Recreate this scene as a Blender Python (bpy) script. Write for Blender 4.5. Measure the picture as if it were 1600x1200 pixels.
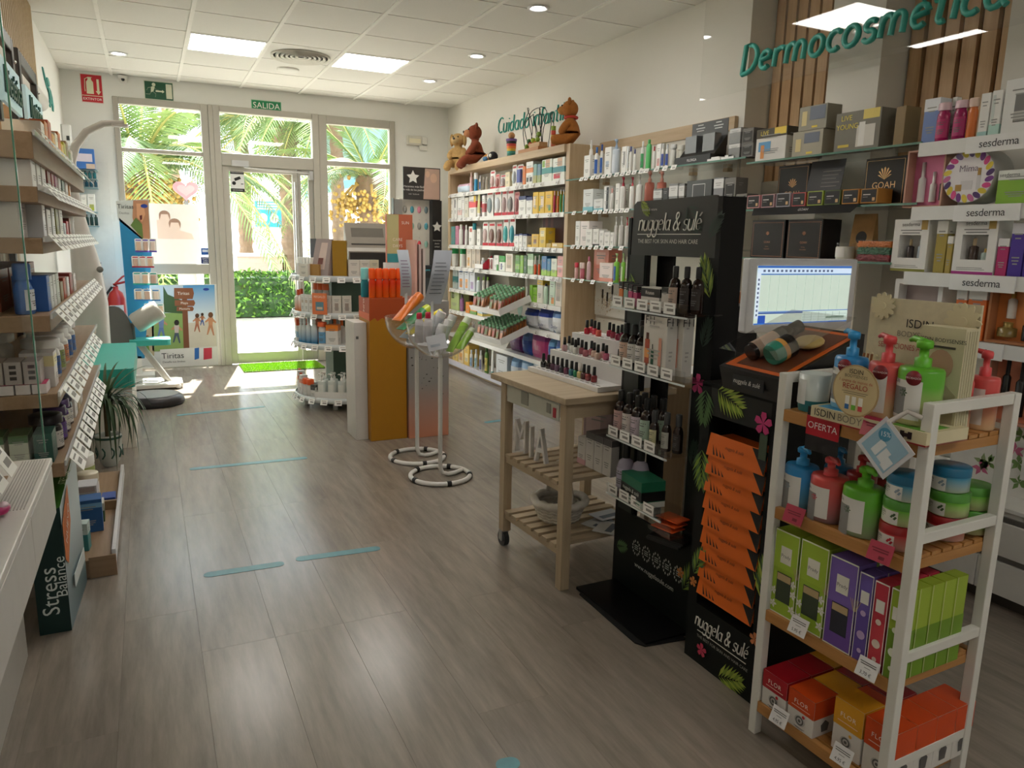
import bpy, math, random
from math import sin, cos, pi, radians as rad
from mathutils import Matrix, Vector
random.seed(7)
S = bpy.context.scene
for o in list(bpy.data.objects): bpy.data.objects.remove(o)
COL = S.collection

# ------------------------------------------------------------------ camera
F = 1158.15; PITCH, ROLL, YAW = -0.1893, -0.0198, -0.4544; CZ = 1.40
Rz = Matrix.Rotation(YAW, 3, 'Z'); Rx = Matrix.Rotation(PITCH, 3, 'X'); Ry = Matrix.Rotation(ROLL, 3, 'Y')
M = Rz @ Rx @ Ry                       # columns: right, forward, up
cam = bpy.data.cameras.new('camera'); camo = bpy.data.objects.new('camera', cam); COL.objects.link(camo)
cam.sensor_fit = 'HORIZONTAL'; cam.sensor_width = 36; cam.lens = 36 * F / 1600
cam.clip_start = 0.02; cam.clip_end = 300
cm = Matrix((M.col[0], M.col[2], -M.col[1])).transposed()
camo.matrix_world = Matrix.Translation((0, 0, CZ)) @ cm.to_4x4()
S.camera = camo
# ------------------------------------------------------------------ world, sun, exposure
W = bpy.data.worlds.new('World'); S.world = W; W.use_nodes = True
bg = W.node_tree.nodes['Background']
bg.inputs[0].default_value = (0.80, 0.90, 1.0, 1); bg.inputs[1].default_value = 3.0
sl = bpy.data.lights.new('sun', 'SUN'); sl.energy = 14; sl.angle = rad(0.6); sl.color = (1, .96, .88)
so = bpy.data.objects.new('sun', sl); COL.objects.link(so)
so.rotation_euler = Vector((-0.192, -1, -1.43)).to_track_quat('-Z', 'Y').to_euler()
S.view_settings.view_transform = 'Standard'; S.view_settings.look = 'None'
S.view_settings.gamma = 1; S.view_settings.use_curve_mapping = False
S.view_settings.exposure = 1.15
S.cycles.transparent_max_bounces = 24
LAMP = 6.8                                # ceiling panel strength

# ------------------------------------------------------------------ pixel -> plane solvers (1600x1200 frame)
C0 = Vector((0, 0, CZ))
def ray(u, v): return M @ Vector(((u-800)/F, 1, -(v-600)/F))
def pz(u, v, z): d = ray(u, v); return C0 + d*((z-CZ)/d.z)
def px(u, v, x): d = ray(u, v); return C0 + d*(x/d.x)
def py(u, v, y): d = ray(u, v); return C0 + d*(y/d.y)
def camc(P): c = M.transposed() @ (Vector(P)-C0); return c
def solve(P0, d, u=None, v=None):
    a = camc(P0); b = M.transposed() @ Vector(d)
    if u is not None:
        U = (u-800)/F; return (a.x-U*a.y)/(U*b.y-b.x)
    V = -(v-600)/F; return (a.z-V*a.y)/(V*b.y-b.z)
def proj(P):
    c = camc(P); return 800+F*c.x/c.y, 600-F*c.z/c.y

# ------------------------------------------------------------------ materials
def lin(h):
    if not isinstance(h, str): return tuple(h)
    h = h.lstrip('#')
    if len(h) == 3: h = ''.join(c*2 for c in h)
    r = [int(h[i:i+2], 16)/255 for i in (0, 2, 4)]
    return tuple((c/12.92 if c <= .04045 else ((c+.055)/1.055)**2.4) for c in r)
_mc = {}
def mat(h, rough=.5, metal=0.0, noise=.05, scale=18, emit=0, spec=.5, grad=None, trans=0):
    k = (h, rough, metal, noise, scale, emit, spec, grad, trans)
    if k in _mc: return _mc[k]
    m = bpy.data.materials.new('mat'); m.use_nodes = True; nt = m.node_tree; n = nt.nodes; l = nt.links
    b = n['Principled BSDF']; c = lin(h)
    b.inputs['Roughness'].default_value = rough; b.inputs['Metallic'].default_value = metal
    b.inputs['Specular IOR Level'].default_value = spec
    tc = n.new('ShaderNodeTexCoord')
    if trans: b.inputs['Transmission Weight'].default_value = trans
    if grad:                       # printed gradient along local z: (hex2, z0, z1)
        sx = n.new('ShaderNodeSeparateXYZ'); l.new(tc.outputs['Object'], sx.inputs[0])
        mr = n.new('ShaderNodeMapRange'); mr.inputs[1].default_value = grad[1]; mr.inputs[2].default_value = grad[2]
        l.new(sx.outputs[2], mr.inputs[0])
        mx = n.new('ShaderNodeMix'); mx.data_type = 'RGBA'
        mx.inputs[6].default_value = (*c, 1); mx.inputs[7].default_value = (*lin(grad[0]), 1)
        l.new(mr.outputs[0], mx.inputs[0]); l.new(mx.outputs[2], b.inputs['Base Color'])
    else:
        nz = n.new('ShaderNodeTexNoise'); nz.inputs['Scale'].default_value = scale
        l.new(tc.outputs['Object'], nz.inputs['Vector'])
        mx = n.new('ShaderNodeMix'); mx.data_type = 'RGBA'
        mx.inputs[6].default_value = (*[x*(1-noise) for x in c], 1); mx.inputs[7].default_value = (*[min(1, x*(1+noise)) for x in c], 1)
        l.new(nz.outputs[0], mx.inputs[0]); l.new(mx.outputs[2], b.inputs['Base Color'])
    if emit:
        b.inputs['Emission Color'].default_value = (*c, 1); b.inputs['Emission Strength'].default_value = emit
    _mc[k] = m; return m
def wood(h1, h2, axis=2, scale=9, rough=.5, stretch=14, objrand=0, bump=.0):
    k = ('wood', h1, h2, axis, scale, rough, stretch, objrand)
    if k in _mc: return _mc[k]
    m = bpy.data.materials.new('wood'); m.use_nodes = True; nt = m.node_tree; n = nt.nodes; l = nt.links
    b = n['Principled BSDF']; b.inputs['Roughness'].default_value = rough
    tc = n.new('ShaderNodeTexCoord'); mp = n.new('ShaderNodeMapping')
    sc = [scale]*3; sc[axis] = scale/stretch; mp.inputs['Scale'].default_value = sc
    nz = n.new('ShaderNodeTexNoise'); nz.inputs['Scale'].default_value = 3; nz.inputs['Detail'].default_value = 6; nz.inputs['Roughness'].default_value = .65
    oi = n.new('ShaderNodeObjectInfo')
    ad = n.new('ShaderNodeVectorMath'); ad.operation = 'MULTIPLY_ADD'
    ad.inputs[1].default_value = (7, 7, 7)
    l.new(oi.outputs['Random'], ad.inputs[0]); l.new(tc.outputs['Object'], ad.inputs[2])
    l.new(ad.outputs[0], mp.inputs['Vector']); l.new(mp.outputs[0], nz.inputs['Vector'])
    rp = n.new('ShaderNodeValToRGB'); rp.color_ramp.elements[0].position = .32; rp.color_ramp.elements[1].position = .68
    rp.color_ramp.elements[0].color = (*lin(h1), 1); rp.color_ramp.elements[1].color = (*lin(h2), 1)
    l.new(nz.outputs[0], rp.inputs[0])
    out = rp.outputs[0]
    if objrand:
        hv = n.new('ShaderNodeHueSaturation'); mr = n.new('ShaderNodeMapRange')
        mr.inputs[3].default_value = 1-objrand; mr.inputs[4].default_value = 1+objrand
        l.new(oi.outputs['Random'], mr.inputs[0]); l.new(mr.outputs[0], hv.inputs['Value']); l.new(out, hv.inputs['Color']); out = hv.outputs[0]
    l.new(out, b.inputs['Base Color']); _mc[k] = m; return m
def glass(tint='fbfdfc', gloss=.08, key='g', rough=0.0):
    tint = tuple(.75+.25*c for c in lin(tint)); k = ('glass', tint, gloss, rough)
    if k in _mc: return _mc[k]
    m = bpy.data.materials.new('glass'); m.use_nodes = True; nt = m.node_tree; n = nt.nodes; l = nt.links
    n.remove(n['Principled BSDF']); out = n['Material Output']
    tr = n.new('ShaderNodeBsdfTransparent'); tr.inputs[0].default_value = (*lin(tint), 1)
    gl = n.new('ShaderNodeBsdfGlossy'); gl.inputs['Roughness'].default_value = rough
    lw = n.new('ShaderNodeLayerWeight'); lw.inputs[0].default_value = .5      # Schlick from the facing angle, same on both faces
    pw = n.new('ShaderNodeMath'); pw.operation = 'POWER'; pw.inputs[1].default_value = 4
    ma = n.new('ShaderNodeMath'); ma.operation = 'MULTIPLY_ADD'; ma.inputs[1].default_value = .8; ma.inputs[2].default_value = .03+gloss*.06
    l.new(lw.outputs[1], pw.inputs[0]); l.new(pw.outputs[0], ma.inputs[0])
    mx = n.new('ShaderNodeMixShader'); l.new(ma.outputs[0], mx.inputs[0]); l.new(tr.outputs[0], mx.inputs[1]); l.new(gl.outputs[0], mx.inputs[2])
    l.new(mx.outputs[0], out.inputs[0]); _mc[k] = m; return m
WHITE = 'f2f0ea'; BLACK = '0c0c0c'

# ------------------------------------------------------------------ mesh builder
class MB:
    def __init__(s): s.v = []; s.f = []; s.mi = []; s.sm = []
    def _a(s, vs, fs, m=0, smooth=False, T=None):
        b = len(s.v)
        s.v += [tuple(T @ Vector(p)) if T is not None else tuple(p) for p in vs]
        for f in fs: s.f.append([i+b for i in f]); s.mi.append(m); s.sm.append(smooth)
        return s
    def box(s, x0, x1, y0, y1, z0, z1, m=0, T=None):
        vs = [(x0,y0,z0),(x1,y0,z0),(x1,y1,z0),(x0,y1,z0),(x0,y0,z1),(x1,y0,z1),(x1,y1,z1),(x0,y1,z1)]
        return s._a(vs, [(3,2,1,0),(4,5,6,7),(0,1,5,4),(1,2,6,5),(2,3,7,6),(3,0,4,7)], m, False, T)
    def bbox(s, x0, x1, y0, y1, z0, z1, b=.01, m=0, T=None):   # box with chamfered vertical edges
        p = [(x0+b,y0),(x1-b,y0),(x1,y0+b),(x1,y1-b),(x1-b,y1),(x0+b,y1),(x0,y1-b),(x0,y0+b)]
        return s.prism(p, z0, z1, m, T)
    def prism(s, poly, z0, z1, m=0, T=None, side=None):
        n = len(poly); vs = [(x,y,z0) for x,y in poly]+[(x,y,z1) for x,y in poly]
        s._a(vs, [tuple(range(n-1,-1,-1)), tuple(range(n,2*n))], m, False, T)
        return s._a(vs, [(i,(i+1)%n,(i+1)%n+n,i+n) for i in range(n)], m if side is None else side, False, T)
    def quad(s, a, b, c, d, m=0, T=None): return s._a([a,b,c,d], [(0,1,2,3)], m, False, T)
    def poly(s, pts, m=0, T=None): return s._a(pts, [tuple(range(len(pts)))], m, False, T)
    def lathe(s, prof, seg=18, m=0, T=None, smooth=True, sx=1, sy=1, cap=True):
        vs = []; n = len(prof)
        for r, z in prof:
            for i in range(seg): a = 2*pi*i/seg; vs.append((r*cos(a)*sx, r*sin(a)*sy, z))
        fs = [(j*seg+i, j*seg+(i+1)%seg, (j+1)*seg+(i+1)%seg, (j+1)*seg+i) for j in range(n-1) for i in range(seg)]
        s._a(vs, fs, m, smooth, T)
        if cap:
            if prof[0][0] > 1e-4: s._a(vs[:seg], [tuple(range(seg-1,-1,-1))], m, False, T)
            if prof[-1][0] > 1e-4: s._a(vs[-seg:], [tuple(range(seg))], m, False, T)
        return s
    def cyl(s, x, y, z0, z1, r, r2=None, seg=16, m=0, T=None):
        t = Matrix.Translation((x,y,0)); t = T @ t if T is not None else t
        return s.lathe([(r,z0),(r if r2 is None else r2,z1)], seg, m, t)
    def sph(s, c, r, seg=12, rings=8, m=0, T=None):
        if not hasattr(r, '__len__'): r = (r,r,r)
        t = Matrix.Translation(c) @ Matrix.Diagonal((*r,1)); t = T @ t if T is not None else t
        return s.lathe([(max(1e-5, sin(pi*i/rings)), -cos(pi*i/rings)) for i in range(rings+1)], seg, m, t, cap=False)
    def tube(s, path, r, seg=8, m=0, T=None, closed=False, flat=1.0):
        P = [Vector(p) for p in path]; n = len(P); vs = []
        R = r if hasattr(r, '__len__') else [r]*n
        up = None
        for i, p in enumerate(P):
            d = ((P[(i+1)%n]-P[i-1]) if closed else (P[min(i+1,n-1)]-P[max(i-1,0)])).normalized()
            if up is None: up = Vector((0,0,1)) if abs(d.z) < .9 else Vector((0,1,0))
            a = d.cross(up)
            a = a.normalized() if a.length > 1e-5 else Vector((1,0,0))
            b = a.cross(d).normalized(); up = b
            for k in range(seg):
                t = 2*pi*k/seg; vs.append(tuple(p+a*cos(t)*R[i]+b*sin(t)*R[i]*flat))
        fs = [(i*seg+k, i*seg+(k+1)%seg, ((i+1)%n)*seg+(k+1)%seg, ((i+1)%n)*seg+k) for i in range(n if closed else n-1) for k in range(seg)]
        s._a(vs, fs, m, True, T)
        if not closed: s._a(vs[:seg], [tuple(range(seg-1,-1,-1))], m, False, T); s._a(vs[-seg:], [tuple(range(seg))], m, False, T)
        return s
    def mesh(s, mats):
        me = bpy.data.meshes.new('m'); me.from_pydata(s.v, [], s.f)
        for m in (mats if isinstance(mats, (list, tuple)) else [mats]): me.materials.append(m)
        me.polygons.foreach_set('material_index', s.mi); me.polygons.foreach_set('use_smooth', s.sm); me.update()
        return me
    def build(s, name, mats, parent=None, loc=(0,0,0), rz=0, bevel=0):
        return link(name, s.mesh(mats), parent, loc, rz, bevel)
def link(name, me, parent=None, loc=(0,0,0), rz=0, bevel=0):
    o = bpy.data.objects.new(name, me); me.name = name; COL.objects.link(o)
    o.location = loc; o.rotation_euler = (0,0,rz); o.parent = parent
    if bevel:
        b = o.modifiers.new('b','BEVEL'); b.width = bevel; b.segments = 2; b.limit_method = 'ANGLE'
    return o
_labels = {}
ORD = ['','first','second','third','fourth','fifth','sixth','seventh','eighth','ninth','tenth','eleventh','twelfth','thirteenth','fourteenth','fifteenth','sixteenth','seventeenth','eighteenth','nineteenth','twentieth']
def tag(o, label, cat, group=None):
    w = len(label.split())
    if w > 16 or w < 4: print('LABEL LEN', w, label)
    if not group and label in _labels: print('DUP LABEL', label)
    _labels[label] = 1
    o['label'] = label; o['category'] = cat
    if group: o['group'] = group
    return o
def thing(name, label, cat, loc=(0,0,0), rz=0, group=None):
    o = bpy.data.objects.new(name, None); COL.objects.link(o); o.empty_display_size = .05
    o.location = loc; o.rotation_euler = (0,0,rz); return tag(o, label, cat, group)
def struct(o): o['kind'] = 'structure'; return o
_tc = {}
def textmesh(s, size, align='CENTER', shear=0, space=1.0, ext=0.0):
    k = (s, size, align, shear, space, ext)
    if k in _tc: return _tc[k]
    c = bpy.data.curves.new('t','FONT'); c.body = s; c.size = size; c.align_x = align; c.align_y = 'CENTER'; c.shear = shear
    c.space_character = space; c.extrude = ext; c.resolution_u = 3
    o = bpy.data.objects.new('t', c); COL.objects.link(o)
    me = bpy.data.meshes.new_from_object(o); bpy.data.objects.remove(o)
    for p in me.polygons: p.use_smooth = False
    _tc[k] = me; return me
def text(s, size, m, parent, loc, rot=(pi/2,0,0), align='CENTER', shear=0, space=1.0, name='lettering', ext=0.0, sx=1):
    me = textmesh(s, size, align, shear, space, ext).copy(); me.materials.clear(); me.materials.append(m)
    o = link(name, me, parent, loc); o.rotation_euler = rot; o.scale = (sx,1,1); return o
def skin(name, pts, edges, radii, m, parent=None, sub=2, T=None):
    me = bpy.data.meshes.new(name); me.from_pydata([tuple(T @ Vector(p)) if T is not None else p for p in pts], edges, [])
    o = bpy.data.objects.new(name, me); COL.objects.link(o)
    o.modifiers.new('s','SKIN'); sb = o.modifiers.new('d','SUBSURF'); sb.levels = sub; sb.render_levels = sub
    for i, r in enumerate(radii):
        me.skin_vertices[0].data[i].radius = (r, r); me.skin_vertices[0].data[i].use_root = (i == 0)
    dg = bpy.context.evaluated_depsgraph_get()
    nm = bpy.data.meshes.new_from_object(o.evaluated_get(dg)); bpy.data.objects.remove(o)
    nm.materials.clear(); nm.materials.append(m)
    for p in nm.polygons: p.use_smooth = True
    return link(name, nm, parent)
# stroke lettering for the hand-drawn signs
def arc(cx, cy, rx, ry, a0, a1, n=9): return [(cx+rx*cos(rad(a0+(a1-a0)*i/n)), cy+ry*sin(rad(a0+(a1-a0)*i/n))) for i in range(n+1)]
GL = {
 'D': (.62, [[(0,0),(0,1),(.2,.98)]+arc(.15,.5,.4,.48,85,-85)+[(0,0)]]),
 'C': (.6, [arc(.35,.5,.33,.5,55,300)]),
 'e': (.52, [[(.05,.33),(.42,.38)]+arc(.25,.32,.2,.3,20,310)]),
 'r': (.42, [[(.05,.6),(.05,0)], [(.05,.35)]+arc(.25,.38,.2,.2,160,40)]),
 'm': (.78, [[(.05,.6),(.05,0)], [(.05,.38)]+arc(.21,.4,.15,.2,170,0)+[(.36,0)], [(.36,.38)]+arc(.52,.4,.15,.2,170,0)+[(.68,0)]]),
 'o': (.55, [arc(.26,.3,.22,.3,90,450,14)]),
 'c': (.48, [arc(.27,.3,.22,.3,50,310)]),
 's': (.46, [arc(.23,.45,.16,.15,40,250,8)+arc(.22,.15,.17,.16,80,-150,9)]),
 't': (.4, [[(.18,.95),(.16,.15)]+arc(.26,.12,.1,.12,180,300,5), [(0,.62),(.36,.64)]]),
 'i': (.22, [[(.1,.6),(.1,0)], [(.1,.8),(.11,.85)]]),
 'a': (.55, [arc(.25,.3,.2,.3,40,320), [(.45,.6),(.44,.1),(.52,0)]]),
 'u': (.55, [[(.05,.6),(.05,.2)]+arc(.24,.2,.19,.2,180,340)+[(.44,.6),(.44,0)]]),
 'd': (.55, [arc(.25,.3,.2,.3,40,320), [(.45,1),(.45,0)]]),
 'n': (.52, [[(.05,.6),(.05,0)], [(.05,.36)]+arc(.24,.38,.18,.22,170,0)+[(.42,0)]]),
 'f': (.36, [arc(.28,.85,.13,.14,40,180,6)+[(.15,0)], [(0,.58),(.32,.58)]]),
 'l': (.22, [[(.1,1),(.1,0)]]),
 'g': (.55, [arc(.25,.3,.2,.3,40,320), [(.45,.6),(.45,-.2)]+arc(.25,-.2,.2,.17,0,-170,7)]),
 'q': (.5, [arc(.25,.3,.2,.3,0,360)]), ' ': (.3, []),
 '&': (.7, [[(.6,0),(.15,.72)]+arc(.28,.82,.14,.15,210,-20,8)+[(.1,.35)]+arc(.25,.2,.2,.2,140,350,8)+[(.6,.45)]]),
 'é': (.52, [[(.05,.33),(.42,.38)]+arc(.25,.32,.2,.3,20,310), [(.2,.75),(.36,.95)]]),
}
def strokes(word, h, shear=.2, sp=1.0, wx=1.0):
    x = 0; out = []
    for ch in word:
        w, st = GL[ch]
        for p in st: out.append([((x+a*wx+b*shear)*h, b*h) for a, b in p])
        x += w*wx*sp
    return out, x*h
def dup(root, loc, rz=None, **props):
    r = root.copy(); COL.objects.link(r); r.location = loc
    if rz is not None: r.rotation_euler = (0,0,rz)
    for k, v in props.items(): r[k] = v
    for ch in root.children:
        c = ch.copy(); COL.objects.link(c); c.parent = r
        for g in ch.children:
            d = g.copy(); COL.objects.link(d); d.parent = c
    return r
# ================================================================== THE ROOM
XL, XR, YF, H = -0.65, 3.32, 8.67, 2.94
plaster = mat('efeee8', .85, noise=.02, scale=4)
# --- floor
fl = struct(MB().box(XL-.15, 3.9, -2.6, 8.95, -.12, -.012).build('floor', mat('5f564b', .7)))
FM = wood('7c7368', '958b7f', 1, 8, .24, 9, .04)
_pm = {}
def plank(w, l):
    k = (round(w,4), round(l,4))
    if k not in _pm:
        b = .0005; m = MB(); z = .012
        m._a([(0,0,0),(w,0,0),(w,l,0),(0,l,0),(0,0,z-b),(w,0,z-b),(w,l,z-b),(0,l,z-b),(b,b,z),(w-b,b,z),(w-b,l-b,z),(b,l-b,z)],
             [(0,1,5,4),(1,2,6,5),(2,3,7,6),(3,0,4,7),(4,5,9,8),(5,6,10,9),(6,7,11,10),(7,4,8,11),(8,9,10,11)])
        _pm[k] = m.mesh(FM)
    return _pm[k]
pw, plen = .243, 1.38
for i in range(17):
    x = XL + i*pw; y = -1.6 - random.choice([0,.35,.7,1.05]); w = pw-.0003
    while y < 8.67:
        y0 = max(y, -.6); y1 = min(y+plen, 8.7)
        if y1-y0 > .1 and y1 > -.5: link('floor_plank', plank(w, round(y1-y0-.0003, 4)), fl, (x, y0, -.012))
        y += plen
# --- ceiling: suspended grid and tiles
ce = struct(MB().box(XL-.15, 3.9, -2.6, 8.95, H+.03, H+.2).build('ceiling', plaster))
gx = [-.209+.6*k for k in range(-1, 7)]; gy = [5.995+.6*k for k in range(-14, 5)]
g = MB()
for x in gx: g.box(x-.014, x+.014, -2.6, YF, H-.009, H+.012)
for y in gy:
    xx = [XL]+gx+[3.32]
    for a, b in zip(xx, xx[1:]): g.box(a, b, y-.007, y+.007, H-.003, H+.01)
g.build('ceiling_grid', mat('f3f1ea', .6), ce)
lamps = [(1, 0), (3, 0), (1, -5), (3, -5)]        # (column, row) of the panel lights
TM = mat('e9e7e0', .9, noise=.05, scale=160)
_tm = {}
def tile(w, l):
    k = (round(w,3), round(l,3))
    if k not in _tm:
        b = .006
        _tm[k] = MB()._a([(0,0,0),(w,0,0),(w,l,0),(0,l,0),(b,b,-.008),(w-b,b,-.008),(w-b,l-b,-.008),(b,l-b,-.008)],
              [(0,1,5,4),(1,2,6,5),(2,3,7,6),(3,0,4,7),(7,6,5,4)]).mesh(TM)
    return _tm[k]
xs = [XL]+gx+[3.32]; ys = [-2.4]+gy[1:]+[YF]
lampcells = [(gx[1]+.6*c, gy[15]+.6*r) for c, r in ((1,0),(3,0),(1,-5),(3,-5),(1,-13),(3,-13))]  # last pair: unseen fill panels added behind the camera to brighten the foreground
for a, b in zip(xs, xs[1:]):
    for c, d in zip(ys, ys[1:]):
        if b-a < .04 or d-c < .04: continue
        if any(abs(a-lx) < .1 and abs(c-ly) < .1 for lx, ly in lampcells): continue
        link('ceiling_tile', tile(b-a-.012, d-c-.014), ce, (a+.006, c+.007, H+.008))
names = ['square white ceiling light panel left of the round air vent', 'square white ceiling light panel right of the round air vent',
         'square ceiling light panel nearer the camera, above the aisle', 'square ceiling light panel nearer the camera, above the cosmetics shelves',
         'unseen fill light panel added behind the camera, on the left', 'unseen fill light panel added behind the camera, on the right']
for (lx, ly), nm in zip(lampcells, names):
    t = thing('ceiling_light', nm, 'ceiling light', (lx+.3, ly+.3, H), 0, None)
    f = MB()
    for a, b, c, d in ((-.29,.29,-.29,-.275),(-.29,.29,.275,.29),(-.29,-.275,-.275,.275),(.275,.29,-.275,.275)): f.box(a,b,c,d,-.006,.03)
    f.build('frame', mat('f4f4f2', .4), t)
    MB().box(-.275,.275,-.275,.275,-.002,.02).build('diffuser', mat('fffbf4', .5, emit=LAMP), t)
for (u, v), nm in zip(((841,12),(745,87),(671,126),(185,83)), ('nearest the top of the picture','second from the cosmetics sign','nearest the front wall on the right','above the left front corner')):
    p = pz(u, v, H)
    t = thing('downlight', 'small round recessed ceiling downlight '+nm, 'downlight', (p.x, p.y, H))
    MB().lathe([(.075,-.002),(.07,-.012),(.05,-.006),(.045,.02)], 24, cap=False).build('trim_ring', mat('f0f0ee', .3), t)
    MB().lathe([(.045,0),(.03,-.008),(.001,-.01)], 20, cap=False).build('bulb', mat('ffffff', .5, emit=9), t)
p = pz(470, 88, H)
t = thing('air_vent', 'round ceiling air diffuser of concentric rings between the two lit panels', 'air vent', (p.x, p.y, H))
for i, r in enumerate((.25,.21,.17,.13,.09,.05)):
    MB().lathe([(r,-.002),(r,-.02+.002*i),(r-.022,-.008)], 32, cap=False).build('ring', mat('d8d4c8', .5), t)
MB().lathe([(.25,.0),(.001,.0)], 32, cap=False).build('backing', mat('77736a', .8), t)
p = pz(450, 108, H)
t = thing('smoke_detector', 'flat round white disc cover on the ceiling below the air vent', 'disc cover', (p.x, p.y, H))
MB().lathe([(.1,0),(.1,-.01),(.09,-.016),(.001,-.018)], 28, cap=False).build('cover', mat('efeee6', .5), t)
# --- walls
wl = struct(MB().box(XL-.15, XL, -2.6, 8.95, 0, H+.1).build('wall_left', plaster))
wb = struct(MB().box(XL-.15, 3.9, -2.75, -2.6, 0, H+.1).build('wall_back', plaster))
w = MB()
w.box(3.55, 3.8, -2.6, 3.66, 0, H+.1)
w.box(XR, 3.8, 3.65, 8.95, 0, H+.1)
w.box(XR, 3.55, 2.722, 3.043, 0, H+.1)
w.box(XR+.1, 3.55, -2.6, 2.17, 0, H+.1)
wr = struct(w.build('wall_right', mat('e4e0d6', .85, noise=.02, scale=4)))
# front wall round the shopfront
w = MB(); fx0, fx1, ft = -.217, 2.658, 2.735
w.box(XL, fx0, YF, 8.87, 0, H+.1); w.box(fx1, 3.8, YF, 8.87, 0, H+.1); w.box(fx0, fx1, YF, 8.87, ft, H+.1)
w.box(fx0, .72, YF+.02, 8.87, 0, .03); w.box(1.75, fx1, YF+.02, 8.87, 0, .03)
wf = struct(w.build('wall_front', plaster))
alu = mat('b5b0a4', .42, noise=.03); GL_ = glass()
def bars(bs, y0=YF-.03, y1=YF+.05):
    m = MB()
    for x0, x1, z0, z1 in bs: m.box(x0, x1, y0, y1, z0, z1)
    return m
def pane(name, x0, x1, z0, z1, par, y=YF+.012): return MB().box(x0, x1, y-.003, y+.003, z0, z1).build(name, GL_, par)
w1 = struct(bars([(fx0,-.165,0,ft),(.585,.655,0,ft),(-.165,.585,2.67,ft),(-.165,.585,2.215,2.252),(-.165,.585,1.0,1.105),(-.165,.585,0,.07)]).build('window_1', alu, bevel=.006))
pane('pane', -.165,.585,2.252,2.67,w1); pane('pane', -.165,.585,1.105,2.215,w1); pane('pane', -.165,.585,.07,1.0,w1)
# door surround + mullions
dr = struct(bars([(.655,.7,0,ft),(.70,.766,0,ft),(.766,1.712,2.672,ft),(.766,1.712,2.135,2.262),(1.712,1.784,0,ft)], YF-.045, YF+.06).build('door_1', alu, bevel=.006))
pane('pane', .766,1.712,2.262,2.672,dr)
leaf = bars([(.768,.832,.012,2.132),(1.487,1.535,.012,2.132),(.832,1.487,2.08,2.132),(.832,1.487,.012,.13)], YF-.02, YF+.03).build('door_leaf', mat('bdb9ae', .4), dr, bevel=.004)
pane('pane', .832,1.487,.13,2.08,leaf, YF+.005)
MB().tube([(1.51,YF-.055,.25),(1.51,YF-.055,2.0)], .014).box(1.5,1.52,YF-.055,YF-.02,.3,.33).box(1.5,1.52,YF-.055,YF-.02,1.9,1.93).build('door_handle', mat('e2e2e0', .2, .9), leaf)
side = bars([(1.54,1.575,.012,2.132),(1.66,1.708,.012,2.132),(1.575,1.66,2.08,2.132),(1.575,1.66,.012,.13)], YF-.02, YF+.03).build('side_leaf', mat('a5a198', .4), dr, bevel=.004)
pane('pane', 1.575,1.66,.13,2.08,side, YF+.005)
p = py(362, 256, YF-.06); p2 = py(490, 272, YF-.06)
m = MB().box(.86,1.03,YF-.09,YF-.045,2.13,2.19)
m.tube([(.98,YF-.1,2.12),(1.25,YF-.14,2.1),(1.69,YF-.07,2.1)], .008, 6).box(1.66,1.7,YF-.09,YF-.045,2.03,2.12)
m.build('door_closer', mat('c8c8c6', .3, .6), dr)
w3 = struct(bars([(1.784,1.872,0,ft),(2.59,fx1,0,ft),(1.872,2.59,2.645,ft),(1.872,2.59,2.2,2.255),(1.872,2.59,0,.07)]).build('window_2', alu, bevel=.006))
pane('pane', 1.872,2.59,2.255,2.645,w3); pane('pane', 1.872,2.59,.07,2.2,w3)
# baseboards
struct(MB().box(XL, XL+.012, 4.9, YF, 0, .09).build('baseboard_left', mat('e8e6de', .5)))
# left slat panel + curtain rail light
sp = struct(MB().box(XL, XL+.012, 2.2, 6.48, 2.25, H).build('trim_1', mat('6b5339', .7)))
for i in range(58):
    y = 2.22+i*.0735; MB().box(XL+.012, XL+.03, y, y+.05, 2.25, H).build('slat', wood('b3966c','c4a87e',2,12), sp)
pel = thing('light_rail', 'white rounded light rail along the left wall above the shelf signs', 'light rail', (XL, 0, 2.2))
MB().tube([(.1,1.5,0),(.1,5.7,0)], .055, 14).build('cover', mat('e6dfda', .4), pel)
MB().box(0,.1,1.6,5.65,-.02,.03).build('bracket', mat('c9c4bc', .4, .4), pel)
MB().box(.03,.05,1.6,5.65,-.06,-.045).build('light_strip', mat('fff0d8', .5, emit=6), pel)
fg = MB()
pts = [(0,.0),(.06,-.02),(.1,-.1),(.12,-.22),(.1,-.3),(.07,-.3),(.06,-.2),(.02,-.24),(-.02,-.3),(-.05,-.29),(-.02,-.18),(-.03,-.08),(-.1,.02),(-.16,.16),(-.19,.16),(-.14,.02),(-.07,-.06)]
hd = arc(-.02,.06,.05,.06,0,360,14)[:-1]
for pl in (pts, hd): fg.prism([(a*2.0, b*.55) for a, b in pl], 0, .008)
T = Matrix.Rotation(pi/2,4,'Z') @ Matrix.Rotation(pi/2,4,'X')
o = fg.build('wall_figure', mat('2f8f86', .5)); o.matrix_world = Matrix.Translation((XL+.002, 7.5, 2.58)) @ T
tag(o, 'teal cut-out dancing figure on the left wall near the front corner', 'wall decoration')
# right: recessed slat panels
WM = wood('bd966c','d3b086',2,8)
for k, (y0, y1) in enumerate(((3.045,3.648),(2.172,2.72))):
    sp = struct(MB().box(3.535, 3.549, y0, y1, 1.8, H).build('trim_%d' % (k+2), mat('5b3d25', .8)))
    n = int(round((y1-y0)/.092))
    for i in range(n):
        y = y0+(i+.5)*(y1-y0)/n; MB().box(3.505, 3.535, y-.034, y+.034, 1.8, H).build('slat', WM, sp)
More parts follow.
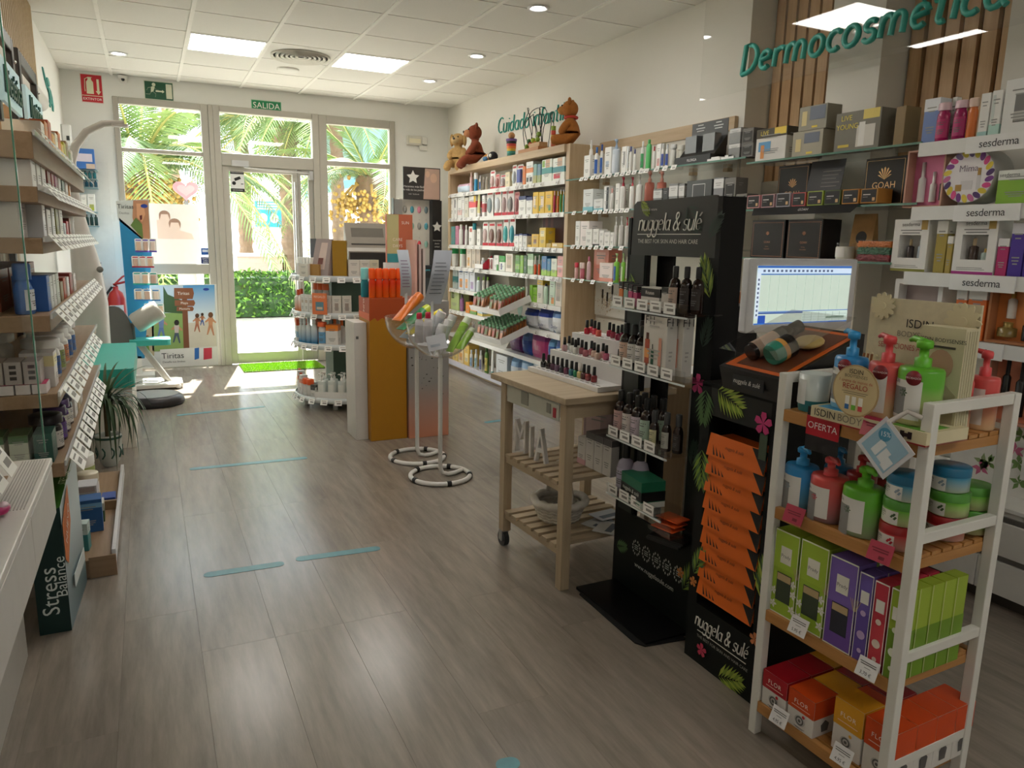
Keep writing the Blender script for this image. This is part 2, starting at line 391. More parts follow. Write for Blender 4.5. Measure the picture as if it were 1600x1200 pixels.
# acrylic panel with the hand-drawn cosmetics sign
teal = mat('3aa394', .35); tealD = mat('1f6f66', .5)
ap = thing('sign_panel', 'clear hanging acrylic sign panel with teal hand-drawn cosmetics lettering', 'sign', (3.16, 3.88, 2.285))
MB().box(-.003, .003, -3.4, 0, 0, .645).build('panel', glass('f3f3f0', .25), ap)
LH = .152; st, wd = strokes('Dermocosmética', LH, .14, 1.1, 1.25)
y0 = px(1160, 115, 3.15).y
sc = (px(1160,115,3.15).y - px(1420,50,3.15).y) / strokes('Dermocosm', LH, .14, 1.1, 1.25)[1]
for p in st: MB().tube([(-.012, (y0-3.88)-a*sc, b+.085) for a, b in p], .0155, 8, flat=.9).build('letter_stroke', teal, ap)
# Cuidado infantil
st, wd = strokes('Cuidado infantil', .145, .16, 1.08, 1.1)
y0, y1 = px(776,208,3.3).y, px(879,190,3.3).y; sc = (y0-y1)/wd
t = thing('wall_lettering', 'teal handwritten childcare lettering on the wall above the toys', 'sign', (XR, y0, 2.49))
for p in st: MB().tube([(-.006, -a*sc, -.045*(a/wd)+b) for a, b in p], .0085, 6, flat=.8).build('letter_stroke', teal, t)
# wall signs on the front wall
def signboard(name, label, x0, x1, z0, z1, col, border=None, y=YF-.004, cat='sign'):
    t = thing(name, label, cat, ((x0+x1)/2, y, (z0+z1)/2)); w_, h_ = (x1-x0)/2, (z1-z0)/2
    MB().box(-w_, w_, 0, .004, -h_, h_).build('plate', mat(border or col, .45), t)
    if border: MB().box(-w_+.006, w_-.006, -.0006, 0, -h_+.006, h_-.006).build('print', mat(col, .4), t)
    return t, w_, h_
cream = mat('e9e6c4', .5)
t, w_, h_ = signboard('extinguisher_sign', 'red fire extinguisher sign with arrow on the front wall by the corner', -.48,-.29,2.655,2.92,'c8202c','e8d8d0')
TT = Matrix.Translation((0,-.0012,0)) @ Matrix.Rotation(pi/2,4,'X')
m = MB().prism([(-.045,-.05),(.015,-.05),(.015,.06),(0,.08),(-.03,.08),(-.045,.06)],0,.0004,T=TT)
m.prism([(-.03,.08),(0,.08),(.0,.1),(.012,.105),(-.03,.105)],0,.0004,T=TT)
m.tube([(-.03,-.0013,.1),(-.055,-.0013,.085),(-.06,-.0013,.0),(-.058,-.0013,-.03)], .0035, 4)
m.prism([(.045,.09),(.065,.09),(.065,-.02),(.078,-.02),(.055,-.055),(.032,-.02),(.045,-.02)],0,.0004,T=TT)
m.box(-w_+.008, w_-.008, -.0014, -.0008, -.07, -.064)
m.build('pictogram', cream, t); text('EXTINTOR', .032, mat('fff',.5), t, (0,-.0016,-.098), space=1.05)
t, w_, h_ = signboard('exit_sign', 'green running figure exit sign over the left window', .075,.343,2.737,2.915,'14563a','d8dcc8')
m = MB().prism([(.065,-.07),(.12,-.07),(.12,.07),(.065,.07)],0,.0004,T=TT)
m.prism(arc(-.045,.055,.017,.017,0,360,12)[:-1],0,.0004,T=TT)
m.prism([(-.035,.035),(-.05,-.01),(-.075,-.02),(-.07,.03),(-.06,.038)],0,.0004,T=TT)
for a in ([(-.065,.03),(-.1,.02),(-.11,-.005)],[(-.045,.03),(-.02,.005),(0,.005)],[(-.06,-.01),(-.03,-.03),(-.035,-.065)],[(-.065,-.01),(-.085,-.04),(-.12,-.04)]):
    m.tube([(x,-.0013,z) for x,z in a], .0075, 5, flat=.1)
m.prism([(-.03,-.012),(.03,-.012),(.03,-.022),(.05,-.005),(.03,.012),(.03,.002),(-.03,.002)],0,.0004,T=TT)
m.build('pictogram', mat('e4e6cf', .5), t)
t, w_, h_ = signboard('exit_sign', 'small green exit word sign above the glass door', 1.092,1.4,2.72,2.83,'138a55','8cc8a0')
text('SALIDA', .083, mat('f4f6ee',.5), t, (0,-.0016,0), space=1.02, ext=.0003)
t = thing('security_camera', 'small white dome camera with dark lens near the fire sign', 'camera', (-.107, YF-.03, 2.9))
MB().lathe([(.045,.03),(.045,.012),(.04,.0)], 18).build('mount', mat('e8e6e0',.4), t)
MB().sph((0,0,-.005),.036,16,10).build('dome', mat('dcdad6',.3), t)
MB().sph((0,-.024,-.008),.018,12,8).build('lens', mat('0a0a0a',.1), t)
t = thing('emergency_light', 'white emergency light with ribbed diffuser beside the right window', 'emergency light', (2.92, YF, 2.54))
MB().bbox(-.12,.06,-.05,0,-.05,.05,.01).build('housing', mat('d6d2c4',.5), t)
MB().box(-.1,.04,-.056,-.05,-.03,.02).build('diffuser', mat('efe8cc',.4), t)
MB().bbox(.06,.13,-.04,0,-.035,.045,.008).bbox(.04,.13,-.045,0,-.1,-.05,.008).build('junction_box', mat('e6e3da',.5), t)
p = py(172, 339, YF)
t = thing('wall_socket', 'white square wall switch beside the left window frame', 'switch', (p.x, YF, p.z))
MB().bbox(-.045,.045,-.012,0,-.045,.045,.006).build('plate', mat('eceae4',.4), t)
MB().box(-.02,.02,-.016,-.012,-.025,.025).build('rocker', mat('f8f7f2',.3), t)
p = py(100, 195, 8.3)
t = thing('motion_sensor', 'small white motion sensor in the left front corner', 'sensor', (XL+.02, 8.35, 2.3))
MB().bbox(-.02,.06,-.045,.04,-.09,.09,.012).build('housing', mat('e6e6e2',.4), t)
MB().box(.02,.045,-.05,-.045,-.05,-.01).build('lens', mat('3c3c3c',.2), t)
# door stickers
t = thing('sticker', 'black and white video surveillance sticker on the door glass', 'sticker', (.915, YF-.002, 1.98))
MB().box(-.07,.07,-.0015,.002,-.11,.11).build('sheet', mat('e8e8e6',.5), t)
MB().box(-.07,.07,-.0022,-.0015,.075,.11).box(-.07,.07,-.0022,-.0015,-.11,-.075).box(-.02,.045,-.0022,-.0015,.01,.04,T=Matrix.Rotation(-.4,4,'Y')).box(.035,.06,-.0022,-.0015,-.03,-.022).prism(arc(-.035,-.02,.02,.02,0,360,12)[:-1],0,.0006,T=Matrix.Translation((0,-.0016,0))@Matrix.Rotation(pi/2,4,'X')).build('print', mat('121212',.5), t)
text('VIDEOVIGILANCIA', .016, mat('fff'), t, (0,-.003,.092)); text('LAS 24 HORAS', .016, mat('fff'), t, (0,-.003,-.092))
for u, v, c, nm in ((321,393,'2b5fae','small light blue card sticker on the left window pane'),(321,407,'1b2c66','small navy shop tax free sticker on the left window pane')):
    p = py(u, v, YF); t = thing('sticker', nm, 'sticker', (p.x, YF+.006, p.z))
    MB().box(-.042,.042,-.0015,.002,-.035,.035).build('sheet', mat(c,.4), t)
    if v < 400: MB().box(-.03,.03,-.002,-.0015,-.006,.02).build('print', mat('dfe8f6'), t)
    else:
        for i, s in enumerate(('SHOP','TAX','FREE')): text(s,.024,mat('f2f2f8'),t,(0,-.0022,.02-.021*i))
# ================================================================== OUTSIDE
gr = struct(MB().box(-30,40,8.87,70,-.2,-.02).build('ground_outside', mat('cfc8bc', .9, noise=.08, scale=.8)))
def leafmesh(n, fn, size, mats, seed):
    r = random.Random(seed); m = MB()
    for i in range(n):
        p = Vector(fn(r)); a = Vector((r.uniform(-1,1),r.uniform(-1,1),r.uniform(-.6,1))).normalized(); b = a.cross(Vector((r.uniform(-1,1),r.uniform(-1,1),r.uniform(-1,1)))).normalized()
        s = size*r.uniform(.6,1.3)
        m._a([tuple(p-a*s), tuple(p+b*s*.45), tuple(p+a*s), tuple(p-b*s*.45)], [(0,1,2,3)], r.randrange(len(mats)))
    return m
t = thing('hedge', 'dense clipped green hedge outside the glass door', 'hedge', (1.9, 14.3, 0))
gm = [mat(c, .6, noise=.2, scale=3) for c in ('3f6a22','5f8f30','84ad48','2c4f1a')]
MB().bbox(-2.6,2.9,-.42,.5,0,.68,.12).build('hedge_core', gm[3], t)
o = leafmesh(5200, lambda r: (r.uniform(-2.7,3), r.choice((-.46,-.48,r.uniform(-.5,.5))), (r.uniform(0,.75) if r.random()<.7 else .72+r.uniform(0,.08))), .05, gm, 3).build('foliage', gm, t); o['kind'] = 'stuff'
def frond(L, droop, seed, wid=.42):
    r = random.Random(seed); m = MB(); n = 58; P = []
    for i in range(n+1):
        s = i/n; P.append(Vector((L*(s-.18*droop*s*s), 0, L*(.55*s-droop*s*s))))
    m.tube([tuple(p) for p in P[::3]], [.03*(1-.9*i/len(P[::3])) for i in range(len(P[::3]))], 5, 1)
    for i in range(3, n):
        s = i/n; d = (P[i+1]-P[i]).normalized(); w = wid*(sin(pi*min(1,s*.85+.12)))**.7*r.uniform(.85,1.1)
        for sg in (-1,1):
            e = P[i] + d*w*.65 + Vector((0,sg*w*.8,-w*.3+.1*w*r.uniform(-1,1))); q = (d*.013)
            mid = (P[i]+e)/2 + Vector((0,0,.05*w))
            m._a([tuple(P[i]-q),tuple(P[i]+q),tuple(mid+q*1.2),tuple(e),tuple(mid-q*1.2)], [(0,1,2,3,4)], 0)
    return m
fm = [[mat(c, .5, noise=.25, scale=2), mat('a9a25a', .6)] for c in ('627a38','768c44','4f6836')]
FR = [frond(2.3+.25*k, d, k).mesh(fm[k % 3]) for k, d in enumerate((.25,.45,.7,.95,1.2))]
trunkM = mat('7c6650', .95, noise=.35, scale=9)
def palm(label, x, y, h, sc=1, n=26, r=.2, dates=False, seed=0):
    rr = random.Random(seed); t = thing('palm_tree', label, 'palm tree', (x,y,0))
    prof = []
    for i in range(int(h*7)): prof += [(r*(1.12 if i % 2 else .95), i/7.0)]
    prof += [(r*1.5,h),(r*1.2,h+.25),(.02,h+.4)]
    MB().lathe(prof, 12, smooth=False).build('trunk', trunkM, t)
    for i in range(n):
        k = min(4, int(5*i/n)); f = link('frond', FR[k], t, (0,0,h+.2), 0); f.scale = (sc,sc,sc)
        f.rotation_euler = (rr.uniform(-.3,.3), rr.uniform(-.25,.15)-(.5 if k==0 else 0), i*2.4+rr.uniform(-.3,.3))
    if dates:
        m = MB()
        for j in range(7):
            a = j*.9; c = Vector((cos(a)*.45, sin(a)*.45, h-.25))
            m.tube([(0,0,h+.1),(c.x*.7,c.y*.7,h+.1),(c.x,c.y,h-.05)], .025, 5, 1)
            for q in range(60): m.sph((c.x+rr.gauss(0,.12), c.y+rr.gauss(0,.12), c.z+rr.gauss(0,.18)), .035, 5, 4, 0)
        o = m.build('date_cluster', [mat('a8863c',.6), mat('b8924a',.6)], t); o['kind'] = 'stuff'
    return t
palm('date palm with orange fruit stalks close outside the left window', -.05, 12.4, 2.1, .95, 44, .16, True, 1)
palm('slim palm with drooping fronds seen through the door, left of centre', py(384,370,21.5).x, 21.5, 4.0, 1.15, 26, .17, False, 2)
palm('thick palm seen through the door beside the door edge', py(453,370,18.5).x, 18.5, 3.6, 1.2, 30, .19, False, 3)
palm('palm with orange fruit close outside the right window', 3.55, 13.0, 2.2, .75, 24, .2, True, 5)
palm('tall palm far behind the left window', .9, 27, 6.0, 1.3, 22, .2, False, 6)
palm('palm whose crown fills the pane above the door', 3.62, 15.8, 3.6, 1.0, 30, .13, False, 8)
# far white buildings
t = thing('building', 'white building with teal upper band outside the right window', 'building', (5.1, 16, 0))
MB().box(-.62,6,0,6,0,2.35).build('wall', mat('f2f1ec',.8), t)
MB().box(-1.0,6,-.5,6,2.35,2.5).build('ledge', mat('f4f4f0',.7), t)
MB().box(-1.0,6,-.48,6,2.5,2.68).build('blue_band', mat('58b6d6',.5), t)
MB().box(-1.0,6,-.46,6,2.68,4.2).build('upper_wall', mat('7f9d99',.6), t)
for i in range(9): MB().box(-.9+i*.75,-.87+i*.75,-.48,-.46,2.68,4.2).build('seam', mat('688682',.6), t)
t = thing('building', 'low white building wall far across the plaza', 'building', (0, 44, 0))
MB().box(-14,30,0,4,0,3.2).build('wall', mat('f3f0ea',.9), t)
MB().box(-14,30,-.3,4,3.2,3.5).build('parapet', mat('e6e0d6',.9), t)
for i in range(8):
    wn = MB().box(-10+i*4.2,-8.8+i*4.2,-.03,.0,1.0,2.3).build('window', mat('9fb2b8',.2), t)
t = thing('utility_box', 'pinkish brick planter box on the far side of the plaza', 'planter', (2.35, 18.6, 0))
MB().box(-.5,.5,-.3,.3,0,.95).build('body', mat('caa694',.9), t); MB().box(-.54,.54,-.34,.34,.95,1.02).build('rim', mat('d9c3b2',.9), t)
p = py(419, 335, 17)
t = thing('plaza_sign', 'sky blue sign with two white round figures outside the door', 'sign', (p.x, 17, p.z))
MB().box(-.27,.27,-.02,.02,-.27,.27).build('board', mat('2fa3c4',.5), t)
MB().box(-.03,.03,.02,.06,-p.z-.02,.2).build('post', mat('b8b8b4',.5), t)
TP=Matrix.Translation((0,-.02,0))@Matrix.Rotation(pi/2,4,'X')
for dx in (-.11,.12): MB().prism(arc(dx,-.08,.09,.1,0,360,18)[:-1],0,.004,T=TP).build('figure_print', mat('eef4f4',.5), t)
for k in range(3): MB().box(-.22,.22,-.024,-.02,.1+.055*k,.13+.055*k).build('text_print', mat('eef4f4',.5), t)
# window display: white poster stand, pink heart on a post, small white box
p = py(262, 360, 8.98)
t = thing('window_poster', 'tall white display poster with faint photo seen through the left window', 'poster', (.25, 8.98, 0))
MB().box(-.33,.28,0,.02,.98,1.73).build('board', mat('cfccc6',.6), t)
m = MB()
for (x,z,r) in ((-.06,1.58,.06),(.03,1.5,.06)): m.prism(arc(x,z,r,r*1.2,0,360,14)[:-1],0,.001,T=Matrix.Rotation(pi/2,4,'X'))
m.prism([(-.14,1.56),(-.14,1.36),(.22,1.36),(.2,1.42),(.06,1.46),(-.02,1.54)],0,.0006,T=Matrix.Rotation(pi/2,4,'X'))
m.build('photo_print', mat('cdb6a8',.6), t)
for x,z,r_ in ((-.06,1.61,.055),(.035,1.525,.06)): MB().prism([(x+r_*cos(rad(a)),z+r_*.9*sin(rad(a))) for a in range(0,181,15)]+[(x-r_*.9,z-.05),(x-r_*.6,z+.01),(x+r_*.6,z+.01),(x+r_*.9,z-.05)],.001,.0016,T=Matrix.Rotation(pi/2,4,'X')).build('hair_print', mat('8a6a58',.6), t)
MB().box(-.3,-.05,-.001,0,1.0,1.04).build('strip', mat('b9a7a0',.6), t)
MB().box(-.3,-.27,0,.02,0,.98).box(.22,.25,0,.02,0,.98).build('leg', mat('dcdad4',.5), t)
p = py(291, 296, 8.98)
t = thing('heart_display', 'pink and white heart panel on a grey post in the left window', 'display', (p.x, 9.09, 0))
hp = [(16*sin(a)**3/16*.13, (13*cos(a)-5*cos(2*a)-2*cos(3*a)-cos(4*a))/16*.115) for a in [2*pi*i/40 for i in range(40)]]
T = Matrix.Translation((0,0,p.z)) @ Matrix.Rotation(pi/2,4,'X')
MB().prism(hp,-.01,.02,T=T).build('heart', mat('d79aa4',.4), t)
MB().prism([(a*.68,b*.6) for a,b in hp],.02,.024,T=T).build('inner_heart', mat('d6b0b6',.4), t)
MB().box(-.02,.02,.0,.03,1.05,p.z-.1).build('post', mat('8e9494',.4,.5), t)
MB().box(-.1,.16,-.03,.1,1.15,1.42).build('light_box', mat('f6f6f4',.5), t)
MB().bbox(-.13,.13,-.07,.13,0,1.05,.02).build('pedestal', mat('e8e6e0',.5), t)
# door mat of artificial grass
a, b = pz(376,580,.0), pz(480,560,.0)
t = thing('door_mat', 'bright green artificial grass mat inside the glass door', 'mat', (1.25, 8.36, 0))
MB().box(-.42,.42,-.27,.24,0,.008).build('backing', mat('3a5a1a',.9), t)
r = random.Random(4); m = MB()
for i in range(5200):
    x, y = r.uniform(-.42,.42), r.uniform(-.27,.24); dx, dy = r.uniform(-.008,.008), r.uniform(-.008,.008)
    m._a([(x-.003,y,.006),(x+.003,y+.001,.006),(x+dx,y+dy,.024)], [(0,1,2)], r.randrange(2))
o = m.build('grass_blades', [mat('86b82c',.6), mat('a8d040',.6)], t); o['kind'] = 'stuff'
# floor distancing tapes
tm = mat('5b9aa6', .4)
def tape(u0,v0,u1,v1,lab,wd=.05):
    a, b = pz(u0,v0,.001), pz(u1,v1,.001); d = (b-a); L = d.length; ang = math.atan2(d.y,d.x)
    h = wd/2; P = [(h+h*cos(rad(q)), h*sin(rad(q))) for q in range(90,271,20)]+[(L-h+h*cos(rad(q)), h*sin(rad(q))) for q in range(-90,91,20)]
    o = MB().prism(P,0,.0012).build('floor_tape', mat('4f8d96',.35,noise=.25,scale=25), None, (a.x,a.y,.0002), ang)
    tag(o, lab, 'floor tape')
tape(276,649,414,635,'worn pale blue floor tape strip farthest along the aisle, before the grass mat')
tape(296,733,480,715,'worn pale blue floor tape strip crossing the middle of the aisle')
tape(318,899,444,880,'left half of the nearest blue floor tape in the aisle')
tape(462,874,594,856,'right half of the nearest blue floor tape in the aisle')
tape(775,1197,812,1190,'short end of blue floor tape at the bottom of the picture')
tape(757,660,797,655,'blue floor tape strip beyond the wooden cart')
tape(880,750,905,746,'short blue floor tape seen through the wooden cart')
# ================================================================== PRODUCT LIBRARY (local: front at y=0 facing -y, body towards +y, base z=0)
def R_(x): return round(x, 4)
_meshc = {}
def cached(key, fn):
    if key not in _meshc: _meshc[key] = fn()
    return _meshc[key]
class Pal:
    def __init__(s): s.m = []; s.k = {}
    def __call__(s, h, **kw):
        k = (h, tuple(sorted(kw.items())))
        if k not in s.k: s.k[k] = len(s.m); s.m.append(mat(h, **kw) if isinstance(h, str) else h)
        return s.k[k]
def printed(m, P, w, d, h, bands=(), pats=(), lines=None, rough=.4, e=.0005):
    """flat print on the front (and bands on both sides)"""
    for z0, z1, c in bands:
        i = P(c, rough=rough)
        m.quad((-w/2,-e,z0*h),(w/2,-e,z0*h),(w/2,-e,z1*h),(-w/2,-e,z1*h), i)
        m.quad((w/2+e,0,z0*h),(w/2+e,d,z0*h),(w/2+e,d,z1*h),(w/2+e,0,z1*h), i)
        m.quad((-w/2-e,d,z0*h),(-w/2-e,0,z0*h),(-w/2-e,0,z1*h),(-w/2-e,d,z1*h), i)
        if z1 >= .999: m.quad((-w/2,0,h+e),(w/2,0,h+e),(w/2,d,h+e),(-w/2,d,h+e), i)
    for n_, (x0, x1, z0, z1, c) in enumerate(pats):
        q = -(2+.7*n_)*e; m.quad(((x0-.5)*w,q,z0*h),((x1-.5)*w,q,z0*h),((x1-.5)*w,q,z1*h),((x0-.5)*w,q,z1*h), P(c, rough=rough))
    if lines:
        i = P(lines, rough=.6)
        for k, (zz, ww) in enumerate(((.78,.6),(.7,.42),(.34,.55),(.28,.5),(.22,.35))):
            q = -(3+.7*len(pats))*e; m.quad((-ww*w/2,q,zz*h),(ww*w/2,q,zz*h),(ww*w/2,q,(zz+.025)*h),(-ww*w/2,q,(zz+.025)*h), i)
            if d > .03: m.quad((w/2+2*e,d*.25,zz*h),(w/2+2*e,d*(.25+ww*.6),zz*h),(w/2+2*e,d*(.25+ww*.6),(zz+.025)*h),(w/2+2*e,d*.25,(zz+.025)*h), i)
def carton_mesh(w, d, h, base, bands=(), pats=(), lines='9a9a96', rough=.42, top=None):
    P = Pal(); m = MB(); b = min(.0015, w*.05)
    m.bbox(-w/2, w/2, 0, d, 0, h-.0008, b, P(base, rough=rough))
    m.quad((-w/2+b,b,h),(w/2-b,b,h),(w/2-b,d-b,h),(-w/2+b,d-b,h), P(top or base, rough=rough))     # tucked lid
    printed(m, P, w, d, h, bands, pats, lines, rough)
    return m.mesh(P.m)
def carton(w, d, h, base, loc, rz, label, cat='box', group=None, name='carton', **kw):
    o = link(name, carton_mesh(w, d, h, base, **kw), None, loc, rz); return tag(o, label, cat, group)
def bottle(w, h, body, loc, rz, label, cap='f2f2f2', lab=None, capf=.2, cat='bottle', group=None, oval=.75, seg=16, name='bottle', shoulder=.12, neck=.35, capw=None, lines=True, grad=None, shiny=.25, prop=None):
    r = w/2; t = thing(name, label, cat, loc, rz, group); ch = h*capf; bh = h-ch; cw = (capw or neck*1.25)*r
    def T(): return Matrix.Translation((0, r*oval, 0))
    k = ('bt', R_(r), R_(h), body, oval, seg, shoulder, neck, capf, grad, shiny)
    def fb():
        s = bh*shoulder
        pr = [(r*.9,0),(r,bh*.03),(r,bh-s*1.6),(r*.96,bh-s),(r*.75,bh-s*.35),(max(r*neck, .002),bh-s*.05),(max(r*neck,.002),bh)]
        mm = mat(body, shiny, grad=(grad, bh*.05, bh*.75)) if grad else mat(body, shiny)
        return MB().lathe(pr, seg, T=T(), sy=oval).mesh(mm)
    link('body', cached(k, fb), t)
    link('cap', cached(('bc', R_(r), R_(h), cap, oval, seg, capf, R_(cw)), lambda: MB().lathe([(cw,bh),(cw,bh+ch*.9),(cw*.85,h),(.001,h)], seg, T=T(), sy=oval if cw > r*.8 else 1, cap=False).mesh(mat(cap, .35))), t)
    if lab:
        def fl():
            P = Pal(); m = MB(); z0, z1 = bh*.12, bh*.72; rr = r*1.012; n = 10; i0 = P(lab, rough=.5)
            vs = [(rr*sin(a), -rr*oval*cos(a)+r*oval, z) for z in (z0,z1) for a in [rad(-75+150*k/n) for k in range(n+1)]]
            m._a(vs, [(k,k+1,n+2+k,n+1+k) for k in range(n)], i0, True)
            if lines:
                i1 = P('6b6b6b', rough=.6); rr = r*1.022
                for zz, aa in ((.8,45),(.68,30),(.4,40),(.3,34),(.2,26)):
                    za = z0+(z1-z0)*zz; zb = za+(z1-z0)*.05; q = 4
                    vs = [(rr*sin(a), -rr*oval*cos(a)+r*oval, z) for z in (za,zb) for a in [rad(-aa+2*aa*k/q) for k in range(q+1)]]
                    m._a(vs, [(k,k+1,q+2+k,q+1+k) for k in range(q)], i1)
            return m.mesh(P.m)
        link('label', cached(('bl', R_(r), R_(h), lab, oval, capf, lines), fl), t)
    return t
def pumpmesh(r, z, h, col, T, seg, ln=1.0):
    m = MB().lathe([(r*.36,z),(r*.36,z+h*.3),(r*.2,z+h*.34),(r*.2,z+h*.62),(r*.34,z+h*.64),(r*.36,z+h*.82),(r*.3,z+h*.9),(.001,z+h*.94)], seg, T=T, cap=False)
    m.tube([(0,0,z+h*.82),(-r*.7*ln,0,z+h*.9),(-r*.95*ln,0,z+h*.82)], [r*.2,r*.15,r*.1], 8, T=T)
    return m.mesh(mat(col, .35))
def pump(w, h, body, loc, rz, label, head, lab='f0f0ec', headf=.3, cat='pump bottle', group=None, seg=16, oval=.85, grad=None, name='pump_bottle', shiny=.3, turn=0):
    r = w/2; t = thing(name, label, cat, loc, rz, group); bh = h*(1-headf)
    T = Matrix.Translation((0, r*oval, 0))
    mm = mat(body, shiny, grad=(grad, bh*.05, bh*.7)) if grad else mat(body, shiny)
    link('body', cached(('pb',R_(r),R_(h),body,grad,headf,seg), lambda: MB().lathe([(r*.92,0),(r,.004),(r,bh*.93),(r*.93,bh*.985),(r*.4,bh)], seg, T=T, sy=oval).mesh(mm)), t)
    p = link('pump', cached(('pp',R_(r),R_(h),head,headf,seg,R_(turn)), lambda: pumpmesh(r, bh, h-bh, head, T @ Matrix.Rotation(turn,4,'Z'), max(10, seg//2))), t)
    if lab: wraplabel(t, r, oval, bh*.1, bh*.78, lab)
    return t
def wraplabel(t, r, oval, z0, z1, col, a0=-70, a1=35, name='label', off=1.012, cy=None, m_=None):
    n = 12; rr = r*off; cy = r*oval if cy is None else cy
    vs = [(rr*sin(a), -rr*oval*cos(a)+cy, z) for z in (z0,z1) for a in [rad(a0+(a1-a0)*k/n) for k in range(n+1)]]
    return MB()._a(vs, [(k,k+1,n+2+k,n+1+k) for k in range(n)], 0, True).build(name, m_ or mat(col,.5), t)
def jar(w, h, body, loc, rz, label, lid, lab=None, cat='jar', group=None, seg=18, lidf=.3, grad=None, name='jar'):
    r = w/2; t = thing(name, label, cat, loc, rz, group); T = Matrix.Translation((0,r,0)); bh = h*(1-lidf)
    mm = mat(body, .3, grad=(grad,0,bh)) if grad else mat(body,.3)
    link('body', cached(('jb',R_(r),R_(h),body,grad,seg,lidf), lambda: MB().lathe([(r*.9,0),(r,h*.04),(r,bh)], seg, T=T).mesh(mm)), t)
    link('lid', cached(('jl',R_(r),R_(h),lid,seg,lidf), lambda: MB().lathe([(r*1.02,bh),(r*1.02,h*.97),(r*.97,h),(.001,h)], seg, T=T, cap=False).mesh(mat(lid,.3))), t)
    if lab: wraplabel(t, r, 1, bh*.08, bh*.9, lab)
    return t
def tubep(w, h, body, loc, rz, label, cap='f0f0ec', cat='tube', group=None, band=None, name='cream_tube'):
    t = thing(name, label, cat, loc, rz, group); r = w/2
    def fb():
        m = MB(); n = 12; vs = []
        zs = [(h*.16, 1, .55), (h*.5, 1.0, .5), (h*.92, 1.05, .12), (h, 1.05, .05)]
        for z, sx, sy in zs: vs += [(r*sx*cos(2*pi*i/n), r*.6+r*sy*sin(2*pi*i/n), z) for i in range(n)]
        fs = [(j*n+i, j*n+(i+1)%n, (j+1)*n+(i+1)%n, (j+1)*n+i) for j in range(3) for i in range(n)]
        m._a(vs, fs, 0, True); m._a(vs[-n:], [tuple(range(n))], 0); return m.mesh(mat(body,.35))
    link('body', cached(('tb',R_(w),R_(h),body), fb), t)
    link('cap', cached(('tc',R_(w),R_(h),cap), lambda: MB().lathe([(r*.8,0),(r*.85,h*.16)], 12, T=Matrix.Translation((0,r*.6,0)), sy=.65).mesh(mat(cap,.3))), t)
    if band: MB().quad((-r*.9,r*.6-r*.56,h*.4),(r*.9,r*.6-r*.56,h*.4),(r*.92,r*.6-r*.42,h*.62),(-r*.92,r*.6-r*.42,h*.62)).build('label', mat(band,.5), t)
    return t
def blister(w, h, card, loc, rz, label, fill='c9c9c4', foot=None, cat='blister pack', group=None, name='blister_pack', shape=1):
    t = thing(name, label, cat, loc, rz, group)
    P = Pal(); m = MB(); b = w*.12
    m.prism([(-w/2,0),(w/2,0),(w/2,h-b),(w/2-b,h),(-w/2+b,h),(-w/2,h-b)], -.0008, .0008, P(card), T=Matrix.Translation((0,.02,0)) @ Matrix.Rotation(pi/2,4,'X'))
    if foot: m.box(-w/2,w/2,.0175,.019,0,h*.12,P(foot))
    m.box(-w*.35,w*.35,.0178,.019,h*.84,h*.93,P(foot or 'c23a3a'))
    m.mesh(P.m); link('card', m.mesh(P.m), t)
    if shape: MB().sph((0,.012,h*.42),(w*.3,.018,h*.3),12,8).build('content', mat(fill,.25), t)
    else: MB().bbox(-w*.3,w*.3,-.004,.018,h*.14,h*.76,.008).build('content', mat(fill,.25), t)
    return t
def pack(w, d, h, col, loc, rz, label, col2=None, cat='pack', group=None, name='soft_pack', word=None, wcol='1d2f7a', top=None):
    t = thing(name, label, cat, loc, rz, group); m = MB(); P = Pal(); n = 6; i0 = P(col, rough=.3); i1 = P(col2 or col, rough=.3)
    for face in range(1):
        vs = []; nx, nz = 8, 6
        for sgn, y0 in ((-1, 0), (1, d)):
            for j in range(nz+1):
                for i in range(nx+1):
                    a, b = i/nx, j/nz; bul = (sin(pi*a)*sin(pi*b))**.4
                    y = d/2+sgn*d/2*bul*(1+.05*sin(9*a+7*b))
                    vs.append(((a-.5)*w*(1-.05*(1-abs(2*b-1))*0), y, b*h))
        N = (nx+1)*(nz+1)
        for s_ in (0, 1):
            for j in range(nz):
                for i in range(nx):
                    q = [s_*N+j*(nx+1)+i, s_*N+j*(nx+1)+i+1, s_*N+(j+1)*(nx+1)+i+1, s_*N+(j+1)*(nx+1)+i]
                    m._a([vs[k] for k in (q if s_ == 0 else q[::-1])], [(0,1,2,3)], (i1 if j >= nz*.62 or i == 0 else i0), True)
    if top: m.box(-w*.3, w*.3, d*.3, d*.7, h, h+.012, P(top))
    link('bag', m.mesh(P.m), t)
    if word: text(word, h*.2, mat(wcol,.5), t, (0, -.004, h*.28))
    return t
TAGM = None
def price_tags(par, pts, rz, w=.045, h=.035, m=None, tilt=.45):
    global TAGM
    key = ('tag', w, h, m)
    def f():
        T = Matrix.Rotation(-tilt,4,'X'); P = Pal(); q = MB().box(-w/2,w/2,-.0015,0,-h,0,P(m or 'f4f3ef',rough=.4),T=T)
        i = P('8e8b87',rough=.6)
        q.box(-w*.36,w*.3,-.002,-.0015,-h*.3,-h*.2,i,T=T); q.box(-w*.2,w*.36,-.002,-.0015,-h*.75,-h*.5,i,T=T); return q.mesh(P.m)
    for p in pts:
        loc = p
        link('price_tag', cached(key, f), par, loc, rz)
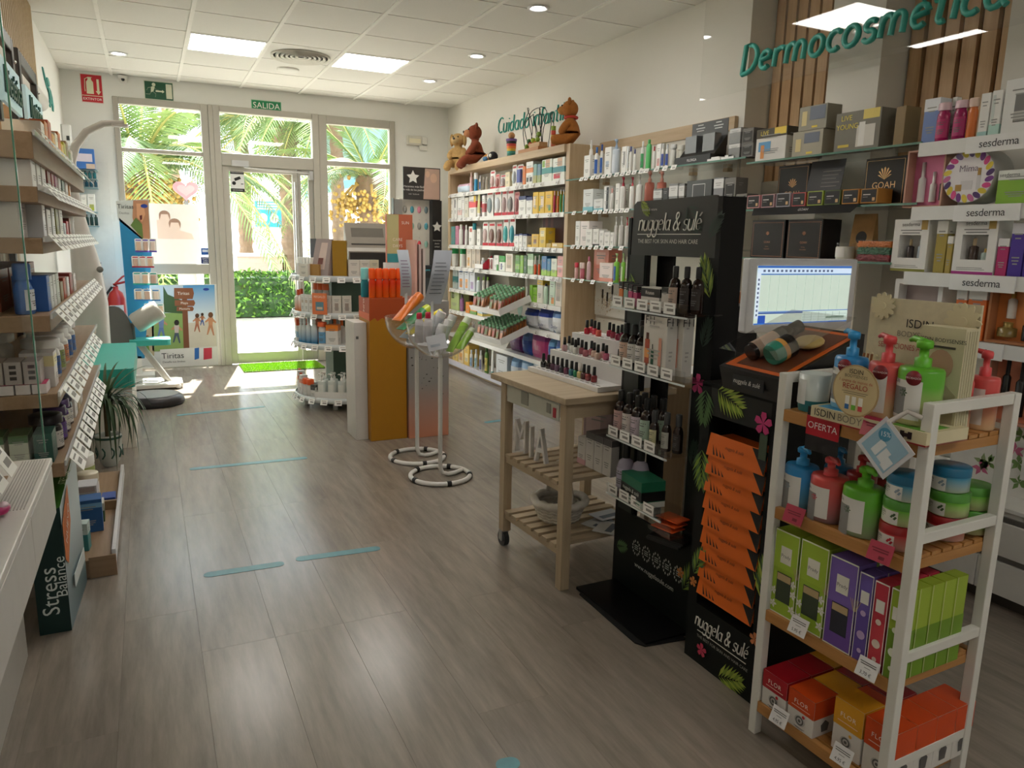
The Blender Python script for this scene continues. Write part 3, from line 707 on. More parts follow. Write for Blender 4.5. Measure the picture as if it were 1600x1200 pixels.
class Row:
    """products standing along a shelf edge: front line x = X at height Z (running along y)"""
    def __init__(s, X, Z, place, zoom=(0,0,1), rz=-pi/2, P0=None, d=None):
        s.X, s.Z, s.place, s.zoom, s.rz, s.n = X, Z, place, zoom, rz, 0
        s.P0 = Vector(P0) if P0 else Vector((X,0,Z)); s.d = Vector(d).normalized() if d else Vector((0,1,0))
    def at(s, u0, u1, vt, X=None, Z=None):
        ox, oy, k = s.zoom; u0 = ox+u0*k; u1 = ox+u1*k; vt = oy+vt*k
        P0 = s.P0.copy()
        if X is not None: P0.x = X
        if Z is not None: P0.z = Z
        a, b = solve(P0, s.d, u=u0), solve(P0, s.d, u=u1)
        c = P0 + s.d*((a+b)/2); top = c.z + solve(c, Vector((0,0,1)), v=vt)
        return c, abs(a-b), top-c.z
    def round_at(s, u0, u1, vt, oval=.85, X=None, Z=None):
        # round objects: true diameter from the angular width, centre line set back by the radius
        ox, oy, k = s.zoom; du = abs(u1-u0)*k; um = ox+(u0+u1)/2*k
        c, w, h = s.at(u0, u1, vt, X, Z); n = Vector((-sin(s.rz), cos(s.rz), 0)); P0 = s.P0.copy()
        if X is not None: P0.x = X
        if Z is not None: P0.z = Z
        d = min(w, du*camc(c).y/F)
        for _ in range(3):
            q = P0+n*(d/2*oval); c = q+s.d*solve(q, s.d, u=um); d = min(w, du*camc(c).y/F)
        top = solve(c, Vector((0,0,1)), v=oy+vt*k)
        return c-n*(d/2*oval), d, top
    def lab(s, desc):
        s.n += 1; return '%s, %s from left %s' % (desc, ORD[s.n] if s.n < 21 else 'number %d' % s.n, s.place)
    def add(s, items, gap=.94, dep=None):
        for it in items:
            k, u0, u1, vt, desc = it[:5]; kw = dict(it[5]) if len(it) > 5 else {}
            xx, zz = kw.pop('X', None), kw.pop('Z', None)
            if k in 'bpjt': c, w, h = s.round_at(u0, u1, vt, {'b': kw.get('oval', .75), 'p': .85, 'j': 1, 't': .6}[k], xx, zz)
            else: c, w, h = s.at(u0, u1, vt, xx, zz)
            w *= gap; h = max(h, .02)
            lb = kw.pop('label', None) or s.lab(desc); d = kw.pop('d', dep) or min(max(w, .03), .12)
            loc = tuple(c)
            if k == 'c': o = carton(w, d, h, kw.pop('base', 'eeede8'), loc, s.rz, lb, **kw)
            elif k == 'b': o = bottle(w, h, kw.pop('body', 'eeede8'), loc, s.rz, lb, **kw)
            elif k == 'p': o = pump(w, h, kw.pop('body', 'eeede8'), loc, s.rz, lb, kw.pop('head', 'f0f0ee'), **kw)
            elif k == 'j': o = jar(w, h, kw.pop('body', 'eeede8'), loc, s.rz, lb, kw.pop('lid', 'f0f0ee'), **kw)
            elif k == 't': o = tubep(w, h, kw.pop('body', 'eeede8'), loc, s.rz, lb, **kw)
            elif k == 's': o = blister(w, h, kw.pop('card', 'eeede8'), loc, s.rz, lb, **kw)
            elif k == 'k': o = pack(w, d, h, kw.pop('body', 'eeede8'), loc, s.rz, lb, **kw)
        return s
    def tags(s, par, us, dz=-.004, dx=-.012, **kw):
        ox, oy, k = s.zoom
        off = s.d.cross(Vector((0,0,1)))
        pts = []
        for u in us:
            c = s.P0 + s.d*solve(s.P0, s.d, u=ox+u*k); pts.append((c.x+dx, c.y, c.z+dz))
        price_tags(par, pts, s.rz, **kw)
# ================================================================== CHILDCARE WALL UNIT (right wall, far)
oak = wood('b59a78','c9b190',2,8); oakY = wood('b59a78','c9b190',1,8); shelfM = mat('e9e7e0', .4); backM = mat('cfcabd', .6)
XF = 3.02
bu = thing('shelving_unit', 'tall light oak wall unit packed with baby products, plush toys on top', 'shelving', (3.17, 6.55, 0))
def bb(x0,x1,y0,y1,z0,z1): return MB().box(x0-3.17,x1-3.17,y0-6.55,y1-6.55,z0,z1)
bb(3.02,3.318,5.235,5.29,0,2.165).build('side_panel', oak, bu, bevel=.002)
bb(3.02,3.318,7.82,7.875,0,2.165).build('side_panel', oak, bu, bevel=.002)
bb(3.0,3.318,5.29,7.82,2.105,2.165).build('top_board', oakY, bu, bevel=.002)
for y0 in (5.29,6.55): bb(3.285,3.3,y0+.004,y0+1.256,.08,2.105).build('back_panel', backM, bu)
bb(3.03,3.3,5.29,7.82,0,.05).build('plinth', oakY, bu)
BZ = [1.9,1.645,1.36,1.125,.885,.648,.385,.07]
for z in BZ: bb(3.02,3.29,5.295,7.815,z-.02,z-.002).build('shelf', shelfM, bu)
for z in BZ[:7]: bb(3.015,3.02,5.295,7.815,z-.04,z-.002).build('price_rail', mat('f0efeb',.3), bu)
bb(3.0,3.02,5.295,7.815,.03,.085).build('price_rail', mat('d9d5dd',.3), bu)
m = MB().prism([(-.0,0),(.16,0),(.16,.42)]+[(.16-.2*sin(rad(a)),.22+.2*cos(rad(a))) for a in range(10,90,16)],-.004,.004,T=Matrix.Translation((0,0,0))@Matrix.Rotation(pi/2,4,'X'))
for z in (1.38,.9,.1): link('divider', cached('dv', lambda: m.mesh(mat('b9b7a6',.5))), bu, (-.06, -.1, z))
def btags(z, us, zm): 
    r = Row(XF-.006, z, '', zm); pts = []
    for u in us: c = r.P0 + r.d*solve(r.P0, r.d, u=zm[0]+u*zm[2]); pts.append((c.x-3.17, c.y-6.55, z-.004))
    price_tags(bu, pts, -pi/2, w=.05, h=.038)
Z4 = (690,250,.125); Z5 = (690,380,.13333)
X = 3.035
btags(BZ[0],(110,180,290,340,400,700,830,940,1000,1065,1145,1255,1450),Z4); btags(BZ[1],(110,150,185,255,300,370,460,910,980,1080,1195,1350,1450),Z4)
btags(BZ[2],(110,215,300,400,490,900,950,1010,1060,1150,1250,1340,1420),Z4); btags(BZ[3],(150,230,300,370,450,545,855,890,965,1010,1110,1185,1290,1360),Z5)
btags(BZ[4],(110,160,215,275,860,930,990,1040,1110,1220),Z5); btags(BZ[5],(110,160,200,250,840,985,1115,1250),Z5)
Row(X,BZ[0],'on the top childcare shelf',Z4).add([
 ('k',150,330,290,'pale blue baby wipes pack',{'body':'cfdfee','col2':'e6c3d6'}), ('b',345,400,150,'pale pink baby lotion bottle',{'body':'ecc4c0','cap':'f0d8d2'}),
 ('b',400,460,160,'white bottle with blue lower half',{'body':'3f9fd0','cap':'f2f2f0','capf':.35,'neck':.9}), ('b',465,500,195,'thin white tube bottle with blue foot',{'body':'e6e2da','lab':'3b6fae'}),
 ('b',505,540,212,'slim grey brown bottle',{'body':'a49a8c','cap':'d8d4ca'}), ('b',545,582,215,'slim beige bottle with dark foot',{'body':'b9ad9a','cap':'e2ded4'}),
 ('s',585,648,130,'white dummy blister with red foot',{'foot':'c62030','fill':'d9b8b4'}), ('s',650,705,175,'pink bottle blister',{'card':'d9a6a0','foot':'c62030','fill':'c08c88'}),
 ('s',710,790,180,'grey feeding bottle blister',{'card':'cfcac6','foot':'c62030','fill':'a89c9c'}), ('c',792,850,150,'cream folded leaflet carton',{'base':'e9dcb8'}),
 ('s',858,915,60,'white rounded bottle card',{'fill':'cfd6da'}), ('s',918,1002,55,'white card with blue nipples',{'fill':'5a62a8','shape':0}),
 ('c',1010,1045,78,'narrow orange carton',{'base':'e07a30'}), ('c',1050,1140,20,'white carton with orange print',{'bands':[(.5,.72,'e08a50')],'pats':[(.1,.4,.1,.3,'38302a'),(.55,.9,.1,.3,'38302a')]}),
 ('c',1142,1186,50,'teal green carton',{'base':'7fa8a0','bands':[(0,.4,'b4b06a')]}), ('c',1190,1236,50,'blue green carton',{'base':'6d93a4','bands':[(0,.4,'a8b47a')]}),
 ('c',1245,1378,-10,'large white green milk carton',{'base':'eef0e6','bands':[(.35,.62,'4f9c98')],'pats':[(.05,.3,.66,.95,'8cb84a'),(.4,.8,.62,.98,'d8b090')],'d':.16}), ('c',1382,1535,-30,'large white teal milk carton with red flash',{'base':'eef0e6','bands':[(.35,.6,'3f8c90')],'pats':[(.4,.8,.62,.98,'d8b090'),(.1,.65,.08,.3,'c8283a')],'d':.16})])
Row(X,BZ[1],'on the second childcare shelf',Z4).add([
 ('c',100,150,475,'white carton with black dots'),('c',153,192,470,'narrow white carton',{'pats':[(.2,.5,.5,.9,'5a5a58')]}),('c',198,252,400,'tall white carton with pink bands',{'bands':[(.1,.3,'e8c8c4')]}),
 ('c',254,282,450,'slim white carton'),('c',284,332,470,'grey white carton',{'base':'d9d6c8'}),
 ('c',338,430,450,'white tray of pink toys',{'bands':[(.45,.75,'e8646a')],'pats':[(.7,.95,.7,1,'e8c22c')]}),('t',434,500,420,'pale yellow tube',{'body':'e6dfa0'}),('c',503,536,440,'slim red white carton',{'bands':[(.2,.6,'c85a60')]}),
 ('s',540,625,380,'white dummy card with grey dummy',{'fill':'8fa0a4'}),('s',634,725,378,'white dummy card with blue print',{'fill':'d6dade','foot':'c62030'}),
 ('s',730,795,372,'red striped bottle blister',{'card':'efe4e2','foot':'c62030','fill':'b8a09e'}),('s',798,882,365,'white red bottle blister',{'card':'efe4e2','foot':'c62030','fill':'8f8a88'}),('s',886,950,395,'rosy bottle blister',{'card':'c98c8a','foot':'a52030','fill':'b07a7a'}),
 ('c',958,1050,452,'white carton with navy lid',{'bands':[(.8,1,'27306a')]}),('c',1054,1132,462,'second white carton with navy lid',{'bands':[(.8,1,'27306a')]}),
 ('c',1135,1206,400,'yellow cereal carton',{'base':'e8be2a','pats':[(.1,.5,.3,.8,'f0dcc0')]}),('c',1208,1282,400,'yellow cereal carton with baby',{'base':'e8be2a','pats':[(.4,.9,.3,.8,'f0dcc0'),(.1,.3,.1,.35,'5c8c3a')]}),('c',1286,1382,388,'wide yellow cereal carton',{'base':'e5b824','pats':[(.5,.8,.1,.35,'5c9c3a')]}),
 ('b',1386,1430,385,'crimson spray bottle',{'body':'b8344a','cap':'e8b8b0'}),('b',1433,1466,392,'orange spray bottle',{'body':'e07034','cap':'f2e2d8'}),('b',1469,1502,368,'green spray bottle',{'body':'4f9c4a','cap':'f0f0ea'}),('b',1505,1536,370,'blue green spray bottle',{'body':'5fa0a4','cap':'f0f0ea'})])
Row(X,BZ[2],'on the third childcare shelf',Z4).add([
 ('c',110,165,830,'teal glassy carton',{'base':'5f9a98'}),('c',170,205,822,'pink carton',{'base':'d892ac'}),('b',208,282,805,'wide white bottle',{'cap':'f0efe8'}),('b',285,335,812,'white flask bottle',{}),('c',337,385,830,'white carton with red corner',{'pats':[(.3,.9,.7,.9,'d8584a')]}),
 ('j',387,436,790,'white tub with teal lid',{'lid':'2f8f9c'}),('c',438,482,860,'small white carton'),('s',490,560,775,'white pink bottle blister',{'foot':'c62030','fill':'c9b0ac'}),
 ('s',563,652,775,'clear bottle blister with brown base',{'card':'d9d2ca','foot':'c62030','fill':'8a6a60'}),('s',660,740,778,'brown bottle blister',{'card':'cbb8b0','foot':'c62030','fill':'7c5c54'}),
 ('s',744,816,720,'turquoise dummy blister',{'foot':'c62030','fill':'4fb0b0'}),('s',820,898,712,'aqua dummy card',{'foot':'c62030','fill':'3f9cac'}),
 ('c',905,960,930,'slim white carton with navy top',{'bands':[(.88,1,'2a3472')]}),('c',964,1006,920,'narrow white carton with navy top',{'bands':[(.88,1,'2a3472')]}),('c',1010,1064,930,'grey white carton with navy top',{'base':'dcdad8','bands':[(.88,1,'2a3472')]}),
 ('c',1070,1118,1070,'flat yellow display box',{'base':'dcb42c'}),('c',1120,1212,925,'square yellow cereal box',{'base':'e0b430','pats':[(.3,.7,.3,.6,'8a5a2a')]}),('c',1215,1298,845,'tall yellow cereal box',{'base':'e2bf3e','pats':[(.2,.8,.55,.85,'f0e2b0')]}),
 ('c',1304,1366,1040,'low yellow carton behind corner',{'base':'c8a84a'}),('c',1370,1512,1035,'square pale yellow carton',{'base':'e0bc5a','pats':[(.1,.5,.3,.8,'f2e4c0')]})])
# dark leaflets leaning in a box behind the yellow cartons
for i in range(5):
    c,_,_ = Row(3.14,BZ[2],'',Z4).at(1320+34*i,1330+34*i,700)
    o = MB().box(-.07,.07,-.003,.003,0,.26).build('leaflet', [mat('6d3b34' if i%2 else '4a2b28',.5)], None, (c.x,c.y,BZ[2]+.004), -pi/2+.25)
    tag(o,'dark brown leaflet leaning behind the yellow cartons, %s from left, third childcare shelf'%ORD[i+1],'leaflet','brown leaflets behind the yellow cartons')
Row(X,BZ[3],'on the fourth childcare shelf',Z5).add([
 ('j',95,208,60,'white tub with green lid',{'lid':'2aa05a','lab':'d8e8d8'}),('j',214,286,62,'second white tub with green lid',{'lid':'2aa05a','lab':'d8e8d8'}),('c',288,345,45,'beige carton with fox print',{'base':'e0d4c4','pats':[(.3,.7,.1,.5,'e0b060')]}),
 ('c',348,398,55,'beige carton',{'base':'cbbfae'}),('c',402,450,55,'brown beige carton',{'base':'c2b4a2'}),('b',455,520,170,'small clear bottle in white tray',{'body':'c9ccd0'}),
 ('c',540,604,172,'white carton with red bottles',{'pats':[(.1,.4,.1,.9,'c05a50'),(.6,.9,.1,.9,'8a4a48')]}),('c',608,668,140,'tall white green carton',{'pats':[(.6,1,0,.4,'3f9a3c')]}),('c',672,742,150,'green white carton',{'base':'e9ece2','bands':[(.6,1,'2f9a3a')],'pats':[(.3,.5,.1,.5,'3a3f86')]}),
 ('c',746,832,122,'white window carton',{'base':'efe8dc','pats':[(.15,.85,.2,.9,'cdbba4')]}),('c',860,912,140,'green herbal carton',{'base':'5f9a3c','bands':[(.2,.5,'9cc86a')]}),('c',916,952,142,'bright green herbal carton',{'base':'8cc03c'}),('c',956,998,142,'dark green herbal carton',{'base':'2f5a2a'}),
 ('c',1002,1070,122,'pale green carton',{'base':'a8cc9c','bands':[(.4,.7,'e4efe0')]}),('b',1076,1120,150,'orange white spray',{'body':'e8623a','cap':'f0ece6','capf':.45}),('b',1123,1162,140,'orange white mist spray',{'body':'e8623a','cap':'f0ece6','capf':.45}),
 ('c',1166,1228,150,'blue green striped carton',{'base':'2f74b0','bands':[(0,.3,'9ac83c')]}),('c',1231,1272,180,'slim blue green carton',{'base':'3a86b0','bands':[(0,.3,'9ac83c')]}),('c',1278,1346,180,'white lime carton',{'base':'e6eedc','bands':[(0,.35,'a6cc4a')]}),('c',1350,1420,150,'stacked pink carton',{'base':'e8a8a4','bands':[(.45,.55,'f4e2de')]})])
c,_,_ = Row(2.99,BZ[3],'',Z5).at(385,530,190)
o = MB().box(-.1,.1,0,.1,0,.006).box(-.1,.1,0,.004,0,.05).poly([(.1,-.001,.0),(.1,.1,.0),(.1,.1,.14),(.1,-.001,.05)],1).build('display_tray', [mat('f0efec',.4),mat('d0304a',.4)], None, (c.x-.02,c.y,BZ[3]+.002), -pi/2); tag(o,'white counter tray with red flag side on the fourth childcare shelf','tray')
Row(X,BZ[4],'on the fifth childcare shelf',Z5).add([
 ('c',128,186,292,'grey teal cat food carton',{'base':'a9b4b0','bands':[(.3,.6,'3f7a78')]}),('c',194,260,290,'pale grey carton with orange fruit',{'base':'d2d6dc','pats':[(.25,.75,.1,.5,'e09a50'),(.2,.8,.78,.95,'4a6a9a')]}),('c',264,320,290,'pale grey carton with carrot',{'base':'d2d6dc','pats':[(.25,.75,.1,.5,'e0a868'),(.2,.8,.78,.95,'4a6a9a')]}),('c',324,388,290,'pale grey carton with purple fruit',{'base':'d2d6dc','pats':[(.25,.75,.1,.4,'a890c0'),(.2,.8,.78,.95,'4a6a9a')]}),
 ('b',402,464,395,'white bottle with lime cap',{'body':'d8e4e6','cap':'8cc03c'}),('b',470,515,395,'white jar bottle with lime cap',{'body':'d8d4cc','cap':'7cb034'}),('b',518,562,395,'spotted bottle with lime cap',{'body':'c9c4bc','cap':'7cb034'}),
 ('c',905,938,520,'slim cream carton',{'base':'e8dca8'}),('t',942,975,510,'white tube',{}),('t',978,1012,510,'second white tube',{}),('c',1028,1062,490,'lime carton',{'base':'8cc83a'}),('c',1066,1112,520,'lime stacked cartons',{'base':'9ad04a','bands':[(.48,.52,'5f9a2a')]}),
 ('c',1114,1182,400,'tall white carton with yellow top',{'base':'f0eee0','bands':[(.7,1,'e8c22c')]}),('b',1186,1254,475,'pale green bottle',{'body':'cfe6d0','cap':'2a2a2a','capf':.12}),('c',1257,1322,420,'pale mint carton',{'base':'d6ead4','pats':[(.4,.9,.05,.3,'e8a060')]}),('c',1326,1402,440,'beige window carton',{'base':'ece6da','pats':[(.15,.85,.2,.9,'b8aa98')]})])
Row(X,BZ[5],'on the sixth childcare shelf',Z5).add([
 ('c',92,205,560,'pale green baby food carton',{'base':'b4c48a','pats':[(.2,.5,.6,.95,'5a6a3a')]}),('b',207,275,600,'purple bottle',{'body':'9c6a9a','cap':'6a6a72'}),('c',280,325,690,'orange carton',{'base':'e08a2a'}),('c',330,408,745,'orange green fruit pouch box',{'base':'e8a040','bands':[(0,.4,'6aa03c')]}),('c',415,480,755,'pale blue yellow carton',{'base':'b8d0e0','bands':[(0,.3,'e4cc6a')]}),
 ('k',838,922,855,'navy blue nappy bag',{'body':'2c3f94','col2':'27367c'}),('k',926,1076,770,'white blue nappy bag with baby',{'body':'eceef2','col2':'2f46a0','word':'Dodot'}),('k',1080,1245,780,'second white blue nappy bag',{'body':'e8eaf0','col2':'2f46a0','word':'Dodot'}),('k',1250,1392,780,'white pale blue nappy bag',{'body':'eef0f2','col2':'5f8cc8','word':'Dodot'})])
t = thing('shelf_sign','hanging teal and pink oval shelf talker in front of the nappy bags','sign',tuple(px(690+920*.1333,380+660*.1333,2.98)))
MB().prism(arc(0,-.07,.05,.075,0,360,20)[:-1],-.001,.001,T=Matrix.Rotation(-pi/2,4,'Z')@Matrix.Rotation(pi/2,4,'X')).build('oval_card',mat('a8d0c0',.4),t)
MB().prism(arc(0,.005,.03,.025,0,360,14)[:-1],-.0012,.0012,T=Matrix.Rotation(-pi/2,4,'Z')@Matrix.Rotation(pi/2,4,'X')).build('top_card',mat('e07a80',.4),t)
Row(X,BZ[6],'on the seventh childcare shelf',Z5).add([
 ('k',755,905,1040,'plum wipes pack',{'body':'6a2a6c','col2':'8c3c7c'}),('k',908,1000,1050,'blue wipes pack',{'body':'3558ac','col2':'5f86c8'}),('k',1005,1205,1030,'magenta striped wipes pack',{'body':'b8407c','col2':'8a3a7c'}),('k',1212,1300,1110,'blue wet wipes pack',{'body':'2f5aa8','col2':'6aa0d0'}),('k',1304,1392,1100,'blue white wet wipes pack',{'body':'4f80c4','col2':'2f4fa0'})])
Z6 = (600,480,.15)
Row(3.035,BZ[7],'on the bottom childcare shelf',Z6).add([
 ('c',712,768,420,'small yellow carton',{'base':'e4c87a'}),('c',772,828,400,'beige biscuit carton',{'base':'e2cfa4','pats':[(.2,.8,.2,.6,'d89a4a')]}),('c',830,885,390,'yellow biscuit carton',{'base':'e6c05a','pats':[(.2,.8,.2,.6,'f0e0b0')]}),
 ('b',888,932,445,'white bottle with blue print',{'lab':'8fb0d0','cap':'dfe8ee'}),('b',936,982,438,'white shower bottle',{'lab':'9cc0c8','cap':'e8eef0'}),('b',986,1032,450,'white bottle with purple print',{'lab':'8a8ab0','cap':'f0f0f0'}),('b',1040,1100,405,'green yellow spray can',{'body':'5f8a3c','lab':'d8c86a','cap':'4a7a34'}),
 ('t',1104,1156,420,'white tube on teal cap',{'cap':'3aa0a8'}),('c',1162,1282,500,'white wipes carton',{'base':'e6e9ea','d':.14}),('k',1284,1386,520,'white blue cotton pack',{'body':'e6ecf2','col2':'7aa4cc'}),('k',1390,1500,530,'clear blue cotton pack',{'body':'dce6ee','col2':'8ab0d4'}),('k',1505,1640,540,'white pillow cotton pack',{'body':'eef0f2','col2':'c8d6e2'}),('k',1645,1780,545,'second white cotton pack',{'body':'eef0f2','col2':'b8cadc'})])
# pouch trays standing out from the unit
pouchP = mat('8a5a34',.4), mat('7fb48a',.4), mat('b5482e',.4)
def pouchmesh(k):
    m = MB(); h = .085
    m._a([(-.026,-.012,0),(.026,-.012,0),(.026,.012,0),(-.026,.012,0),(-.028,-.001,h),(.028,-.001,h),(.028,.001,h),(-.028,.001,h)],[(3,2,1,0),(4,5,6,7),(0,1,5,4),(1,2,6,5),(2,3,7,6),(3,0,4,7)],0)
    m.quad((-.02,-.0135,.01),(.02,-.0135,.01),(.022,-.0045,.06),(-.022,-.0045,.06),2)
    return m.mesh([pouchP[0],pouchP[1],mat(('b5482e','c8793a','6f7a34')[k],.4)])
capmesh = MB().lathe([(.013,.083),(.016,.088),(.016,.108),(.001,.11)],10,cap=False).mesh(pouchP[1])
for q,(x0,y0,y1,z0,z1,nm) in enumerate(((2.70,5.80,6.46,.80,.93,'upper'),(2.73,5.82,6.42,.54,.66,'lower'))):
    t = thing('display_tray','white sloping %s tray holding green capped fruit pouches' % nm,'tray',(x0,(y0+y1)/2,z0))
    L = 3.02-x0; sl = math.atan2(z1-z0, L); T = Matrix.Rotation(-sl,4,'Y'); hw = (y1-y0)/2
    MB().box(0,L,-hw,hw,-.012,0,T=T).build('base', mat('eeede9',.4), t); MB().box(-.006,0,-hw,hw,-.035,.012,T=T).build('front_lip', mat('f2f2ee',.4), t)
    MB().box(0,L,-hw-.004,-hw,-.03,.03,T=T).build('side_lip', mat('e8e7e2',.4), t)
    g = 'fruit pouches on the %s tray' % nm; pm = [pouchmesh(k) for k in range(3)]
    root = None
    for i in range(7):
        for j in range(8):
            if nm == 'upper' and i == 3 and j < 3: continue
            lx = .03+j*.034; ly = -hw+.045+i*(2*hw-.07)/6.4
            loc = T @ Vector((lx, ly, .002)); loc = (x0+loc.x, (y0+y1)/2+loc.y, z0+loc.z)
            lb = 'brown green capped fruit pouch, %s from front in row %s of the %s tray' % (ORD[j+1], ORD[7-i], nm)
            if root is None:
                root = thing('fruit_pouch',lb,'pouch',loc,-pi/2,g)
                link('body', pm[q], root); link('cap', capmesh, root)
            else:
                r = dup(root, loc, -pi/2+random.uniform(-.1,.1), label=lb); r.children[0].data = pm[(i+q) % 3 if i != 3 else q]
# ---- toys on top
def plush(name, label, loc, rz, fur, muzzle, sc, dark=False, dangling=True):
    t = thing(name, label, 'plush toy', loc, rz)
    pts = [(0,0,.07),(0,0,.15),(0,-.005,.235),(0,-.015,.325), (-.075,-.02,.21),(-.1,-.06,.14),(-.05,-.1,.1), (.075,-.02,.21),(.1,-.06,.14),(.05,-.1,.1),
           (-.06,-.05,.05),(-.075,-.13,.05),(-.08,-.19,-.04 if dangling else .04), (.06,-.05,.05),(.075,-.13,.05),(.08,-.19,-.04 if dangling else .04), (0,-.02,.36)]
    ed = [(0,1),(1,2),(2,3),(3,16),(1,4),(4,5),(5,6),(1,7),(7,8),(8,9),(0,10),(10,11),(11,12),(0,13),(13,14),(14,15)]
    rd = [.1,.088,.045,.05,.042,.04,.036,.042,.04,.036,.058,.05,.05,.058,.05,.05,.05]
    T = Matrix.Diagonal((sc,sc,sc,1))
    skin('body', pts, ed, [r*sc for r in rd], mat(fur,.95,noise=.25,scale=70), t, 2, T)
    MB().sph((0,-.02,.335),(.088,.08,.08),18,12,T=T).build('head', mat(fur,.95,noise=.25,scale=70), t)
    MB().sph((0,-.09,.325),(.05,.052,.042),14,10,T=T).build('muzzle', mat(muzzle,.9,noise=.15,scale=60), t)
    MB().sph((0,-.14,.338),(.018,.012,.014),10,6,T=T).build('nose', mat('1c1412',.3), t)
    for s in (-1,1):
        MB().sph((s*.034,-.09,.365),.009,8,6,T=T).build('eye', mat('0c0908',.15), t)
        MB().sph((s*(.088 if name=='plush_dog' else .07),-.01,.335 if name=='plush_dog' else .395),(.022,.04,.075) if name=='plush_dog' else (.038,.018,.038),12,8,T=T).build('ear', mat(fur,.95,noise=.2,scale=70), t)
    return t
c = px(697,225,3.05)
plush('plush_dog','cream plush dog slumped on the far end of the wooden unit',(3.07,7.70,2.168),-pi/2+.75,'b9945e','c6a878',.86)
plush('plush_monkey','reddish brown plush monkey with legs hanging over the wooden unit',(3.07,7.22,2.168),-pi/2-.25,'7c3a20','b07850',.92,True)
t = plush('plush_bear','golden brown teddy bear with red ribbon at the near end of the unit',(3.10,5.36,2.168),-pi/2-.75,'a8682c','b98040',.82,True,False)
MB().tube([(.062*cos(a)*.82,(-.008+.06*sin(a))*.82,.255*.82) for a in [2*pi*i/12 for i in range(12)]],.011,6,closed=True).build('ribbon', mat('c0392b',.6), t)
t = thing('stacking_toy','wooden stacking ring toy with rainbow discs on top of the unit','toy',(3.12,6.50,2.166))
for i,(r,cc) in enumerate(((.055,'c07a4a'),(.05,'2f7a6c'),(.05,'3f9a8a'),(.052,'d8b23a'),(.055,'e07a30'),(.056,'c8433a'),(.058,'1e1e22'),(.064,'6a4a8c'))):
    MB().cyl(0,0,i*.022,i*.022+.021,r*.8,seg=20).build('disc', mat(cc,.5), t)
MB().sph((0,0,.205),.032,14,10).build('head', mat('b5814f',.5), t)
t = thing('small_plush','small orange and white plush bird lying on top of the unit','plush toy',(3.1,6.92,2.166))
MB().sph((0,.05,.04),(.06,.07,.045),14,8).build('body', mat('c88a34',.9,noise=.2,scale=60), t); MB().sph((0,-.05,.05),(.05,.05,.048),14,8).build('head', mat('22242a',.8), t)
for s in (-.025,.025): MB().sph((-.04,-.05+s,.055),(.014,.016,.018),8,6).build('eye', mat('f4f4f0',.4), t)
MB().sph((-.05,.02,.03),(.03,.03,.025),8,6).build('wing', mat('5a88b4',.8), t)
t = thing('bead_maze','wooden bead maze toy with black looping wires and coloured beads','toy',(3.10,5.98,2.166))
MB().box(-.07,.07,-.19,.19,0,.035).build('base', wood('a8703f','b98454',1,10), t)
MB().box(-.05,.03,-.17,.02,.035,.075).build('block', wood('b08a5c','c49c6c',1,10), t)
for i,(y,hh,wd) in enumerate(((.15,.36,.1),(.08,.3,.18),(0,.34,.2),(-.06,.28,.16),(-.12,.33,.1))):
    P = [(.02*sin(k*.7+i), y+wd*.42*-cos(pi*k/18)*(1+.9*sin(pi*k/18)), .035+hh*sin(pi*k/18)**.8) for k in range(19)]
    MB().tube(P,.0035,5).build('wire', mat('17171a',.3,.6), t)
for i,(y,z,cc) in enumerate(((.1,.06,'7a9a2c'),(.06,.1,'3f6a3a'),(.03,.07,'c04a30'),(-.02,.1,'a8b82c'),(-.06,.07,'c87a2c'),(-.1,.1,'8aa83a'),(-.12,.14,'7ca03c'))): MB().sph((-.03,y,z),.022,10,8).build('bead', mat(cc,.4), t)
t = thing('bead_toy','stack of wooden beads with looped wire right of the bead maze','toy',(3.08,5.62,2.166))
for i,cc in enumerate(('c0603a','c86a3a','a8b03a','c8482c','8fae34')): MB().cyl(0,0,i*.036,i*.036+.034,.02,seg=14).build('bead', mat(cc,.45), t)
MB().tube([(0,0,.18)]+[(0,.0+.06*sin(a)*1.0-.0,.2+.08*(1-cos(a))*.5+.04*sin(a)) for a in [k*.4 for k in range(8)]]+[(0,.09,.0)],.003,5).build('wire', mat('17171a',.3,.6), t)
# ================================================================== GLASS SHELVES WITH COSMETICS (between the unit and the niches)
gs = thing('glass_shelving','glass wall shelves of cosmetics between the oak unit and the slatted niches','shelving',(3.16,4.2,0))
def gb(x0,x1,y0,y1,z0,z1): return MB().box(x0-3.16,x1-3.16,y0-4.2,y1-4.2,z0,z1)
gedge = mat('5f8a7c',.15,spec=.8); gtop = glass('d9ebe4',.3)
GZ = [1.885,1.638,1.382,1.128]
for z in GZ: gb(2.99,3.31,3.25,5.225,z-.008,z).build('shelf', gtop, gs); gb(2.986,2.99,3.25,5.225,z-.009,z+.0005).build('shelf_edge', gedge, gs)
gb(3.3,3.318,3.66,5.23,.86,2.1).build('back_panel', mat('d6d1c6',.6), gs)
gb(3.29,3.318,3.7,5.23,2.1,2.185).build('oak_trim', oakY, gs); gb(3.29,3.318,3.9,5.23,.98,1.03).build('oak_trim', oakY, gs)
for z in GZ:
    for y in (5.1,4.05,3.72): gb(3.26,3.3,y-.02,y+.02,z-.03,z-.009).build('bracket', mat('b59a78',.5), gs)
Z8 = (870,160,.26677)
def gtags(z,us):
    r = Row(2.982,z,'',Z8); pts = []
    for u in us: c = r.P0 + r.d*solve(r.P0, r.d, u=Z8[0]+u*Z8[2]); pts.append((c.x-3.16,c.y-4.2,z+.004))
    price_tags(gs, pts, -pi/2, w=.05, h=.032)
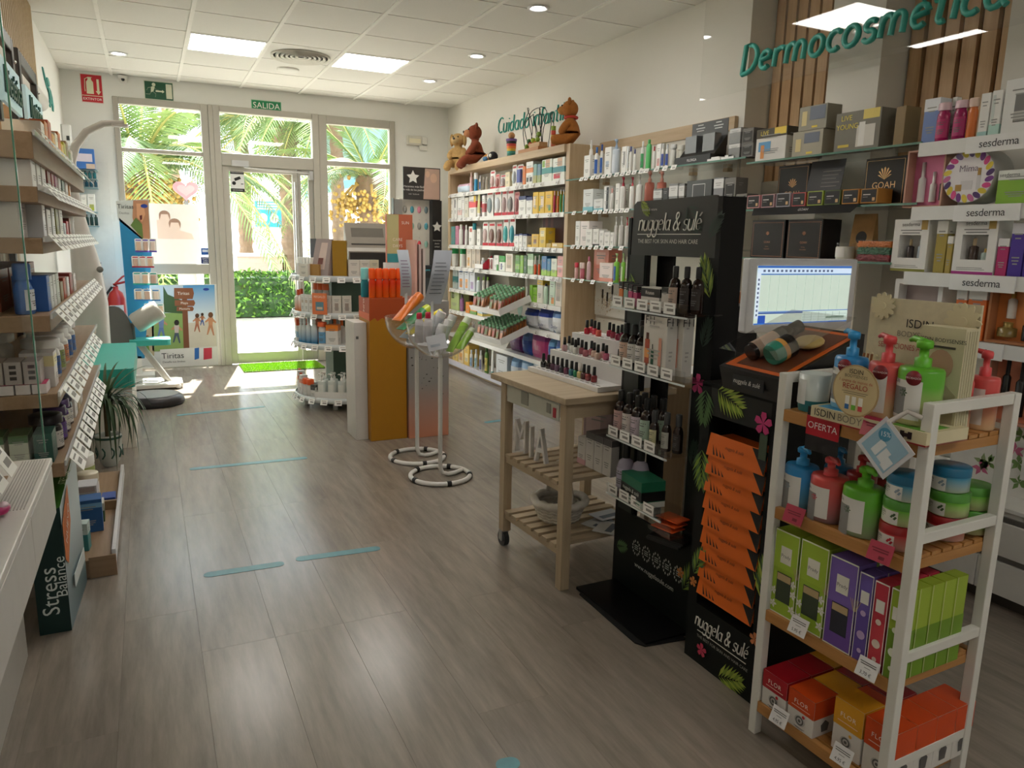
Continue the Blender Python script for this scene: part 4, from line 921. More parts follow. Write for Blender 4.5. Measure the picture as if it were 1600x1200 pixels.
gtags(GZ[0],(150,178,215,245,280,315,355,390,425,460,500,530,590,640,690)); gtags(GZ[1],(105,170,228,257,290,322,354,385,415)); gtags(GZ[2],(98,130,163,200,235,272,320,382)); gtags(GZ[3],(100,150,215,318,400))
X = 3.0
Row(X,GZ[0],'on the top glass shelf',Z8).add([
 ('c',155,193,310,'small white carton'),('b',180,212,222,'tall white lotion bottle',{'X':3.08,'cap':'e8e8e6','oval':.7}),('b',214,246,262,'white bottle with blue base and blue cap',{'cap':'2a66b0','lab':'2f62b4','lines':False}),('b',247,272,246,'white bottle with navy cap',{'cap':'264f9c','lab':'2f62b4','lines':False}),
 ('c',275,314,262,'white carton',{'pats':[(.2,.7,.3,.5,'b8c4d4')]}),('p',318,370,210,'pale blue lotion pump bottle',{'body':'cfd9e4','head':'9cb4d0','lab':'dfe6ee'}),('c',374,404,258,'white carton with looped print',{'pats':[(.4,.75,.3,.8,'9a9a98')]}),
 ('t',404,418,258,'slim tube with blue top',{'body':'e9ecef'}),('b',418,440,258,'white bottle with dark blue cap',{'cap':'26367c'}),('b',442,464,275,'short white bottle with navy cap',{'cap':'26306c'}),('b',484,513,228,'white bottle with green label',{'lab':'3fa060','cap':'eef0ec'}),
 ('b',514,555,218,'bright green gel bottle',{'body':'5fc070','cap':'4fae60','capf':.12}),('b',556,577,258,'white bottle with red cap',{'cap':'c02838'}),('c',579,604,242,'white carton with rosy print',{'pats':[(.2,.8,.1,.4,'d8a09c')]}),
 ('b',606,628,242,'white roll bottle with blue band',{'lab':'3f58b0','cap':'e6e8ea'}),('b',630,655,245,'second white roll bottle with blue band',{'lab':'3f58b0','cap':'e6e8ea'}),('b',657,700,246,'grey white tub bottle',{'body':'dcdcd6','cap':'cfcfca','neck':.9}),('b',702,745,250,'cream white tub bottle',{'X':3.16,'body':'e2e0d6','cap':'d6d4ca','neck':.9}),
])
def dark_display(u0,u1,vt,z,lab,zoom):
    r = Row(2.995,z,'',zoom); c,w,h = r.at(u0,u1,vt)
    t = thing('counter_display',lab,'display',(c.x,c.y,z+.001),-pi/2)
    m = MB().box(-w/2,w/2,0,.12,0,.045); m._a([(-w/2,.03,.045),(w/2,.03,.045),(w/2,.12,.16),(-w/2,.12,.16),(-w/2,.12,.0),(w/2,.12,.0)],[(0,1,2,3),(0,3,4),(1,5,2)],0)
    m.build('tray', mat('1b1c1e',.35), t); MB().box(-w/2,w/2,.12,.124,.1,h).build('header', mat('4b4d4e',.4), t)
    for s in (-1,1):
        for zz,ww in ((.93,.3),(.86,.5),(.8,.4)): MB().box(s*w/4-ww*w/4,s*w/4+ww*w/4,.1185,.12,zz*h,zz*h+.006).build('print', mat('c9cac8',.5), t)
        MB().box(s*w/4-w*.16,s*w/4+w*.16,.05,.1,.05,.17).build('sachet', mat('8f9294',.25,.4), t)
    text('FILORGA',.022,mat('e4e4e2',.5),t,(0,-.002,.02)); return t
dark_display(690,895,100,GZ[0],'black counter display of silver sachets on the top glass shelf',Z8)
for i,u in enumerate((880,960)):
    c,w,h = Row(2.99,GZ[0],'',Z8).at(u,u+75,330+i*-12); o = MB().box(-w/2,w/2,0,.09,0,.012).box(-w*.3,w*.3,.01,.08,.012,.022).build('flat_box', mat('ecebe8',.4), None, (c.x,c.y,GZ[0]+.001), -pi/2); tag(o,('left','right')[i]+' flat white box lying beside the black sachet display','box')
Row(X,GZ[0],'stacked right of the black display',Z8).add([('c',1000,1070,240,'lower silver grey carton',{'base':'8f9190','bands':[(.7,.95,'d8d8d6')]}),('c',1075,1148,240,'lower dark window carton',{'base':'6f6c68','pats':[(.1,.9,.1,.8,'23201e')]})])
for nm,u0,u1,bs in (('upper silver grey carton',1000,1068,'8f9190'),('upper dark window carton',1074,1145,'6a6662')):
    c,w,h = Row(X,GZ[0],'',Z8).at(u0,u1,242); c2,w2,h2 = Row(X,GZ[0],'',Z8).at(u0,u1,148)
    carton(w*.94,.1,h2-h-.004,bs,(c.x,c.y,GZ[0]+h+.002),-pi/2,nm+' stacked right of the black sachet display',bands=[(.7,.95,'d0d0ce')] if 'silver' in nm else (),pats=[(.1,.9,.1,.8,'1e1b19')] if 'dark' in nm else ())
Row(X,GZ[1],'on the second glass shelf',Z8).add([
 ('c',150,210,508,'pale grey carton with aqua foot',{'base':'dde0de','bands':[(0,.2,'7fc4d0')]}),('c',213,268,565,'low white carton with aqua foot',{'base':'e6e8e6','bands':[(0,.2,'7fc4d0')]}),('c',271,303,490,'slim black and white carton',{'base':'e9e9e6','pats':[(.5,.95,.05,.95,'2a2a2c')]}),('b',306,335,505,'white bottle with rosy cap',{'cap':'d8a8a0'}),
 ('c',338,362,475,'tilted white carton',{}),('p',364,405,432,'white bottle with red pump',{'head':'b02438'}),('c',390,418,480,'white carton behind pumps',{'X':3.09}),('p',420,456,432,'second white bottle with red pump',{'head':'b02438'}),('p',458,500,420,'white dispenser with grey pump',{'head':'d8d8d4'}),
 ('p',505,570,400,'large coral oil pump bottle',{'X':3.1,'body':'e58a7a','head':'e8a090','lab':None,'shiny':.1}),('p',575,640,400,'second large coral oil pump bottle',{'X':3.1,'body':'e58a7a','head':'e8a090','lab':None,'shiny':.1})])
Row(2.99,GZ[1],'above the black stand',Z8).add([
 ('c',560,612,505,'small grey carton',{'base':'7c7d7c','bands':[(.5,.9,'d0d0ce')]}),('c',615,648,500,'small black carton',{'base':'2a2a2c'}),('c',650,704,475,'grey white carton',{'base':'8b8c8b','bands':[(.45,.9,'d6d6d4')]}),('c',708,742,475,'second grey white carton',{'base':'8b8c8b','bands':[(.45,.9,'d6d6d4')]}),('c',750,905,455,'wide charcoal gift box with framed print',{'base':'4e5152','pats':[(.25,.75,.15,.85,'c8c8c6'),(.27,.73,.18,.82,'47494a')],'lines':None,'d':.1}),('c',910,970,440,'silver carton with white label',{'base':'86878a','bands':[(.6,.95,'d8d8d6')]}),('c',974,1042,440,'dark window carton',{'base':'77746f','pats':[(.1,.9,.1,.75,'1f1c1a')]}),('c',1045,1112,535,'low dark window carton',{'base':'77746f','pats':[(.1,.9,.1,.75,'1f1c1a')]})])
Row(X,GZ[2],'on the third glass shelf',Z8).add([
 ('c',105,132,695,'tall white carton'),('c',134,186,695,'tall white pinkish carton',{'base':'eee4e0'}),('c',166,205,742,'shorter white carton',{'X':2.995}),('c',208,243,740,'white carton with black foot',{'bands':[(0,.12,'2a2a2a')]}),('c',246,272,750,'small white carton'),('c',275,308,760,'low white carton'),('c',310,330,760,'narrow low white carton'),
 ('p',331,355,665,'clear micellar pump bottle',{'body':'d9d6d2','head':'e6e6e4','lab':'e2dedA'}),('p',357,392,662,'clear water pump bottle',{'body':'d9d6d2','head':'e6e6e4','lab':'e2dedA'}),('p',394,420,668,'clear bottle with red pump',{'body':'dcd6d2','head':'b8243a','lab':'e2dedA'}),('p',423,446,668,'second clear bottle with red pump',{'body':'dcd6d2','head':'b8243a','lab':'e2dedA'})])
Row(X,GZ[3],'on the fourth glass shelf',Z8).add([
 ('b',100,128,938,'pink deodorant with red cap',{'body':'e8b8b4','cap':'c8344a','neck':.9,'capf':.3}),('b',130,166,938,'pink bottle with pale cap',{'body':'d87c8c','cap':'ecd8d0','neck':.9,'capf':.35}),('b',170,202,902,'tall pale pink mist bottle',{'body':'e6c4c8','cap':'d87c9a'}),
 ('c',210,300,860,'coral floral display carton',{'base':'e8917c','pats':[(.2,.8,.5,.9,'f0b4a0')],'X':3.08}),('c',245,325,940,'white pink carton display',{'base':'ecdcd6','bands':[(0,.2,'e89a86')]}),
 ('p',328,366,880,'lime green gel pump bottle',{'body':'8ccc4a','head':'c0e0a0','lab':'3f6ab0'}),('p',370,400,880,'second lime green gel pump bottle',{'body':'86c846','head':'c0e0a0','lab':'d8e8c0'}),('c',402,440,905,'white green carton',{'base':'eef2e8','bands':[(.0,.2,'8cc84a')]})])
# nail polish picture board
c = px(960,480,3.29)
t = thing('picture_board','white board printed with nail polish brushes below the glass shelves','picture',(3.285,c.y,.95),-pi/2)
MB().box(-.28,.28,0,.012,-.12,.14).build('board',mat('e4e0d8',.5),t)
r=random.Random(2)
o=MB(); 
for i in range(130): x,z=r.gauss(-.1,.06),r.gauss(-.0,.05); o.box(x-.003,x+.003,-.001,0,z-.003,z+.003)
o=o.build('glitter_print',mat('b89a6a',.4),t); o['kind']='stuff'
for i,(x,z) in enumerate(((-.17,.02),(-.1,.0),(-.03,.06))): MB().box(x-.012,x+.012,-.0012,0,z,z+.07).box(x-.004,x+.004,-.0012,0,z-.05,z).build('brush_print',mat('2b2626',.4),t)
text('OPI',.04,mat('3a3a3a'),t,(.16,-.002,.0))
# ================================================================== NICHE SHELVES: gift sets and boxed skincare (right wall, near)
ns = thing('glass_shelving','glass wall shelves in front of the slatted niches holding gift boxes','shelving',(3.2,2.3,0))
def nb(x0,x1,y0,y1,z0,z1): return MB().box(x0-3.2,x1-3.2,y0-2.3,y1-2.3,z0,z1)
for z,y0,y1 in ((1.852,2.2,3.24),(1.60,2.19,3.24),(1.342,2.28,3.24),(1.84,.9,2.17),(1.577,.9,2.17),(1.303,.9,2.2),(1.04,.9,2.2)):
    nb(2.99,3.32,y0,y1,z-.008,z).build('shelf', gtop, ns); nb(2.986,2.99,y0,y1,z-.009,z+.0005).build('shelf_edge', gedge, ns)
nb(3.5,3.53,.9,3.65,.4,1.8).build('back_panel', mat('c9c5bb',.7), ns)
for z in (1.84,1.577,1.303,1.04):
    l = nb(2.972,2.984,.9,2.2 if z>1.1 else 1.94,z-.052,z+.004).build('shelf_lip', mat('e6e6e3',.4), ns)
    yc = Row(2.965,z,'').at({1.84:1562,1.577:1541,1.303:1534,1.04:1512}[z],1600,300)[0].y; yc = Row(2.965,z,'').P0.y+solve((2.965,0,z),(0,1,0),u={1.84:1562,1.577:1541,1.303:1534,1.04:1516}[z])
    nb(2.966,2.972,yc-.13,yc+.13,z-.06,z+.004).build('brand_plate', mat('ececea',.4), l)
    text('sesderma', .042, mat('3c3c3e',.5), ns, (2.965-3.2, yc-2.3, z-.028), (pi/2,0,-pi/2), space=.95)
Z5 = (1140,200,.2875); ZR = (1100,0,.3125)
X = 3.005
def onfront(o, s, size, x, z, col, e=.0016, shear=0, sx=1): return text(s, size, mat(col,.45), o, (x,-e,z), shear=shear, sx=sx)
def gift(u0,u1,vt,zm,Z,lab,base,X=3.005,d=.1,**kw):
    c,w,h = Row(X,Z,'',zm).at(u0,u1,vt); w *= .95
    o = carton(w,d,h,base,tuple(c),-pi/2,lab,'gift box',None,'gift_box',**kw); return o,w,h
o,w,h = gift(250,408,640,ZR,1.852,'gold edged skincare gift box with pale blue splash print','d9d6d0',bands=[(.72,1,'4a4232')],pats=[(.6,.98,.78,1.0,'e8c84a'),(.1,.5,.3,.6,'5f9cc8'),(.18,.3,.08,.5,'d08a4a')])
onfront(o,'LIVE',h*.2,-w*.22,h*.86,'e0c850')
o,w,h = gift(432,590,652,ZR,1.852,'lower of two stacked gold and silver gift boxes','a8a290',pats=[(.12,.3,.2,.7,'d8c890'),(.4,.9,.5,.9,'6c7484'),(.5,.7,.08,.16,'e8d050')],lines=None); h0=h
c,w2,h2 = Row(X,1.852,'',ZR).at(455,600,525)
carton(w2*.95,.1,h2-h0-.002,'9c9888',(c.x,c.y,1.852+h0+.001),-pi/2,'upper of two stacked gold and silver gift boxes','gift box',None,'gift_box',pats=[(.12,.3,.2,.8,'d8c890'),(.4,.95,.4,.95,'707888'),(.5,.7,.08,.16,'e8d050')],lines=None)
o,w,h = gift(640,876,552,ZR,1.852,'large grey gold gift box with yellow young skin slogan','7a766a',pats=[(.62,.97,.76,1.0,'e6cf6a'),(.5,.9,.08,.62,'d6d2c8'),(.55,.68,.1,.7,'e8e6e0'),(.1,.35,.1,.17,'d8c04a')],lines=None)
onfront(o,'LIVE',h*.19,-w*.25,h*.84,'e8d44a'); onfront(o,'YOUNG',h*.19,-w*.22,h*.62,'e8d44a')
gift(940,992,530,ZR,1.852,'brown gold box standing behind the slogan gift box','8a7248',X=3.03,lines=None)
def goah(o,w,h,s=1,tx='d8a878',zc=.5,border=True):
    m = MB(); T = Matrix.Translation((0,-.0012,h*(zc+.12)))@Matrix.Rotation(pi/2,4,'X'); k = h*.11*s
    for a in range(0,181,30): m.prism([(0,-k*.6),(k*.9*cos(rad(a))-k*.13,k*.9*sin(rad(a))*.9),(k*1.0*cos(rad(a)),k*1.0*sin(rad(a))),(k*.9*cos(rad(a))+k*.13,k*.9*sin(rad(a))*.9)],0,.0005,T=T)
    if border:
        for x0,x1,z0,z1 in ((-.46,.46,.04,.045),(-.46,.46,.94,.945),(-.46,-.452,.04,.945),(.452,.46,.04,.945)): m.box(x0*w,x1*w,-.0014,-.0008,z0*h,z1*h)
    m.build('emblem', mat(tx,.3,.3), o); onfront(o,'GOAH',h*.13*s,0,h*(zc-.1),tx)
o,w,h = gift(245,420,200,Z5,1.60,'black gift box with gold emblem behind the leaning flyer','161414',X=3.12,d=.08,lines=None); goah(o,w,h,1.2,zc=.45)
o,w,h = gift(712,945,158,Z5,1.60,'black gift box with bright gold emblem right of the small cartons','141212',X=3.1,d=.1,lines=None); goah(o,w,h,1.5,'f0c890',.52)
c,w,h = Row(3.06,1.60,'',Z5).at(385,600,172)
o = MB().box(-w/2*.85,w/2*.85,-.001,.001,0,h,T=Matrix.Rotation(-.15,4,'X')@Matrix.Shear('XZ',4,(.16,0)) if 0 else Matrix.Rotation(-.15,4,'X')).build('flyer',mat('242325',.4),None,(c.x+.0,c.y,1.602),-pi/2); tag(o,'dark grey flyer leaning on the black emblem gift box','flyer')
o2 = MB(); 
for i in range(5): o2.box(-.02,.09-.012*(i%3),-.0025,-.0012,h*(.75-.08*i),h*(.75-.08*i)+.004,T=Matrix.Rotation(-.15,4,'X'))
o2.build('print', mat('7a7672',.5), o)
o,w,h = gift(110,690,425,Z5,1.60,'flat black display tray under the row of small tea cartons','1b1a1b',X=2.975,d=.02,lines=None)
bpy.data.objects.remove(o); _labels.pop('flat black display tray under the row of small tea cartons',None)
ya, yb = [Row(2.97,1.6,'',Z5).at(u,u+1,400)[0].y for u in (120,700)]
t = thing('display_tray','flat black display tray under the row of small bordered cartons','tray',(2.985,(ya+yb)/2,1.6),-pi/2)
L=(ya-yb)/2
MB().box(-L,L,0,.1,.0005,.006).build('base',mat('1b1a1b',.4),t); MB()._a([(-L,.0,.006),(L,0,.006),(L*.93,-.035,-.035),(-L*.93,-.035,-.035)],[(3,2,1,0),(0,1,2,3)]).build('front_flap',mat('201f20',.4),t)
text('GOAH',.022,mat('e8e6e2'),t,(.02,-.0205,-.0125),(pi/2-.65,0,0)); 
r8 = Row(2.99,1.607,'on the black tray',Z5)
for (u0,u1,vt,bc,nm) in ((90,163,366,'d89a9c','pink'),(167,241,360,'c8a0a4','dusty rose'),(247,328,353,'b4b2ba','lilac grey'),(334,411,350,'c85a5c','red'),(415,506,342,'a4b848','lime'),(508,601,337,'5a6a3a','olive'),(604,701,332,'c88a3a','orange'),(705,802,328,'b8823c','amber')):
    c,w,h = r8.at(u0,u1,vt); r8.n+=1; w*=.93
    o = carton(w,.1,h,bc,tuple(c),-pi/2,'small black carton with %s border, %s from left on the black tray'%(nm,ORD[r8.n]),'box',None,'carton',pats=[(.06,.94,.07,.93,'191719'),(.15,.6,.55,.62,'c8c4c0'),(.15,.45,.4,.44,'8a8684'),(.72,.88,.15,.38,'d8b080')],lines=None,rough=.5)
for u0,u1,vt,nm in ((106,292,500,'left'),(297,494,496,'right')):
    o,w,h = gift(u0,u1,vt,Z5,1.342,'%s of two square black gift boxes with dotted copper border'%nm,'181515',X=3.0,d=.13,lines=None); goah(o,w,h,.6,'c89070',.52,False)
    m=MB()
    for k in range(22):
        q=-.44+.88*k/21
        for (x,z) in ((q,.05),(q,.93)): m.box(x*w-.0022,x*w+.0022,-.0014,-.0005,z*h-.0022,z*h+.0022)
        for x in (-.45,.45): m.box(x*w-.0022,x*w+.0022,-.0014,-.0005,(.05+.88*k/21)*h-.0022,(.05+.88*k/21)*h+.0022)
    q=m.build('dotted_border',mat('b88468',.4),o); q['kind']='stuff'
    onfront(o,'TOTAL',.008,0,h*.3,'b88468'); onfront(o,'COLLAGEN',.008,0,h*.24,'b88468')
c,w,h = Row(2.99,1.342,'',Z5).at(545,630,624)
t = thing('candle','small white candle in clear glass on the gift box shelf','candle',tuple(c),-pi/2); T=Matrix.Translation((0,w/2,0))
MB().lathe([(w*.46,.0),(w*.48,.006),(w*.48,h)],18,T=T,cap=False).build('glass',glass('eef2f0',.3),t); MB().lathe([(w*.45,.006),(w*.45,h*.8),(.001,h*.8)],18,T=T,cap=False).build('wax',mat('e9e6da',.5),t); wraplabel(t,w*.48,1,h*.2,h*.75,'ecebe6',cy=w/2,off=1.01)
c,w,h = Row(3.08,1.342,'',Z5).at(632,752,466)
t = thing('kraft_pouch','brown kraft stand-up pouch with round black label','pouch',tuple(c),-pi/2)
MB()._a([(-w/2,0,0),(w/2,0,0),(w/2,.07,0),(-w/2,.07,0),(-w/2,.03,h),(w/2,.03,h),(w/2,.034,h),(-w/2,.034,h)],[(3,2,1,0),(4,5,6,7),(0,1,5,4),(1,2,6,5),(2,3,7,6),(3,0,4,7)]).build('bag',mat('a8814f',.7,noise=.15,scale=40),t)
MB().prism(arc(0,0,w*.24,w*.24,0,360,20)[:-1],0,.001,T=Matrix.Translation((0,.0138,h*.5))@Matrix.Rotation(pi/2-.115*1,4,'X')).build('label',mat('171310',.5),t)
c,w,h = Row(2.99,1.342,'',Z5).at(676,860,608)
t = thing('capsule_box','clear box layered with orange, green and red capsules','box',tuple(c),-pi/2)
MB().box(-w/2,w/2,0,.09,0,h).build('clear_box',glass('f0f4f2',.3),t)
for nm,z0,z1,cc in (('red_capsules',.02,.33,'8c2430'),('green_capsules',.33,.66,'2f6a4a'),('orange_capsules',.66,.94,'d87a30')):
    r=random.Random(int(z0*100)); m=MB()
    for i in range(150):
        T=Matrix.Translation((r.uniform(-.46,.46)*w,.006+.078*r.random() if i%3==0 else .012,h*r.uniform(z0+.05,z1-.03)))@Matrix.Rotation(r.uniform(-.6,.6),4,'Y')
        m.sph((0,0,0),(.011,.004,.004),6,4,T=T)
    m.box(-w*.47,w*.47,.014,.08,h*z0,h*z1); o=m.build(nm,mat(cc,.3),t); o['kind']='stuff'
# boxed skincare row
Row(X,1.845,'on the upper white lipped shelf',ZR).add([
 ('c',1080,1162,492,'blue carton with white top',{'base':'7088c0','bands':[(.72,1,'e6e8ec')]}),('b',1152,1220,515,'magenta bottle with pale pink cap',{'X':2.995,'body':'b0185f','cap':'e8c8d0','neck':.8,'capf':.2,'lab':'c0306f'}),('c',1215,1240,485,'white carton behind the magenta bottles',{'X':3.07}),
 ('b',1236,1302,502,'second magenta bottle with pale pink cap',{'X':2.995,'body':'a81a5f','cap':'e8c8d0','neck':.8,'capf':.2,'lab':'b83070'}),('b',1304,1356,490,'orange bottle with peach cap',{'body':'e07a3a','cap':'eed0c0','neck':.8,'capf':.22}),
 ('c',1360,1410,465,'slim white serum carton',{'bands':[(0,.12,'a8d0cc')]}),('c',1414,1470,450,'white serum carton with green foot',{'bands':[(0,.25,'b8dcd0')],'pats':[(.1,.4,.3,.9,'d4dcd8')]}),('c',1472,1680,385,'large white cream carton with silver jar',{'base':'e9e9e6','pats':[(.3,.75,.2,.72,'7a7876'),(.3,.75,.25,.4,'c4c2be')],'d':.12})])
def windowbox(u0,u1,vt,zm,Z,lab,frame,inner,X,items,d=.1,lip=.08):
    c,w,h = Row(X,Z,'',zm).at(u0,u1,vt); w*=.95
    t = thing('gift_box',lab,'gift box',tuple(c),-pi/2); f=w*lip
    MB().box(-w/2,-w/2+f,0,d,0,h).box(w/2-f,w/2,0,d,0,h).box(-w/2+f,w/2-f,0,d,0,f).box(-w/2+f,w/2-f,0,d,h-f,h).build('frame',mat(frame,.45),t)
    MB().box(-w/2+f,w/2-f,d*.45,d,f,h-f).build('insert',mat(inner,.5),t)
    for nm,x,z0,z1,ww,c1,c2 in items:
        T=Matrix.Translation((x*w,d*.42,0))
        if nm=='jar': MB().lathe([(ww*w,z0*h),(ww*w,(z0+(z1-z0)*.6)*h)],14,0,T).lathe([(ww*w*1.03,(z0+(z1-z0)*.6)*h),(ww*w*1.03,z1*h),(.001,z1*h)],14,1,T,cap=False).build('cream_jar',[mat(c1,.3),mat(c2,.3,.5)],t)
        else: MB().lathe([(ww*w,z0*h),(ww*w,(z0+(z1-z0)*.58)*h),(ww*w*.45,(z0+(z1-z0)*.64)*h)],14,0,T).lathe([(ww*w*.5,(z0+(z1-z0)*.62)*h),(ww*w*.5,z1*h),(.001,z1*h)],14,1,T,cap=False).build('serum_bottle',[mat(c1,.25),mat(c2,.3,.4)],t)
    return t,w,h
windowbox(932,1150,115,Z5,1.58,'pink lined open gift box with white bottles and dark serum','c89a86','d97aa0',3.0,[('b',-.22,.1,.8,.09,'e8e4e4','d8d4d4'),('b',.08,.1,.62,.075,'e4e0e0','e8e6e6'),('b',.36,.12,.6,.1,'3a1a14','e0d0c8')],.11,.04)
c,w,h = Row(3.0,1.58,'',Z5).at(1140,1420,95)
t = thing('gift_box','round white gift box ringed with purple and yellow flowers','gift box',tuple(c),-pi/2)
T0=Matrix.Translation((0,0,h/2))@Matrix.Rotation(pi/2,4,'X'); Rr=min(w,h)/2
MB().lathe([(Rr,-.12),(Rr,-.004),(Rr*.98,0),(.001,.0)],40,T=T0,cap=False).build('drum',mat('b8b4b0',.5),t)
MB().lathe([(Rr*.97,.0008),(.001,.0009)],36,T=T0,cap=False).build('lid_print',mat('e9e4e6',.45),t)
for k in range(22):
    a=k*2*pi/22+.1; T=T0@Matrix.Translation((Rr*.83*cos(a),Rr*.83*sin(a),.0015))@Matrix.Rotation(a+.5,4,'Z')
    MB().prism([(Rr*.17*cos(b)*(1+.0*b),Rr*.1*sin(b)) for b in [2*pi*i/12 for i in range(12)]],0,.0004,T=T).build('petal',mat(('4a2a66','d8c03a','d8488a','7a3a8c','e0c84a','c86a9c')[k%6] if k not in (4,5,6,7) else ('d8c84a','7a6a9a')[k%2],.5),t)
text('Mima',Rr*.34,mat('8a7a8a'),t,(0,-.0022,h*.62))
MB().box(-Rr*.25,Rr*.2,-.0016,-.001,h*.27,h*.42).box(Rr*.35,Rr*.5,-.0016,-.001,h*.26,h*.5).build('jar_print',mat('d4d0d2',.4),t); MB().box(-Rr*.45,-Rr*.2,-.002,-.001,h*.25,h*.36,T=Matrix.Rotation(0,4,'Y')).box(Rr*.36,Rr*.48,-.002,-.001,h*.5,h*.62).build('cap_print',mat('a8864a',.35,.4),t)
o,w,h = gift(1435,1660,225,Z5,1.58,'wide lime green carton with white wave on the second lipped shelf','8cbc3a',X=3.0,bands=[(.72,1,'e9ebe4')])
onfront(o,'sesderma',.02,-w*.2,h*.86,'6a6a68')
def wcarton(u0,u1,vt,lab,foot,its):
    c,w,h = Row(3.0,1.307,'',Z5).at(u0,u1,vt); w*=.95
    t = thing('gift_box',lab,'gift box',tuple(c),-pi/2); x0,x1,z0,z1=-.32,.3,.26,.7; d=.09
    m=MB().box(-w/2,x0*w,0,d,0,h).box(x1*w,w/2,0,d,0,h).box(x0*w,x1*w,0,d,0,z0*h).box(x0*w,x1*w,0,d,z1*h,h).box(x0*w,x1*w,d*.8,d,z0*h,z1*h)
    m.box(-w/2,w/2,-.0006,0,0,.05*h,1).box(w*.28,w*.45,-.0008,0,.8*h,h,2); m.build('frame',[mat('e8e6e2',.4),mat(foot,.4),mat('b8964a',.4)],t)
    for i in range(4): MB().box(-w*.38,w*(.3-.06*i),-.0008,0,(.08+.03*i)*h,(.09+.03*i)*h).build('print',mat('8a8886',.5),t) if i<2 else None
    text('sesderma',h*.1,mat('4a4848'),t,(-.02*w,-.001,h*.9)); MB().box(-w*.3,w*.3,-.0008,0,h*.78,h*.8).box(-w*.25,w*.25,-.0008,0,h*.73,h*.75).build('print',mat('8a8886',.5),t)
    for k,(x,ww,hh,c1,c2) in enumerate(its): MB().lathe([(ww*w,z0*h),(ww*w,z0*h+hh*h*.6),(ww*.4*w,z0*h+hh*h*.66)],12,0,Matrix.Translation((x*w,d*.4,0))).lathe([(ww*.42*w,z0*h+hh*h*.62),(ww*.42*w,z0*h+hh*h)],12,1,Matrix.Translation((x*w,d*.4,0))).build('bottle',[mat(c1,.2),mat(c2,.3)],t)
wcarton(866,1062,496,'white window carton with dropper bottle and olive foot','8a8a3a',[(-.12,.09,.36,'3a3030','b8a078'),(.16,.06,.36,'a8b4bc','c8ccd0')])
wcarton(1196,1432,486,'wider white window carton with cream jar and magenta foot','b0308c',[(-.14,.1,.38,'4a3a34','c0a888'),(.16,.1,.2,'a8b8b0','b8964a')])
Row(X,1.307,'on the third white lipped shelf',Z5).add([
 ('c',1098,1160,503,'gold carton with white wave',{'base':'a89440','bands':[(.75,1,'e8e6de')]}),('c',1163,1194,588,'short gold carton',{'base':'b09a48','bands':[(.8,1,'e8e6de')]}),('c',1434,1498,600,'magenta carton with white top',{'base':'b82a6c','bands':[(.78,1,'e8e4e4')]}),('c',1500,1580,516,'violet carton with white top',{'base':'4a2f98','bands':[(.8,1,'e6e4ea')]}),('c',1583,1640,585,'short violet carton with white top',{'base':'4a2f98','bands':[(.8,1,'e6e4ea')]})])
Z7 = (1360,380,.21661)
windowbox(135,492,265,Z7,1.045,'white window gift box on the lowest lipped shelf','e6e4e0','b8a8a8',3.0,[('j',0,.1,.5,.2,'d8d4d4','e0dcd8')],.12,.09)
o,w,h = gift(200,620,248,Z7,1.045,'brown red box behind the white window gift box','8a4a3a',X=3.15,lines=None)
Row(3.0,1.045,'on the lowest lipped shelf',Z7).add([('c',582,660,330,'white orange carton',{'base':'e0702c','bands':[(.78,1,'e6e2dc')]}),('c',666,802,334,'wider white orange carton',{'base':'e0702c','bands':[(.8,1,'e6e2dc')]})])
windowbox(808,1180,250,Z7,1.045,'open orange gift box with gold capped bottle, cream jar and dark serum','b87a50','e08a4a',3.0,[('b',-.15,.38,.86,.09,'e6e0d8','b89040'),('j',-.18,.1,.32,.19,'8a7440','a89050'),('b',.22,.06,.46,.1,'1c1614','e8e4dc')],.11,.05)
windowbox(800,1180,742,Z7,.72,'open peach gift box with dark tubes below the lowest lipped shelf','c89078','dc8a6c',3.06,[('b',-.25,.2,.85,.08,'1c1a1a','2a2828'),('b',.05,.1,.85,.1,'201c1c','2a2626'),('b',.3,.08,.6,.08,'b8b4ae','c8c4be')],.1,.03)
# low drawer unit, floral display
du = thing('drawer_unit','low white drawer unit with grey recessed handles along the right wall','drawer unit',(3.15,.9,0))
MB().box(-.19,.27,-1.6,1.6,.06,.40).build('carcass',mat('dddad2',.5),du); MB().box(-.2,.27,-1.62,1.62,.40,.418).build('worktop',mat('e8e6e0',.3),du,bevel=.003)
MB().box(-.15,.27,-1.6,1.6,0,.06).build('plinth',mat('4a453f',.6),du)
for y0 in (-1.598,-.798,.002,.802):
    for z0,z1 in ((.065,.2),(.225,.36)):
        dw = MB().box(-.212,-.192,y0,y0+.796,z0,z1).build('drawer',mat('e2dfd8',.45),du,bevel=.002); MB().box(-.205,-.194,y0,y0+.796,z1+.002,z1+.022).build('handle_rail',mat('8a8884',.3,.6),dw)
t = thing('floral_display','white floral printed display box standing on the low drawer unit','display',(3.12,1.38,.419),-pi/2)
MB().box(-.6,.5,0,.14,0,.30).build('box',mat('e4e2dc',.5),t)
r=random.Random(8)
for k in range(16):
    x,z=r.uniform(-.55,.45),r.uniform(.06,.26); m=MB(); cc=('7a9a5a','c86a8c','94a878')[k%3]
    for j in range(5): 
        a=j*1.256+r.random(); m.prism([(x,z),(x+.02*cos(a-.5),z+.02*sin(a-.5)),(x+.04*cos(a),z+.04*sin(a)),(x+.02*cos(a+.5),z+.02*sin(a+.5))],0,.0006,T=Matrix.Rotation(pi/2,4,'X'))
    m.build('flower_print',mat(cc,.5),t)
for x in (-.3,.1): MB().box(x,x+.16,-.012,0,.08,.23).build('carton_print',mat('edece8',.5),t); text('H',.03,mat('2a2a2a'),t,(x+.08,-.0125,.2)); 
